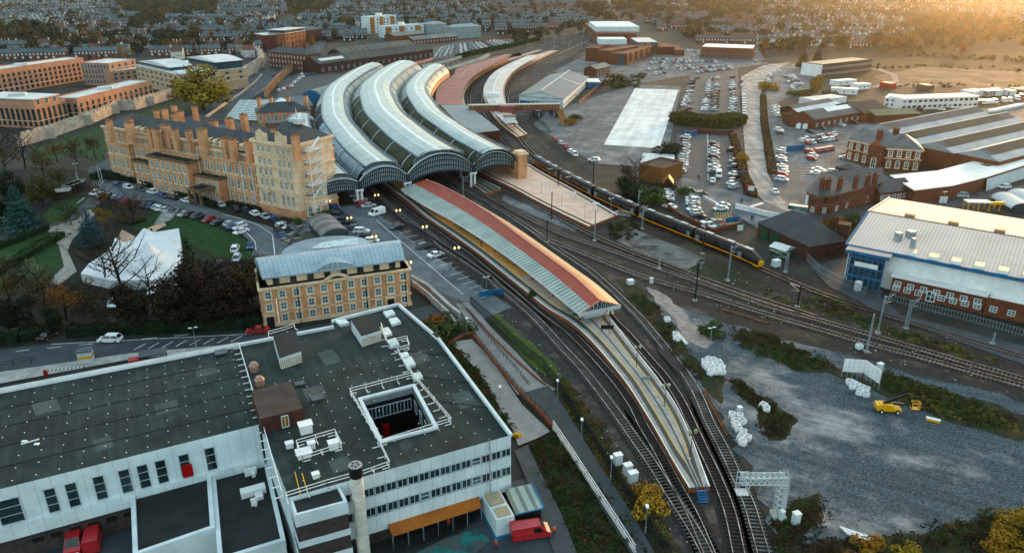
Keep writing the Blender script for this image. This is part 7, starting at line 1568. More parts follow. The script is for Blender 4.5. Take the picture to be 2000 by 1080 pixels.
def carparts(k):
    nm, L, H, rear, fr, belt = KIND[k]; h = L/2; w = .88 if k != 'v' else .97
    body, glass = MB(), MB()
    prof = [(-h+.1, .28), (h-.15, .28), (h, .5), (h-.08, .72), (h*.55, belt-.08), (h*.45, belt), (-h*.86, belt), (-h, .85), (-h-.02, .5)] if k != 'v' else [(-h, .3), (h-.1, .3), (h, .55), (h-.05, .95), (h*.78, 1.2), (-h, 1.2)]
    body.poly([(x, -w, z) for x, z in prof]); body.poly([(x, w, z) for x, z in prof[::-1]])
    for (x0, z0), (x1, z1) in zip(prof, prof[1:]+prof[:1]): body.poly([(x0, w, z0), (x1, w, z1), (x1, -w, z1), (x0, -w, z0)])
    b = [(rear*h*.93, w-.06), (fr*h+.55 if k != 'v' else h*.76, w-.06)]; t = [(rear*h*(.72 if k != 'c' else .5) if k != 'v' else -h, w-.24), (fr*h-.45 if k != 'v' else h*.46, w-.24)]
    if k == 'v': b[0] = (-h, w-.02); t[0] = (-h, w-.1)
    B4 = [(b[0][0], -b[0][1], belt), (b[1][0], -b[1][1], belt), (b[1][0], b[1][1], belt), (b[0][0], b[0][1], belt)]
    T4 = [(t[0][0], -t[0][1], H-.04), (t[1][0], -t[1][1], H-.04), (t[1][0], t[1][1], H-.04), (t[0][0], t[0][1], H-.04)]
    for i in range(4):
        a, c, d, e = B4[i], B4[(i+1) % 4], T4[(i+1) % 4], T4[i]
        (body if k == 'v' and i != 1 else glass).poly([a, c, d, e])
    if k == 'v':
        for s in (-1, 1): glass.poly([(h*.1, s*(w+.01), 1.25), (h*.6, s*(w-.02), 1.25), (h*.42, s*(w-.08), 1.9), (h*.1, s*(w-.08), 1.9)][::s])
    body.poly([(p[0], p[1]*1.02, H) for p in T4]); body.poly([(p[0], p[1]*1.02, H-.06) for p in T4[::-1]])
    for i in range(4): a, c = T4[i], T4[(i+1) % 4]; body.beam((a[0], a[1], H-.03), (c[0], c[1], H-.03), .08)
    for s in (-1, 1):                                        # pillars
        body.beam((B4[0][0], s*B4[3][1], belt), (T4[0][0], s*T4[3][1], H), .09); body.beam((B4[1][0], s*B4[2][1], belt), (T4[1][0], s*T4[2][1], H), .08)
        m0, m1 = (B4[0][0]+B4[1][0])/2-.1, (T4[0][0]+T4[1][0])/2-.1; body.beam((m0, s*B4[2][1], belt), (m1, s*T4[2][1], H), .09)
    wheel = MB(); wheel.beam((0, -.11, 0), (0, .11, 0), .64, n=10); wheel.beam((0, -.125, 0), (0, .125, 0), .36, n=8, mi=1)
    light = MB(); light.box((h-.06, .6, .6), (.12, .34, .14)); light.box((h-.06, -.6, .6), (.12, .34, .14))
    lr = MB(); lr.box((-h+.02, .66, .68), (.1, .24, .16)); lr.box((-h+.02, -.66, .68), (.1, .24, .16))
    return body, glass, wheel, light, lr, L
LGL = mat('headlamp', (.7, .72, .7), None, 1, .2); RGL = mat('tail_lamp', (.3, .01, .01), None, 1, .3)
PROTO, SMALL = {}, {}
def mdata(mb, name, mats):
    o = mb.build(name, mats, None, (0, 0, 0)); me = o.data; bpy.data.objects.remove(o); return me
for k in KIND:
    body, glass, wheel, light, lr, L = carparts(k)
    PROTO[k] = (mdata(body, 'body', PAINT), mdata(glass, 'window', CGL), mdata(wheel, 'wheel', [TYRE, STEEL]), mdata(light, 'headlight', LGL), mdata(lr, 'tail_light', RGL), L)
    mb = MB(); mats = [PAINT, CGL, TYRE]
    for src, mi in ((body, 0), (glass, 1)):
        n = len(mb.v); mb.v += src.v; mb.f += [tuple(n+i for i in f) for f in src.f]; mb.m += [mi]*len(src.f); mb.u += [None]*len(src.f)
    for x in (-L*.3, L*.31):
        for y in (-.8, .8): mb.beam((x, y-.1, .32), (x, y+.1, .32), .64, n=8, mi=2)
    SMALL[k] = mdata(mb, 'parked_car', mats)
CARS = []
ORD = 'first second third fourth fifth sixth seventh eighth ninth tenth eleventh twelfth thirteenth fourteenth fifteenth sixteenth seventeenth eighteenth nineteenth twentieth'.split()
def lot(place, pts, cols, hd=None, kinds='hchuhchhuc', ang=None, group=None, jig=.06):
    """cars at photo points; hd = pixel direction they face"""
    for i, (x, y) in enumerate(pts):
        p = G(x, y, .09); q = G(x+hd[0], y+hd[1], .09)-p; a = math.atan2(q.y, q.x)+rnd.uniform(-jig, jig)+(math.pi if rnd.random() < .4 else 0)
        c = cols[i % len(cols)]; k = kinds[(i*7+len(pts)) % len(kinds)]
        CARS.append((p, a, k, c, ORD[i] if i < 20 and len(pts) > 1 else '', place, group))
def Z(ox, oy, sc, s): return [(ox+x/sc, oy+y/sc) for x, y in PX(s)]
lot('of the line along the hotel hedge, counted from the road', Z(0, 270, 4, '925,375 1005,395 1100,410 1190,432 1275,460 1360,478 1460,500'), 'bwgwbkw', (20, 6))
lot('of the row under the orange tree on the hotel lawn side', Z(0, 270, 4, '745,440 800,455 850,462 905,478 940,490 985,500'), 'wskgbr', (8, -7))
lot('of the row on the hotel lawn edge above the steps', Z(0, 270, 4, '1130,535 1180,542 1225,552 1250,562 1295,570 1350,585'), 'gbswsg', (9, -7))
lot('of the row on the hotel lawn edge beyond the steps', Z(0, 270, 4, '1445,605 1490,610 1550,622 1635,650 1700,672 1800,682 1825,705 1870,705 1885,742'), 'skgrksbww', (11, -4))
lot('of the cars by the hotel tower, counted from the porch', Z(440, 400, 6.67, '-60,20 130,80 260,95 385,135 520,175 660,210 720,235 730,285 725,310 700,360 725,420'), 'skdwsbkswkb', (9, 5))
lot('parked alone by the drive island', [(490, 483)], 'b', (2, -9))
lot('of the row beside the vaulted link, counted from the kiosk', Z(500, 270, 4, '600,553 640,600 680,640 720,672 755,712 825,740 855,775 905,815'), 'bkdkgwkw', (14, 0))
lot('of the row against the railings by the arched screens', Z(500, 270, 4, '780,458 815,495 845,525 880,540'), 'ssrs', (14, -2))
lot('with purple graphics standing in the forecourt bays', Z(500, 270, 4, '945,600'), 'w', (14, -4), 'v')
lot('of the cars spread along the forecourt bays, counted from the van', Z(500, 270, 4, '1105,708 1315,858 1405,925'), 'kgw', (14, -4), 'cuc')
for i, (s, c) in enumerate((('285,220 205,280 190,312 190,390 160,450 120,530 105,580 75,640 150,645 65,700 135,755', 'gkkgwswwswr'), ('520,235 520,262 510,292 500,325 500,360 495,400 490,445 480,520 470,560 450,610 440,650 420,690 430,735 420,775', 'gnsswswnnwwbww'), ('660,215 645,345 630,450 620,490 610,545 612,592 605,645 600,690 592,740 600,780', 'wwnngkgkgs'), ('905,200 905,290 905,332 905,380 900,430 910,475 915,535 920,575 920,630 920,680 905,750 895,815', 'gswwksnwwsws'))):
    lot(f'of {ORD[i]} column in the upper car park, counted from the museum side', Z(1330, 130, 9, s), c, (12, -1), group='cars in the upper car park')
lot('of the line parked along the access road', Z(1330, 130, 9, '1065,275 1070,350 1097,520 1100,560 1105,605 1105,645 1110,690 1110,735 1110,780 1110,830 1105,880 1100,930'), 'gwwwswwswwbk', (1, -10))
lot('of the west column in the lower car park', Z(1280, 180, 9, '530,810 530,855 530,905 530,950 510,1002 520,1060')+Z(1280, 300, 6.75, '370,12 370,55 365,90 365,125 355,160 335,225 335,248'), 'wkgsbsssgswks', (13, 2), group='cars in the lower car park')
lot('of the middle column in the lower car park', Z(1280, 180, 9, '1030,932 1030,990 1030,1042')+Z(1280, 300, 6.75, '770,12 775,65 765,112 775,147 780,177 780,230 770,268'), 'kgwskggwwg', (13, 2), group='cars in the lower car park')
lot('facing the exit of the lower car park', Z(1280, 300, 6.75, '755,375'), 'w', (0, 9), 'c'); lot('facing the exit of the lower car park', Z(1280, 300, 6.75, '835,305'), 'w', (0, 9), 'v')
lot('of the east column in the lower car park', Z(1280, 180, 9, '1340,1040')+Z(1280, 300, 6.75, '1040,112 1020,187 1040,285 1050,327 1020,380 1010,412 1030,457'), 'ksgwkgws', (13, -2), group='cars in the lower car park')
lot('of the row under the brick wall by the kiosk', Z(1280, 300, 6.75, '185,507 160,532 155,560 155,590 155,617 155,650 190,720'), 'kswswkw', (12, 3))
lot('of the close packed middle row by the zebra crossing', Z(1280, 300, 6.75, '600,545 545,558 490,582 490,612 490,642 495,682 505,715 505,752 545,800 565,850'), 'ngswwsgwsk', (13, -1))
lot('of the pair by the yellow hatched bays', Z(1280, 300, 6.75, '890,700 860,747'), 'ww', (14, -1), 'cc')
lot('of the short row at the lower car park end', Z(1280, 300, 6.75, '640,970 715,962 775,947 850,932'), 'wwer', (9, 5))
lot('in the car yard column by the brown hedge, counted from the museum side', Z(1480, 140, 7.14, '250,500 245,542 245,582 265,622 290,830 305,872')+Z(1500, 280, 7.14, '185,110 185,147 180,215 185,262 195,337 200,375 200,412 195,455 195,522'), 'wwwwwgwswswswrwr', (13, 2))
lot('of the cluster by the yellow tree', Z(1480, 140, 7.14, '390,92 440,82 490,82 515,102 420,162 490,152 560,142 470,222 515,202 485,242 545,192 600,180'), 'gwswsgbwswsw', (10, 4))
lot('of the curved line by the road bend', Z(1480, 140, 7.14, '300,8 240,22 210,42 175,62 165,95 150,122 150,152'), 'wwswnww', (10, 4))
lot('in front of the brick workshop', Z(1480, 140, 7.14, '570,792 665,795'), 'ww', (6, -7), 'v'); lot('of the cars by the brick workshop', Z(1480, 140, 7.14, '725,852 1165,757 1345,732 905,812'), 'kwke', (12, 3))
lot('of the back row of the brick entrance yard', Z(1480, 140, 7.14, '610,977 680,957 775,947 830,927 895,915 980,907 1055,887'), 'wwggwrw', (10, 5)); lot('of the front row of the brick entrance yard', Z(1480, 140, 7.14, '700,1012 765,1002 850,987 910,972 965,962 1020,952 1070,942'), 'rwkswwr', (10, 5))
lot('of the red row by the brick entrance', Z(1500, 280, 7.14, '680,125 720,118 760,112 800,105 840,98 880,92'), 'rrrrrr', (8, 5), 'hh'); lot('of the trio in the middle of the yard', Z(1500, 280, 7.14, '580,140 625,190 605,232'), 'rwr', (12, 2))
lot('beside the brick entrance wing', Z(1500, 280, 7.14, '1070,217'), 's', (12, 1)); lot('of the three near the gate lodge', Z(1500, 280, 7.14, '695,382 675,435 862,412'), 'www', (13, 1), 'cch'); lot('driving out past the hedge end', Z(1500, 280, 7.14, '88,692'), 'w', (10, 8), 'c')
lot('passing on the road beside the white roofed shed', [(1876, 385)], 's', (14, 1), 'u'); lot('parked by the low wall on the depot road', [(1961, 368)], 'w', (14, -1), 'h'); lot('parked under the white roofed shed edge', [(1938, 362)], 'k', (14, -3), 'h')
lot('driving on the main road below the gardens', [(216, 667)], 'w', (20, 0), 'u'); lot('turning out of the garden gate', [(95, 659)], 'k', (10, -6), 'c')
lot('on the park road by the clipped hedge', [(25, 453)], 's', (12, 1), 'h'); lot('on the park road, cut by the picture edge', [(8, 434)], 'w', (12, -4), 'c')
lot('of the cars under the bare trees', [(300, 571), (320, 565), (343, 556), (222, 596), (232, 570), (460, 490), (463, 508), (430, 520)], 'wsswkwsd', (5, -8))
lot('parked in the rear yard', [(150, 1062), (185, 1057)], 'rr', (3, -12), 'v'); lot('standing beside the workmen in the compound', [(1036, 1046)], 'r', (20, -3), 'v')
lot('beside the white boarded cabins at the main road', [(505, 650)], 'r', (14, -1), 'c')
lot('of the queue by the concrete yard gate', Z(1000, 270, 4, '340,20 380,48 418,75 455,112 490,137'), 'rsrww', (6, 6)); lot('crossing the concrete yard', Z(1000, 270, 4, '640,182'), 'w', (14, 1), 'u')
lot('in front of the white prefab office', Z(1720, 150, 7.14, '560,475 840,470 930,468'), 'kwk', (10, 2)); lot('of the van row beyond the prefab office', Z(1720, 150, 7.14, '1360,375 1420,380 1480,375 1530,370 1590,370 1720,355 1800,350 1900,325 1960,300'), 'gwwwwwwwr', (8, 5), 'v')
for r, (y0, x0, y1, x1, n) in enumerate(((465, 1110, 490, 1590, 15), (497, 1090, 493, 1430, 11), (520, 1180, 525, 1420, 8), (548, 1070, 540, 1300, 6), (550, 1320, 520, 1640, 11), (570, 1450, 540, 1720, 9), (582, 1125, 576, 1190, 3))):
    lot(f'of {ORD[r]} row in the museum car park', [(1000+(x0+(x1-x0)*i/(n-1))/4, (y0+(y1-y0)*i/(n-1))/4) for i in range(n)], 'wskwsrwgwsswkb', (6, 4), group='cars in the museum car park')
lot('at the roundabout by the flat roofed store', [(1344, 101), (1351, 100), (1358, 103), (1354, 110), (1253, 110), (1476, 121), (1493, 121), (1425, 133)], 'wsgwwsrw', (8, 3))
lot('of the column beside the blue canopy end', [(575, 163), (580, 159), (585, 155), (592, 151), (598, 149), (606, 147), (613, 146), (570, 170), (555, 176), (545, 179), (562, 173), (535, 150), (550, 145), (590, 146)], 'wswwbbewwsrkbw', (6, -5))
for r in range(6):
    n = 15; lot(f'of {ORD[r]} row in the far car park by the hedge', [(848+r*3+(148-r*9)*i/(n-1)+rnd.uniform(-1, 1), 114-r*3.8-(26-r*2.2)*i/(n-1)) for i in range(n)], 'wswsgwwbswwksw', (3, -5), group='cars in the far car park')
CARS.sort(key=lambda c: c[0].length)
for i, (p, a, k, c, o_, place, grp) in enumerate(CARS[:300]):
    cn, rgb = CCOL[c]; nm = KIND[k][0]; lab = f'{cn} {nm}, {o_} {place}' if o_ else f'{cn} {nm} {place}'
    if len(lab.split()) > 16: lab = lab.rsplit(', counted', 1)[0]
    if len(lab.split()) > 16: lab = ' '.join(lab.replace(' the ', ' ').split()[:16])
    grp = grp or 'cars '+place.split(',')[0]; name = 'parked_van' if k == 'v' else 'parked_car'
    body, gl, wh, hl, tl, L = PROTO[k]
    if i < 130:
        t = thing(name, lab, 'van' if k == 'v' else 'car', p, grp, a)
        for nm_, me in (('body', body), ('window', gl), ('headlight', hl), ('tail_light', tl)):
            o = bpy.data.objects.new(nm_, me); COL.objects.link(o); o.parent = t; o.color = (*rgb, 1)
        for x in (-L*.3, L*.31):
            for y in (-.8, .8): o = bpy.data.objects.new('wheel', wh); COL.objects.link(o); o.parent = t; o.location = (x, y, .32)
    else:
        o = bpy.data.objects.new(name, SMALL[k]); COL.objects.link(o); o.location = p; o.rotation_euler = (0, 0, a); o.color = (*rgb, 1); tag(o, lab, 'van' if k == 'v' else 'car', grp)
for c in 'wsgkbr':
    L_ = [(p, a, SMALL[k], 1) for p, a, k, cc, _, _, _ in CARS[300:] if cc == c]
    if L_: o = merge('distant_parked_cars', L_, f'mass of distant {CCOL[c][0]} cars in the far car parks', 'cars', None); o.color = (*CCOL[c][1], 1)
# ------------------------------------------------------------------ painted markings
def lines(name, segs, w=.12, m=WLINE, z=.17):
    mb = MB()
    for (x0, y0), (x1, y1) in segs:
        a, b = G(x0, y0, z), G(x1, y1, z); d = (b-a).normalized(); n = Vector((d.y, -d.x, 0))*w/2; mb.poly([a+n, b+n, b-n, a-n][::-1])
    return tag(mb.build(name, m), kind='structure')
S = []
for i in range(17):                                            # forecourt bays
    k = i/16; x, y = 757+(938-757)*k, 438+(582-438)*k; S.append(((x, y), (x+26, y-6-2*k)))
S.append(((735, 430), (905, 575))); lines('bay_markings', S, .14)
S = []
for i in range(8): x = 262+i*27; S.append(((x, 683-i*2.2), (x+22, 671-i*2.2)))
for i in range(6): S.append(((30+i*62, 686-i*6), (58+i*62, 683-i*6)))
S += [((100, 672), (330, 660)), ((330, 660), (490, 652))]; lines('road_markings', S, .16)
S = []
for i in range(13): y = 268+i*5.2; S += [((1382-i*.2, y), (1404-i*.1, y)), ((1418+i*.9, y), (1432+i*1.2, y))]
S += [((1382, 262), (1383, 352)), ((1381, 265), (1398, 352)), ((1345, 388), (1360, 430)), ((1316, 369), (1313, 395)), ((1300, 395), (1318, 372))]
for y, x0, x1 in ((160, 1362, 1380), (159, 1408, 1423), (183, 1356, 1380), (185, 1410, 1422), (209, 1342, 1372), (210, 1370, 1385)): S.append(((x0, y), (x1, y)))
for x0, x1, s in ((1336, 1357, -.1), (1377, 1391, -.12), (1397, 1408, -.06), (1420, 1436, .05)):
    for i in range(15): y = 152+i*5.4; S.append(((x0+s*(y-150), y), (x1+s*(y-150), y)))
for x0, x1 in ((1500, 1516), (1562, 1600)):
    for i in range(12): S.append(((x0, 292+i*5.2), (x1, 291+i*5.2)))
lines('car_park_markings', S, .16)
S = []
for i in range(14): x, y = 1347+i*4.3, 368+i*2.35; S.append(((x, y-1.6), (x+2.4, y+1.6)))
for i in range(7): x, y = 1466+i*3.4, 403-i*1.0; S.append(((x, y-1.6), (x+4, y+1.4)))
lines('crossing_markings', S, .8)
lines('hatched_bays', [((1396+i*5, 415), (1402+i*5, 438)) for i in range(7)]+[((1396, 415), (1430, 416)), ((1402, 438), (1442, 437)), ((1400, 427), (1438, 426))], .14, YLINE)
lines('road_line', [((435, 418), (470, 427)), ((470, 427), (505, 440)), ((505, 440), (532, 458)), ((532, 458), (537, 500)), ((537, 500), (535, 520)), ((478, 450), (498, 472)), ((498, 472), (500, 488))], .2)
lines('road_line', [((1485, 430), (1540, 415)), ((1560, 440), (1700, 408)), ((1720, 404), (1860, 385)), ((1860, 388), (1995, 370))], .2)
lines('drive_line', [((460+i*38, 213-i*27), (482+i*38, 197-i*27)) for i in range(3)]+[((150+i*22, 398-i*18), (165+i*22, 386-i*18)) for i in range(3)], .2)
# ------------------------------------------------------------------ ramp, walls and fences beside the tracks
RAMPM = mat('ramp_paving', (.3, .29, .28), (.24, .24, .235), .5, .85); RAMPD = mat('ramp_tarmac', (.075, .095, .1), (.06, .078, .084), .4, .85)
area('ramp_path', PX('890,592 915,590 960,640 1010,690 1062,745 1085,760 1045,778 1010,770 975,720 930,655'), .3, RAMPM)
area('lower_path', PX('1012,770 1072,752 1105,800 1170,905 1240,1010 1290,1100 1245,1100 1180,1000 1110,880 1070,820'), .3, RAMPD)
area('lower_ramp', PX('880,668 922,662 960,700 1020,790 1075,842 1050,855 1012,870 1002,840 960,768 930,720'), .2, RAMPM)
area('side_path', PX('1005,880 1030,868 1060,930 1100,1010 1135,1100 1090,1100 1050,990'), .25, ASPH)
wall_line('long orange brick ramp wall with black railing beside the paved path', '925,660 965,712 1010,765 1060,815 1078,838', .8, BRICK, .3)
wall_line('orange brick retaining wall on the track side of the ramp', '912,606 950,650 1000,700 1050,745 1066,756', .5, BRICK, .3)
wall_line('low orange brick wall round the ramp landing', '878,676 905,660 928,656', .8, BRICK, .3)
wall_line('pale concrete kerb wall carrying the white railing of the lower path', '1080,838 1115,890 1160,960 1205,1030 1240,1085', .5, CONC, .3)
railing('path_railing', 'long white railing along the lower path down to the bottom edge', [xy(G(*p))+Vector((0, 0, .5)) for p in PX('1080,838 1115,890 1160,960 1205,1030 1240,1085')], 1.2, 2.2, WHITE)
railing('ramp_railing', 'black railing down the middle ramp wall', [xy(G(*p))+Vector((0, 0, .8)) for p in PX('925,660 965,712 1010,765 1060,815 1078,838')], 1.0, 1.6, BLACK)
railing('ramp_railing', 'black railing on the track side of the paved path', [xy(G(*p))+Vector((0, 0, .3)) for p in PX('895,592 930,635 975,690 1010,730 1035,762')], 1.1, 1.6, BLACK)
def palisade(label, s, h, m, step=.45, rails=2):
    P = [xy(G(*p)) for p in PX(s)]; mb = MB()
    for p in resample(P, step): mb.beam(p, p+Vector((0, 0, h)), .07, .05)
    for a, b in zip(P[:-1], P[1:]):
        for k in (.25, .85): mb.beam(a+Vector((0, 0, h*k)), b+Vector((0, 0, h*k)), .06)
    tag(mb.build('palisade_fence', m), label, 'fence')
DGREENF = mat('dark_green_steel', (.012, .03, .026), None, 1, .6)
palisade('dark green steel fence between the ramp and the moss bank', '918,596 960,632 1010,680 1060,722 1085,752 1120,810 1160,870 1200,935 1250,1010 1310,1095', 2.4, DGREENF, .22)
palisade('black spiked fence round the compound with painted ground', '735,1100 800,1075 860,1050 925,1020', 2.2, BLACK, .4)
palisade('black railings along the forecourt bays above the tracks', '735,392 770,424 800,450 850,492 900,530 955,570 985,592', 1.8, BLACK, .5)
palisade('grey green steel fence along the curved tracks and yard', '1075,262 1040,225 1030,240 1062,272 1095,300 1130,326 1160,345', 2.4, mat('fence_green', (.06, .1, .1), None, 1, .6), .6)
palisade('steel fence beside the white depot track', '1575,510 1600,535 1650,560 1690,578', 2.2, STEEL, .5)
palisade('steel fence below the brick annexe', '1735,588 1800,606 1900,632 2010,662', 2.0, STEEL, .6)
palisade('steel fence behind the brick museum yard', '1095,128 1110,120 1128,108 1140,98', 2.4, mat('fence_green', (.06, .1, .1)), .8)
palisade('white fence at the tan platform end', '1188,430 1207,421 1232,424', 1.8, WHITE, .4)
wall_line('dark stone wall along the outer track under the long platform', '800,437 860,476 915,512 960,545', .6, BLACK, .5)
t = thing('road_bridge', 'concrete bridge deck carrying a boarded path over the underpass beside the office block', 'bridge', xy(G(850, 580))); mb = MB()
P = [G(x, y, .3) for x, y in PX('800,556 812,545 905,592 890,625 872,612')]; mb.prism(P, 0, .34); mb.build('deck', mat('boarded_deck', (.14, .13, .12), (.08, .075, .07), .6, .9), t)
mb = MB(); P = [xy(G(*p)) for p in PX('806,560 835,582 875,620 890,640')]
for a, b in zip(P[:-1], P[1:]): mb.beam(v3(a, .8), v3(b, .8), .5, 1.6)
mb.build('parapet', CONC, t)
# ------------------------------------------------------------------ masts, lamps and signs
def mast(x, y, yt, m, label, arm=0, lat=False, group='overhead line masts'):
    p = xy(G(x, y)); h = HT(x, y, yt); t = thing('line_mast', label, 'mast', p, group); mb = MB()
    if lat:
        for s in (-.3, .3):
            for q in (-.2, .2): mb.beam((p.x+s, p.y+q, 0), (p.x+s*.7, p.y+q*.7, h), .1)
        for k in range(int(h)): mb.beam((p.x-.3, p.y, k), (p.x+.3, p.y, k+1), .07); mb.beam((p.x+.3, p.y, k), (p.x-.3, p.y, k+1), .07)
    else: mb.beam(v3(p, 0), v3(p, h), .34, .28, w2=.3)
    mb.build('post', m, t); mb = MB(); mb.box((p.x, p.y, 0), (.9, .9, .35)); mb.build('footing', CONC, t)
    if arm:
        mb = MB(); mb.beam((p.x, p.y, h-.5), (p.x+arm, p.y+abs(arm)*.5, h-.1), .1); mb.beam((p.x, p.y, h-1.6), (p.x+arm, p.y+abs(arm)*.5, h-.1), .08); mb.beam((p.x, p.y, h-1.6), (p.x+arm*.8, p.y+abs(arm)*.4, h-1.7), .08); mb.build('arm', STEEL, t)
for x, y, yt, m, lab, arm in ((1077, 433, 375, BLACK, 'black mast beside the tan platform', 0), (1068, 474, 430, BLACK, 'black mast standing in the junction right of the striped canopy', 0), (1161, 471, 410, STEEL, 'grey steel mast at the tan platform corner', 0), (1357, 588, 514, BLACK, 'tall black mast by the gravel yard and main lines', 0), (1254, 448, 402, STEEL, 'grey mast in front of the train joint', 1.5), (1287, 526, 482, STEEL, 'grey mast on the grass by the main lines', 0), (1362, 546, 512, BLACK, 'short black T shaped mast between the main lines', 1.5), (1421, 549, 481, STEEL, 'grey mast before the train nose carriage', 2), (1372, 496, 455, BLACK, 'black mast before the second carriage', 0), (1557, 600, 556, BLACK, 'thin black mast with an arm beyond the main lines', -2), (1692, 688, 614, STEEL, 'thick grey mast beside the white bag', 0), (1714, 651, 578, STEEL, 'grey mast leaning arm toward the annexe', 2.5), (1938, 672, 650, STEEL, 'short grey post by the far rail', 0), (1090, 368, 320, BLACK, 'black mast on the train side of the tan platform', 0), (1158, 364, 315, BLACK, 'black mast by the concrete yard fence', 0), (905, 385, 345, STEEL, 'pale mast in front of the widest arch', 2), (1246, 412, 372, STEEL, 'pale signal mast with boxes beside the train', 1)):
    mast(x, y, yt, m, lab, arm)
mast(1769, 642, 586, STEEL, 'lattice mast with a crossarm below the brick annexe', 2.5, True); mast(1534, 532, 492, STEEL, 'lattice mast with arm above the train nose', -4, True)
for i, (x, y, yt) in enumerate(((1055, 108, 88), (1082, 96, 72), (1100, 86, 66), (1140, 74, 54), (1112, 100, 82), (1136, 92, 70), (1125, 70, 52), (1178, 62, 46), (1150, 88, 66), (1030, 100, 84), (1065, 88, 70))): mast(x, y, yt, STEEL, 'far grey mast over the curving tracks by the museum', 3, False, 'far masts over the tracks')
def lamp(x, y, yt, label, kind='twin', m=BLACK, group=None, lit=False):
    p = xy(G(x, y)); h = HT(x, y, yt); t = thing('street_lamp', label, 'lamp', p, group); mb = MB(); mb.beam(v3(p, 0), v3(p, h), .16, n=6, w2=.1); mb.beam(v3(p, 0), v3(p, 1.2), .26, n=6, mi=1)
    if kind == 'twin': mb.beam((p.x-.5, p.y-.2, h-.3), (p.x+.5, p.y+.2, h-.3), .08)
    if kind == 'arm': mb.beam((p.x-.7, p.y, h), (p.x+.7, p.y, h), .07)
    mb.build('post', [m, WHITE if m == BLACK and not lit else m], t)
    for s in ((-.5, .5) if kind in ('twin', 'arm') else (0,)):
        mb = MB(); c = (p.x+s, p.y+s*.4, h)
        if kind == 'arm': mb.box((c[0], c[1], h-.05), (.6, .25, .15)); mb.build('lamp_head', WHITE, t)
        elif kind == 'single': mb.box((c[0], c[1]+.2, h-.1), (.4, .7, .18)); mb.build('lamp_head', WHITE, t)
        else:
            for z0, z1, w0, w1 in ((-.1, .2, .3, .62), (.2, .4, .62, .6), (.4, .66, .6, .2)): mb.beam((c[0], c[1], h+z0), (c[0], c[1], h+z1), w0, n=8, w2=w1)
            mb.build('globe', LAMPG if lit else mat('unlit_globe', (.5, .5, .36), (.2, .24, .16), 2, .3), t)
for x, y, yt, lab in ((831, 471, 445, 'by the black car'), (893, 509, 486, 'past the white saloon'), (800, 541, 515, 'at the office block corner'), (684, 446, 428, 'by the dark row of cars'), (732, 478, 464, 'by the white car row end'), (737, 398, 383, 'by the railings near the arches'), (779, 430, 413, 'behind the van'), (643, 412, 395, 'by the kiosk under the small arch')):
    lamp(x, y, yt, 'lit twin globe lamp on the forecourt '+lab, 'twin', BLACK, 'lit forecourt lamps', True)
for x, y, yt, lab in ((1189, 662, 614, 'nearest the canopy end'), (1242, 728, 680, 'second from the canopy'), (1296, 807, 756, 'third from the canopy'), (1346, 906, 846, 'nearest the ramp steps')): lamp(x, y, yt, 'black twin globe lamp on the long platform, '+lab, 'twin', BLACK, 'long platform lamps')
for x, y, yt, lab in ((1057, 384, 355, 'by the pier'), (1097, 408, 378, 'in the middle'), (1142, 431, 396, 'nearest the fence'), (1074, 350, 330, 'by the train, near the pier'), (1109, 366, 346, 'by the train, in the middle'), (1193, 412, 388, 'by the train at the fence end')): lamp(x, y, yt, 'pale lamp post on the tan platform '+lab, 'arm', STEEL, 'tan platform lamps')
for x, y, yt, lab in ((1135, 864, 820, 'by the upper slope'), (1192, 942, 894, 'behind the cabinets'), (1260, 1042, 990, 'nearest the bottom edge'), (1088, 787, 744, 'at the ramp bend'), (912, 655, 622, 'at the ramp top'), (977, 812, 756, 'beside the lower ramp wall')): lamp(x, y, yt, 'slim pale lamp post on the track side path '+lab, 'single', STEEL, 'path lamps')
for x, y, yt, lab in ((950, 563, 541, 'by the blue boards'), (155, 360, 320, 'on the bridge road'), (496, 190, 175, 'on the wall side of the bridge road'), (1340, 364, 327, 'at the car park steps'), (1450, 290, 262, 'by the access road'), (1386, 679, 640, 'far from anything in the yard'), (384, 680, 640, 'in front of the hatched road markings'), (1840, 402, 375, 'by the depot road'), (1788, 380, 352, 'by the white roofed shed'), (1455, 196, 170, 'by the access road bend')): lamp(x, y, yt, 'pale street lamp '+lab, 'arm', STEEL)
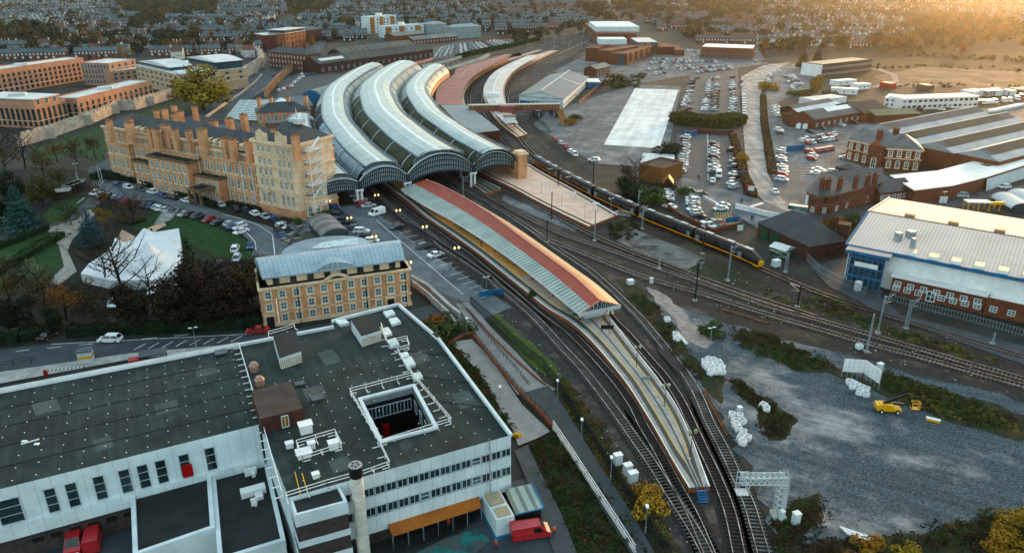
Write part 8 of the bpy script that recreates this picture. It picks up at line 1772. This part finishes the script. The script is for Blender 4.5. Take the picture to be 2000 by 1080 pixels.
for x, y, yt, w, h, m, lab in ((1185, 660, 635, 2.6, .9, BLACK, 'black platform name board near the canopy end'), (1260, 758, 735, 1.4, .7, STEEL, 'grey sign cluster in the middle of the long platform'), (1069, 378, 360, 2.0, .6, WHITE, 'white name board on the tan platform, nearer the pier'), (1119, 392, 375, 2.0, .6, WHITE, 'white name board in the middle of the tan platform'), (1163, 416, 396, 2.0, .6, WHITE, 'white name board near the tan platform fence'), (1548, 402, 0, 1, 1, WHITE, ''), (1462, 378, 362, 2.4, 2.0, REDP, 'red car park tariff board'), (1466, 380, 364, 2.0, 2.2, WHITE, 'white car park tariff board beside the red one'), (1448, 345, 335, 3.6, 1.8, BLUEP, 'blue car park board on the bank'), (1430, 437, 424, 4.6, 1.6, BLUEP, 'blue board on the car park barrier'), (960, 578, 566, 6, 1.8, BLUEP, 'blue boarding with a notice at the end of the bays'), (1009, 856, 846, 1.6, 1.4, YELP, 'yellow notice board on the lower ramp'), (1445, 452, 440, 1.6, 1.6, WHITE, 'white square sign by the underpass road'), (1841, 398, 384, 2.4, 2.2, WHITE, 'white road sign above the depot roof'), (1553, 296, 284, 9, 3, BLUEP, 'blue white banner board across the car yard'), (880, 528, 513, .8, 2.6, STEEL, 'parking pay sign on the bays')):
    if not yt: continue
    p = xy(G(x, y)); z = HT(x, y, yt); mb = MB(); mb.box((p.x, p.y, z-h), (w, .12, h), .35 if w > 3 else 0); mb.beam((p.x-w*.35, p.y, 0), (p.x-w*.35, p.y, z-h), .1, mi=1); mb.beam((p.x+w*.35, p.y, 0), (p.x+w*.35, p.y, z-h), .1, mi=1)
    tag(mb.build('sign_board', [m, STEEL]), lab, 'sign')
# ------------------------------------------------------------------ gravel yard: bags, lift, hoarding, cabinets, gantry, scrap
BAGM = mat('bulk_bag', (.76, .77, .76), (.6, .62, .62), 1.2, .8); FILL = mat('bag_fill', (.5, .48, .46), (.3, .28, .26), 3, .9)
def bag_mesh(R):
    mb = MB(); P = [(-.48, -.48), (.48, -.48), (.48, .48), (-.48, .48)]; n = len(P); rings = []
    for z, k in ((0, .92), (.35, 1.1), (.75, 1.08), (.95, .95)): rings.append([(x*k+R.uniform(-.05, .05), y*k+R.uniform(-.05, .05), z) for x, y in P])
    for a, b in zip(rings[:-1], rings[1:]):
        for i in range(4): mb.poly([a[i], a[(i+1) % 4], b[(i+1) % 4], b[i]])
    t = rings[-1]; mb.poly([(x*.75, y*.75, .9) for x, y, z in t], 1)
    for i in range(4): a, b = t[i], t[(i+1) % 4]; mb.poly([a, b, (b[0]*.75, b[1]*.75, .9), (a[0]*.75, a[1]*.75, .9)])
    return mdata(mb, 'bulk_bag', [BAGM, FILL])
BM = [bag_mesh(random.Random(i)) for i in range(3)]
for gname, place, pts in (('bulk bags in the block by the boarded crossing', 'in the white block by the boarded crossing', Z(1000, 540, 4, '1500,690 1535,672 1570,675 1605,690 1620,705 1510,715 1545,705 1580,705 1530,735 1560,735 1600,735 1635,735 1550,770 1595,765 1640,765')),
                          ('bulk bags in the line by the brambles', 'in the line by the brambles', Z(1000, 810, 4, '1715,25 1775,35 1740,75 1795,75 1750,105 1765,135 1805,165 1785,200 1835,205 1800,240')+Z(1000, 540, 4, '1960,1030 1985,1060')),
                          ('bulk bags behind the yellow lift', 'in the cluster under the white hoarding', Z(1500, 540, 4, '635,850 665,860 690,875 655,880 720,890 760,905 710,925 755,940')), ('bulk bags lying alone', 'lying alone among weeds', Z(1500, 540, 4, '710,570')+Z(1000, 540, 4, '1210,355 1285,510 1275,475'))):
    for i, (x, y) in enumerate(pts):
        p = G(x, y); o = bpy.data.objects.new('bulk_bag', rnd.choice(BM)); COL.objects.link(o); o.location = (p.x, p.y, .12); o.rotation_euler = (0, 0, rnd.uniform(0, 3)); o.scale = (1.08,)*3; tag(o, f'white filled bulk bag {place}', 'bulk bag', gname)
p = G(1733, 803); t = thing('boom_lift', 'yellow wheeled boom lift with a folded black boom and yellow basket', 'lift', p); rz = -.12
def L2(x, y, z): return (p.x+x*math.cos(rz)-y*math.sin(rz), p.y+x*math.sin(rz)+y*math.cos(rz), z)
mb = MB(); mb.box(L2(0, 0, .55), (5.0, 2.0, .6), rz); mb.box(L2(-.6, 0, 1.15), (2.6, 1.9, .9), rz); mb.box(L2(-2.2, 0, 1.0), (1.0, 2.1, .9), rz); mb.build('chassis', YELP, t)
for x in (-1.6, 1.7):
    for y in (-1.05, 1.05): mb = MB(); mb.beam(L2(x, y-.2, .5), L2(x, y+.2, .5), 1.0, n=12); mb.beam(L2(x, y-.22, .5), L2(x, y+.22, .5), .5, n=8, mi=1); mb.build('wheel', [TYRE, WHITE], t)
mb = MB(); mb.beam(L2(-1.2, 0, 2.0), L2(3.4, 0, 4.6), .4, .5); mb.beam(L2(-.6, .3, 2.0), L2(3.2, .3, 1.8), .45, .5); mb.beam(L2(3.4, 0, 4.6), L2(4.2, 0, 2.8), .3); mb.build('boom', BLACK, t)
mb = MB(); bx_ = (5.6, .3)
mb.box(L2(5.6, .3, .9), (1.6, 1.0, .12), rz)
for x in (4.8, 6.4):
    for y in (-.2, .8): mb.beam(L2(x, y, .9), L2(x, y, 2.6), .09)
for z in (1.7, 2.6):
    for a, b in (((4.8, -.2), (6.4, -.2)), ((6.4, -.2), (6.4, .8)), ((6.4, .8), (4.8, .8)), ((4.8, .8), (4.8, -.2))): mb.beam(L2(*a, z), L2(*b, z), .09)
mb.build('basket', YELP, t); mb = MB(); mb.beam(L2(4.2, 0, 2.8), L2(5.0, .2, 1.0), .2); mb.build('basket_arm', BLACK, t)
bpy.data.objects['boom_lift'].scale = (.78,)*3
t = thing('hoarding', 'white panelled hoarding bent in two, propped on steel posts', 'hoarding', xy(G(1690, 745))); P = [xy(G(*q)) for q in PX('1643,737 1684,740 1715,762')]; mb = MB(); mb2 = MB()
for a, b in zip(P[:-1], P[1:]):
    mb.beam(v3(a, 2.6), v3(b, 2.6), .12, 2.6)
    for k in range(5): q = a+(b-a)*(k/4); mb2.beam(v3(q, 0), v3(q, 3.9), .12)
mb.build('panel', WHITE, t); mb2.build('post', STEEL, t)
for x, y, w, d, h, lab in ((1206, 908, 1.2, .9, 1.9, 'grey trackside cabinet, farthest of the three by the dark fence'), (1225, 928, 1.2, .9, 1.9, 'grey trackside cabinet in the middle of the three by the dark fence'), (1235, 943, 1.3, .9, 1.9, 'grey trackside cabinet, nearest of the three by the dark fence'), (1716, 728, 1.0, .8, 1.9, 'white cabinet behind the hoarding'), (1674, 568, 1.2, 1, 2.2, 'pale cabinet near the red skip'), (1515, 520, 1.8, 1.4, 1.6, 'grey cabinet beside the train nose'), (1553, 1023, .9, .8, 1.8, 'pale cabinet at the gantry foot'), (1525, 1020, .5, .5, 1.9, 'slim white post box under the gantry leg'), (1272, 553, .7, .6, 1.2, 'white relay box on the sand path'), (1231, 555, 1.4, 1.2, 1.0, 'cream wire crate beside the canopy track'), (880, 527, .4, .4, 1.4, 'ticket machine at the bays'), (1444, 802, .7, .7, .7, 'grey drum by the scrap')):
    q = G(x, y); t = thing('equipment_cabinet', lab, 'cabinet', q); mb = MB(); mb.box((q.x, q.y, .05), (w, d, h), .35); mb.build('body', OFFW, t); mb = MB(); mb.box((q.x, q.y, h+.05), (w+.1, d+.1, .1), .35); mb.build('lid', WHITE, t); mb = MB(); mb.box((q.x, q.y, .0), (w+.2, d+.2, .1), .35); mb.build('plinth', CONC, t)
t = thing('signal_gantry', 'pale lattice steel gantry reaching over the track on one lattice leg', 'gantry', xy(G(1522, 1000))); a0 = xy(G(1519, 1008)); hG = HT(1519, 1008, 915)-.8
ga, gb = v3(gt(1448, 935, hG), hG), v3(gt(1536, 935, hG), hG)
def lattice(a, b, w, n, up):
    mb = MB(); d = (b-a); u = Vector(up); v = d.cross(u).normalized()*w; u = u*w; C = [a-u-v, a+u-v, a+u+v, a-u+v]
    for c in C: mb.beam(c, c+d, .13)
    for i in range(n):
        for j in range(4):
            p0 = C[j]+d*(i/n); q1 = C[(j+1) % 4]+d*((i+1)/n); mb.beam(p0, q1, .08); mb.beam(p0, C[(j+1) % 4]+d*(i/n), .08)
    return mb
lattice(ga, gb, .55, 8, (0, 0, 1)).build('boom', STRUTS, t); top = v3(a0, hG); lattice(v3(a0, .3), top, .55, 7, (1, 0, 0)).build('leg', STRUTS, t)
mb = MB(); mb.box((ga.x+.3, ga.y, hG-2.2), (1.6, 1.4, .1)); 
for x in (-.7, .7):
    for y in (-.6, .6): mb.beam((ga.x+.3+x, ga.y+y, hG-2.2), (ga.x+.3+x, ga.y+y, hG+.8), .08)
for z in (-1.2, -.2, .7): mb.beam((ga.x-.4, ga.y-.6, hG+z), (ga.x+1, ga.y-.6, hG+z), .07); mb.beam((ga.x-.4, ga.y+.6, hG+z), (ga.x+1, ga.y+.6, hG+z), .07)
mb.build('signal_cage', STRUTS, t); mb = MB(); mb.box((a0.x, a0.y, 0), (1.8, 1.8, .5)); mb.build('footing', CONC, t)
q = G(1717, 556); t = thing('red_skip', 'red waste skip on the apron below the depot porch', 'skip', q); mb = MB(); b0 = [(-1.6, -1), (1.6, -1), (1.6, 1), (-1.6, 1)]; r0 = [(q.x+x*1.0, q.y+y, .1) for x, y in b0]; r1 = [(q.x+x*1.55, q.y+y*1.1, 1.9) for x, y in b0]
for i in range(4): mb.poly([r0[i], r0[(i+1) % 4], r1[(i+1) % 4], r1[i]])
mb.poly([(x, y, 1.5) for x, y, z in r1]); mb.build('body', REDP, t); mb = MB(); [mb.beam(r1[i], r1[(i+1) % 4], .15) for i in range(4)]; mb.build('rim', REDP, t)
mb = MB(); q = G(1822, 822); mb.box((q.x, q.y, .05), (2.0, .9, .35), -.5); mb.box((q.x, q.y, .4), (2.1, .6, .1), -.5, 1); tag(mb.build('yellow_trough', [YELP, WHITE]), 'yellow white topped trough lying on the pale gravel', 'trough')
for k, (x, y, n, l, m, lab) in enumerate(((1640, 1068, 7, 4.2, RUST, 'pile of rusty steel beams at the bottom edge of the yard'), (1670, 1040, 5, 3.4, WHITE, 'pile of white boards and trunking above the rusty beams'), (1443, 862, 5, 1.4, PAVE, 'scattered pale timber offcuts by the bulk bags'))):
    q = G(x, y); mb = MB()
    for i in range(n): mb.beam((q.x-l/2+i*.1, q.y+l*.3-i*.32, .12+.05*(i % 2)), (q.x+l/2+i*.1, q.y-l*.3-i*.28, .12+.05*(i % 3)), .22, .18)
    o = mb.build('scrap_pile', m); tag(o, lab, 'scrap pile')
for x0, y0, x1, y1, m, lab in ((1373, 762, 1420, 850, RUST, 'long rusty rail lying beside the crossing track'), (1403, 602, 1500, 632, RUST, 'row of rusty rails lying along the main line'), (1340, 672, 1322, 650, WHITE, 'pale concrete trough by the crossing')):
    a, b = G(x0, y0, .15), G(x1, y1, .15); mb = MB(); mb.beam(a, b, .3, .2); mb.beam(a+Vector((.4, .1, 0)), b+Vector((.4, .1, 0)), .2, .2); tag(mb.build('spare_rail', m), lab, 'rail')
def litter(label, s, n, m, smin, smax):
    P = [G(*p) for p in PX(s)]; mb = MB(); x0, x1 = min(p.x for p in P), max(p.x for p in P); y0, y1 = min(p.y for p in P), max(p.y for p in P); PP = [(p.x, p.y) for p in P]; k = 0
    while k < n:
        x, y = rnd.uniform(x0, x1), rnd.uniform(y0, y1)
        if pinside(PP, x, y): s_ = rnd.uniform(smin, smax); mb.box((x, y, .06), (s_, s_*rnd.uniform(.3, 1), s_*.4), rnd.uniform(0, 3)); k += 1
    tag(mb.build('litter', m), label, 'litter', None, 'stuff')
YD = '1345,690 1400,700 1620,730 1720,780 1990,850 1990,1000 1620,1040 1500,960 1480,870'
litter('pale stones strewn over the gravel yard', YD, 260, PAVE, .06, .22); litter('dark stones and scraps over the gravel yard', YD, 260, BLACK, .05, .22); litter('pale scraps between the tracks', '1240,560 1500,640 2000,790 2000,700 1600,570 1350,500 1200,480', 160, CONC, .08, .35); litter('scraps beside the outer tracks', '950,560 1100,720 1300,1000 1370,1075 1320,1075 1180,880 1050,740', 90, CONC, .06, .28)
# ------------------------------------------------------------------ compound behind the white building
t = thing('cycle_shelter', 'long orange brown lean-to roof over bicycle racks against the white building', 'shelter', xy(G(850, 1040))); P = [gt(*q, 2.3) for q in PX('757,1030 935,974 940,990 767,1046')]
mb = MB(); mb.poly([v3(P[3], 2.2), v3(P[2], 2.2), v3(P[1], 2.9), v3(P[0], 2.9)]); mb.poly([v3(P[0], 2.85), v3(P[1], 2.85), v3(P[2], 2.15), v3(P[3], 2.15)]); mb.build('roof', ORAP, t)
for k in range(7): q = P[3]+(P[2]-P[3])*(k/6); mb = MB(); mb.beam(v3(q, 0), v3(q, 2.2), .12); mb.build('post', STEEL, t)
for k in range(12):
    q = P[3]+(P[2]-P[3])*((k+.5)/12); q = xy(q)+Vector((-.2, .4, 0)); mb = MB()
    for s in (-.5, .5):
        for j in range(10): a0_, a1_ = j*.628, (j+1)*.628; mb.beam((q.x+.1*s, q.y+s+.33*math.cos(a0_), .35+.33*math.sin(a0_)), (q.x+.1*s, q.y+s+.33*math.cos(a1_), .35+.33*math.sin(a1_)), .05)
    mb.beam((q.x, q.y-.5, .35), (q.x, q.y-.1, .8), .05); mb.beam((q.x, q.y-.1, .8), (q.x, q.y+.4, .85), .05); mb.beam((q.x, q.y+.5, .35), (q.x, q.y+.35, 1.0), .05); mb.beam((q.x-.2, q.y+.35, 1.0), (q.x+.2, q.y+.35, 1.0), .05); mb.beam((q.x, q.y-.1, .85), (q.x, q.y-.25, .9), .12)
    tag(mb.build('bicycle', BLACK), 'dark bicycle parked under the orange lean-to roof', 'bicycle', 'bicycles under the lean-to')
q = G(970, 1015); t = thing('generator', 'long white generator container with a stained roof and exhaust pipe', 'generator', q); mb = MB(); mb.box((q.x, q.y, .3), (2.6, 6.6, 2.7), .38); mb.build('body', OFFW, t)
mb = MB(); mb.box((q.x-.3, q.y+.6, 3.0), (2.0, 2.4, .3), .38); mb.box((q.x+.8, q.y-1.9, 3.0), (1.9, 1.8, .12), .38); mb.build('roof_hatch', mat('rust_stained', (.4, .33, .2), (.3, .3, .26), 1, .8), t); mb = MB(); mb.box((q.x, q.y, 0), (3.2, 7.4, .3), .38); mb.build('bund', BLUEP, t)
R = rect(gt(1010, 1001, 2.8), gt(1057, 990, 2.8), 4.2); t = thing('store_shed', 'small shed with a pale ribbed roof and blue fascia in the compound', 'shed', R[0]); walls(t, R, 0, 2.6, DARK); mb = MB(); a, b, c, d = [v3(p, 2.8) for p in inset(R, .3)]; mb.poly([a, b, c+Vector((0, 0, .5)), d+Vector((0, 0, .5))], 0, [(0, 0), (4, 0), (4, 4), (0, 4)]); mb.build('roof', SHEET, t)
mb = MB(); mb.beam(b, c+Vector((0, 0, .5)), .2, .3); mb.beam(a, b, .15, .15, 0); mb.build('fascia', BLUEP, t)
area('painted_ground', PX('800,1085 870,1050 930,1032 960,1055 900,1100 800,1110'), .1, mat('teal_painted_ground', (.02, .22, .2), (.05, .08, .08), .5, .8, c3=(.1, .11, .11), c3sc=.3, c3w=(.45, .55)))
# ------------------------------------------------------------------ gardens: marquee, stalls, barrier
t = thing('marquee', 'big white marquee with swept peaks and a boarded entrance apron', 'marquee', xy(G(300, 520))); CANV = mat('marquee_canvas', (.66, .66, .66), (.58, .59, .6), .2, .7, big=.06)
P = [xy(G(*q)) for q in PX('162,552 178,532 215,508 255,488 292,472 352,462 358,500 352,552 300,566 220,566')]; c = sum(P, Vector((0, 0, 0)))/len(P); mb = MB(); pk = [xy(G(290, 490)), xy(G(334, 495)), xy(G(236, 522)), xy(G(300, 530))]; B_ = []
for i in range(len(P)): B_ += [P[i].lerp(P[(i+1) % len(P)], k/14) for k in range(14)]
def mz(p, s): return 2.4+s*.9+min(1, s*1.6)*max(5.2*math.exp(-(p-q).length/3.6) for q in pk)
Rg = [[v3(p, 0) for p in B_]]+[[v3(p.lerp(c, s), mz(p.lerp(c, s), s)) for p in B_] for s in [k/22 for k in range(23)]]
for r0, r1 in zip(Rg[:-1], Rg[1:]):
    for i in range(len(B_)): j = (i+1) % len(B_); mb.poly([r0[i], r0[j], r1[j], r1[i]])
mb.build('canvas', CANV, t, smooth=True)
area('marquee_apron', PX('238,448 278,470 262,490 225,510 212,500'), .12, mat('boarded_apron', (.55, .38, .28), (.46, .32, .24), .4, .8)); area('marquee_path', PX('285,448 300,440 320,434 325,440 305,450 318,470 300,472'), .13, mat('boarded_apron', (.55, .38, .28)))
mb = MB()
for i in range(8): a = G(318+i*2.4, 434-i*2.6, 0); mb.box((a.x, a.y, .1), (4.6, 1.2, .16+i*.12), .9)
tag(mb.build('garden_steps', CONC), 'stone steps between the parked cars down to the marquee path', 'steps')
for i, (x, y, m, lab) in enumerate(((121, 386, PAVE, 'large grey brown market stall nearest the spruce'), (133, 377, GGR, 'green striped market stall next to the large one'), (142, 373, GGR, 'second green striped stall in the market row'), (150, 370, GGR, 'third green striped stall in the market row'), (160, 367, GGR, 'end stall of the market row by the white poles'))):
    q = G(x, y); t = thing('market_stall', lab, 'stall', q, 'market stalls'); w = 6 if i == 0 else 2.8; mb = MB(); mb.box((q.x, q.y, 2.3), (w, 4.5, .2), .35); mb.build('roof', m, t); mb = MB(); mb.box((q.x, q.y, 0), (w*.9, 3.2, 2.3), .35); mb.build('wall', mat('stall_boards', (.1, .07, .05), None, 1, .8), t)
for i, (x, y, yt, lab) in enumerate(((155, 366, 335, 'white flagpole by the stalls'), (196, 356, 325, 'white flagpole on the drive, nearer the road'), (201, 357, 328, 'white flagpole on the drive, nearer the hotel'))):
    q = xy(G(x, y)); mb = MB(); mb.beam(v3(q, 0), v3(q, HT(x, y, yt)), .22, n=6, w2=.12); tag(mb.build('flagpole', WHITE), lab, 'flagpole')
t = thing('gate_barrier', 'red and white striped road barrier behind the felt roof', 'barrier', xy(G(125, 722))); a, b = G(88, 724, 1.0), G(165, 716, 1.0); mb = MB()
for k in range(10): mb.beam(a+(b-a)*(k/10), a+(b-a)*((k+.6)/10), .18, mi=0); mb.beam(a+(b-a)*((k+.6)/10), a+(b-a)*((k+1)/10), .18, mi=1)
mb.build('boom', [WHITE, BLACK], t); mb = MB(); mb.box((a.x, a.y, 0), (.5, .5, 1.2)); mb.build('post', REDP, t)
q = G(170, 706); t = thing('gate_hut', 'small pale gate hut with a yellow chequer band', 'hut', q); mb = MB(); mb.box((q.x, q.y, 0), (2.4, 1.8, 2.4), .3); mb.build('wall', OFFW, t); mb = MB(); mb.box((q.x, q.y, 1.0), (2.45, 1.85, .5), .3); mb.build('band', YELP, t); mb = MB(); mb.box((q.x, q.y, 2.4), (2.7, 2.1, .2), .3); mb.build('roof', SLATEG, t)
q = gt(298, 688, 2.6); t = thing('bin_shelter', 'mossy grey shelter roof beside the red box at the main road', 'shelter', q); mb = MB(); mb.box((q.x, q.y, 2.4), (4.8, 2.8, .25), .35); mb.build('roof', SLATEG, t); mb = MB(); [mb.beam((q.x+x, q.y+y, 0), (q.x+x, q.y+y, 2.4), .15) for x in (-2, 2) for y in (-1, 1)]; mb.build('post', BLACK, t)
q = gt(265, 706, 1.6); mb = MB(); mb.box((q.x, q.y, 0), (2.2, 1.6, 2.1), .4); mb.box((q.x, q.y, 2.1), (2.3, 1.7, .15), .4); tag(mb.build('red_box', REDP), 'bright red box standing in the notch of the felt roof edge', 'box')
railing('yard_railing', 'black railing on the pavement left of the barrier', [xy(G(*p)) for p in PX('-10,722 40,712 72,708')], 1.3, 3, BLACK)
# containers in the field
for i, (x, y, c) in enumerate(((1893, 188, OFFW), (1907, 186, PALE), (1922, 187, STEEL), (1938, 186, OFFW), (1950, 184, PALE), (1965, 186, OFFW), (1985, 184, GGR), (2000, 184, OFFW), (1806, 176, CONT), (1733, 172, REDP))):
    q = G(x, y); mb = MB(); mb.box((q.x, q.y, .1), (5, 8, 3), .3); mb.box((q.x, q.y, 3.1), (4.7, 7.7, .1), .3); mb.box((q.x, q.y-4, .4), (4, .2, 2.3), .3, 1); tag(mb.build('storage_container', [c, SLATEG]), ('dark blue container alone in the field yard' if c is CONT else 'red container beside the site cabins' if c is REDP else 'pale storage container in the row along the muddy field'), 'container', None if c in (CONT, REDP) else 'pale containers along the muddy field')
for i in range(12):
    x, y = 1935+i*5.2, 221-i*1.1; q = G(x, y); mb = MB(); mb.beam((q.x-1.8, q.y, .9), (q.x+1.8, q.y, .9), 1.8, n=10); tag(mb.build('wrapped_bale', WHITE), 'white wrapped bale in the row behind the exhibition hall', 'bale', 'wrapped bales')
# ------------------------------------------------------------------ people
SKIN = mat('skin', (.5, .3, .22), None, 1, .6); HAIR = mat('hair', (.03, .02, .015), None, 1, .7); HIVIS = mat('orange_hi_vis', (.85, .13, .02), None, 1, .7); COATS = [mat('dark_coat', (.02, .022, .03), None, 1, .8), mat('grey_coat', (.12, .12, .13), None, 1, .8), HIVIS]; TROU = mat('dark_trousers', (.02, .025, .035), None, 1, .8)
def person_mesh(coat, st):
    V = [(0, 0, .95), (0, 0, 1.2), (0, 0, 1.42), (0, 0, 1.54), (0, .02, 1.68), (.1, 0, .9), (.11, st, .5), (.11, st*1.2-.05, .07), (.12, st*1.2+.14, .04), (-.1, 0, .9), (-.11, -st*.6, .5), (-.11, -st*1.3-.05, .07), (-.12, -st*1.3+.14, .04), (.2, 0, 1.4), (.26, -.06, 1.14), (.26, .06, .9), (.26, .1, .8), (-.2, 0, 1.4), (-.26, .05, 1.14), (-.25, .12, .9), (-.25, .16, .8)]
    Ed = [(0, 1), (1, 2), (2, 3), (3, 4), (0, 5), (5, 6), (6, 7), (7, 8), (0, 9), (9, 10), (10, 11), (11, 12), (2, 13), (13, 14), (14, 15), (15, 16), (2, 17), (17, 18), (18, 19), (19, 20)]
    Rd = [.16, .15, .16, .065, .115, .1, .075, .05, .04, .1, .075, .05, .04, .075, .055, .045, .035, .075, .055, .045, .035]
    me = bpy.data.meshes.new('person'); me.from_pydata(V, Ed, []); o = bpy.data.objects.new('person', me); COL.objects.link(o); sk = o.modifiers.new('skin', 'SKIN'); o.modifiers.new('sub', 'SUBSURF').levels = 1
    for v, r in zip(me.skin_vertices[0].data, Rd): v.radius = (r, r*.8)
    me.skin_vertices[0].data[0].use_root = True; dg = bpy.context.evaluated_depsgraph_get(); nm = bpy.data.meshes.new_from_object(o.evaluated_get(dg)); bpy.data.objects.remove(o)
    nm.materials.clear()
    for m in (TROU, coat, SKIN, HAIR): nm.materials.append(m)
    for f in nm.polygons:
        c = f.center; f.material_index = 3 if c.z > 1.7 or (c.z > 1.6 and c.y < -.02) else 2 if c.z > 1.5 or (abs(c.x) > .2 and c.z < .86 and c.z > .7) else 1 if c.z > .88 or (abs(c.x) > .19 and c.z > .7) else 0
        f.use_smooth = True
    return nm
PM = [person_mesh(c, s) for c, s in zip(COATS, (.14, .1, .05))]
for x, y, k, a, lab in ((877, 1032, 2, .5, 'person in orange working clothes standing by the bicycle shelter'), (969, 1072, 2, 2, 'person in orange working clothes near the painted ground'), (1004, 1030, 2, 1, 'person in orange working clothes nearer the store shed'), (1013, 1026, 2, 2.5, 'person in orange working clothes beside the red van'), (1082, 1046, 2, 0, 'person in orange working clothes in front of the red van'), (297, 456, 0, 0, 'person in dark coat walking on the marquee path'), (171, 312, 0, 0, 'person in dark coat on the bridge pavement by the hotel'), (179, 318, 1, 0, 'person in grey coat on the bridge pavement by the hotel'), (152, 326, 0, 2, 'person in dark coat beside the road lamp'), (188, 312, 0, 0, 'person in dark coat nearest the hotel corner'), (203, 310, 1, 1, 'person in grey coat under the hotel wall'), (1363, 350, 0, 0, 'person in dark coat walking by the car park steps'), (1366, 351, 0, 1, 'second person in dark coat by the car park steps'), (1448, 397, 0, 2, 'person in dark coat at the zebra crossing'), (1467, 430, 0, 0, 'person in dark coat by the underpass column'), (1470, 431, 0, 2, 'second person in dark coat by the underpass column'), (940, 481, 1, 0, 'person in grey coat sitting area of the long platform edge'), (1017, 522, 0, 0, 'person in dark coat on the long platform'), (1125, 190, 0, 0, 'person in dark coat beside the gabled depot')):
    q = G(x, y, .95 if 'long platform' in lab else .1); o = bpy.data.objects.new('person', PM[k]); COL.objects.link(o); o.location = q; o.rotation_euler = (0, 0, a); lab = lab.replace('sitting area of the', 'standing at the'); tag(o, lab, 'person')
flush_extra()
# ------------------------------------------------------------------ haze over the town
vm = bpy.data.materials.new('haze'); vm.use_nodes = True; n = vm.node_tree.nodes; n.remove(n['Principled BSDF'])
pv = n.new('ShaderNodeVolumePrincipled'); pv.inputs['Density'].default_value = .000048; pv.inputs['Anisotropy'].default_value = .88; pv.inputs['Color'].default_value = (.9, .88, .86, 1)
vm.node_tree.links.new(pv.outputs[0], n['Material Output'].inputs['Volume'])
mb = MB(); mb.box((0, 2390, -1), (6200, 5320, 76), bottom=True); tag(mb.build('haze', vm), kind='stuff')
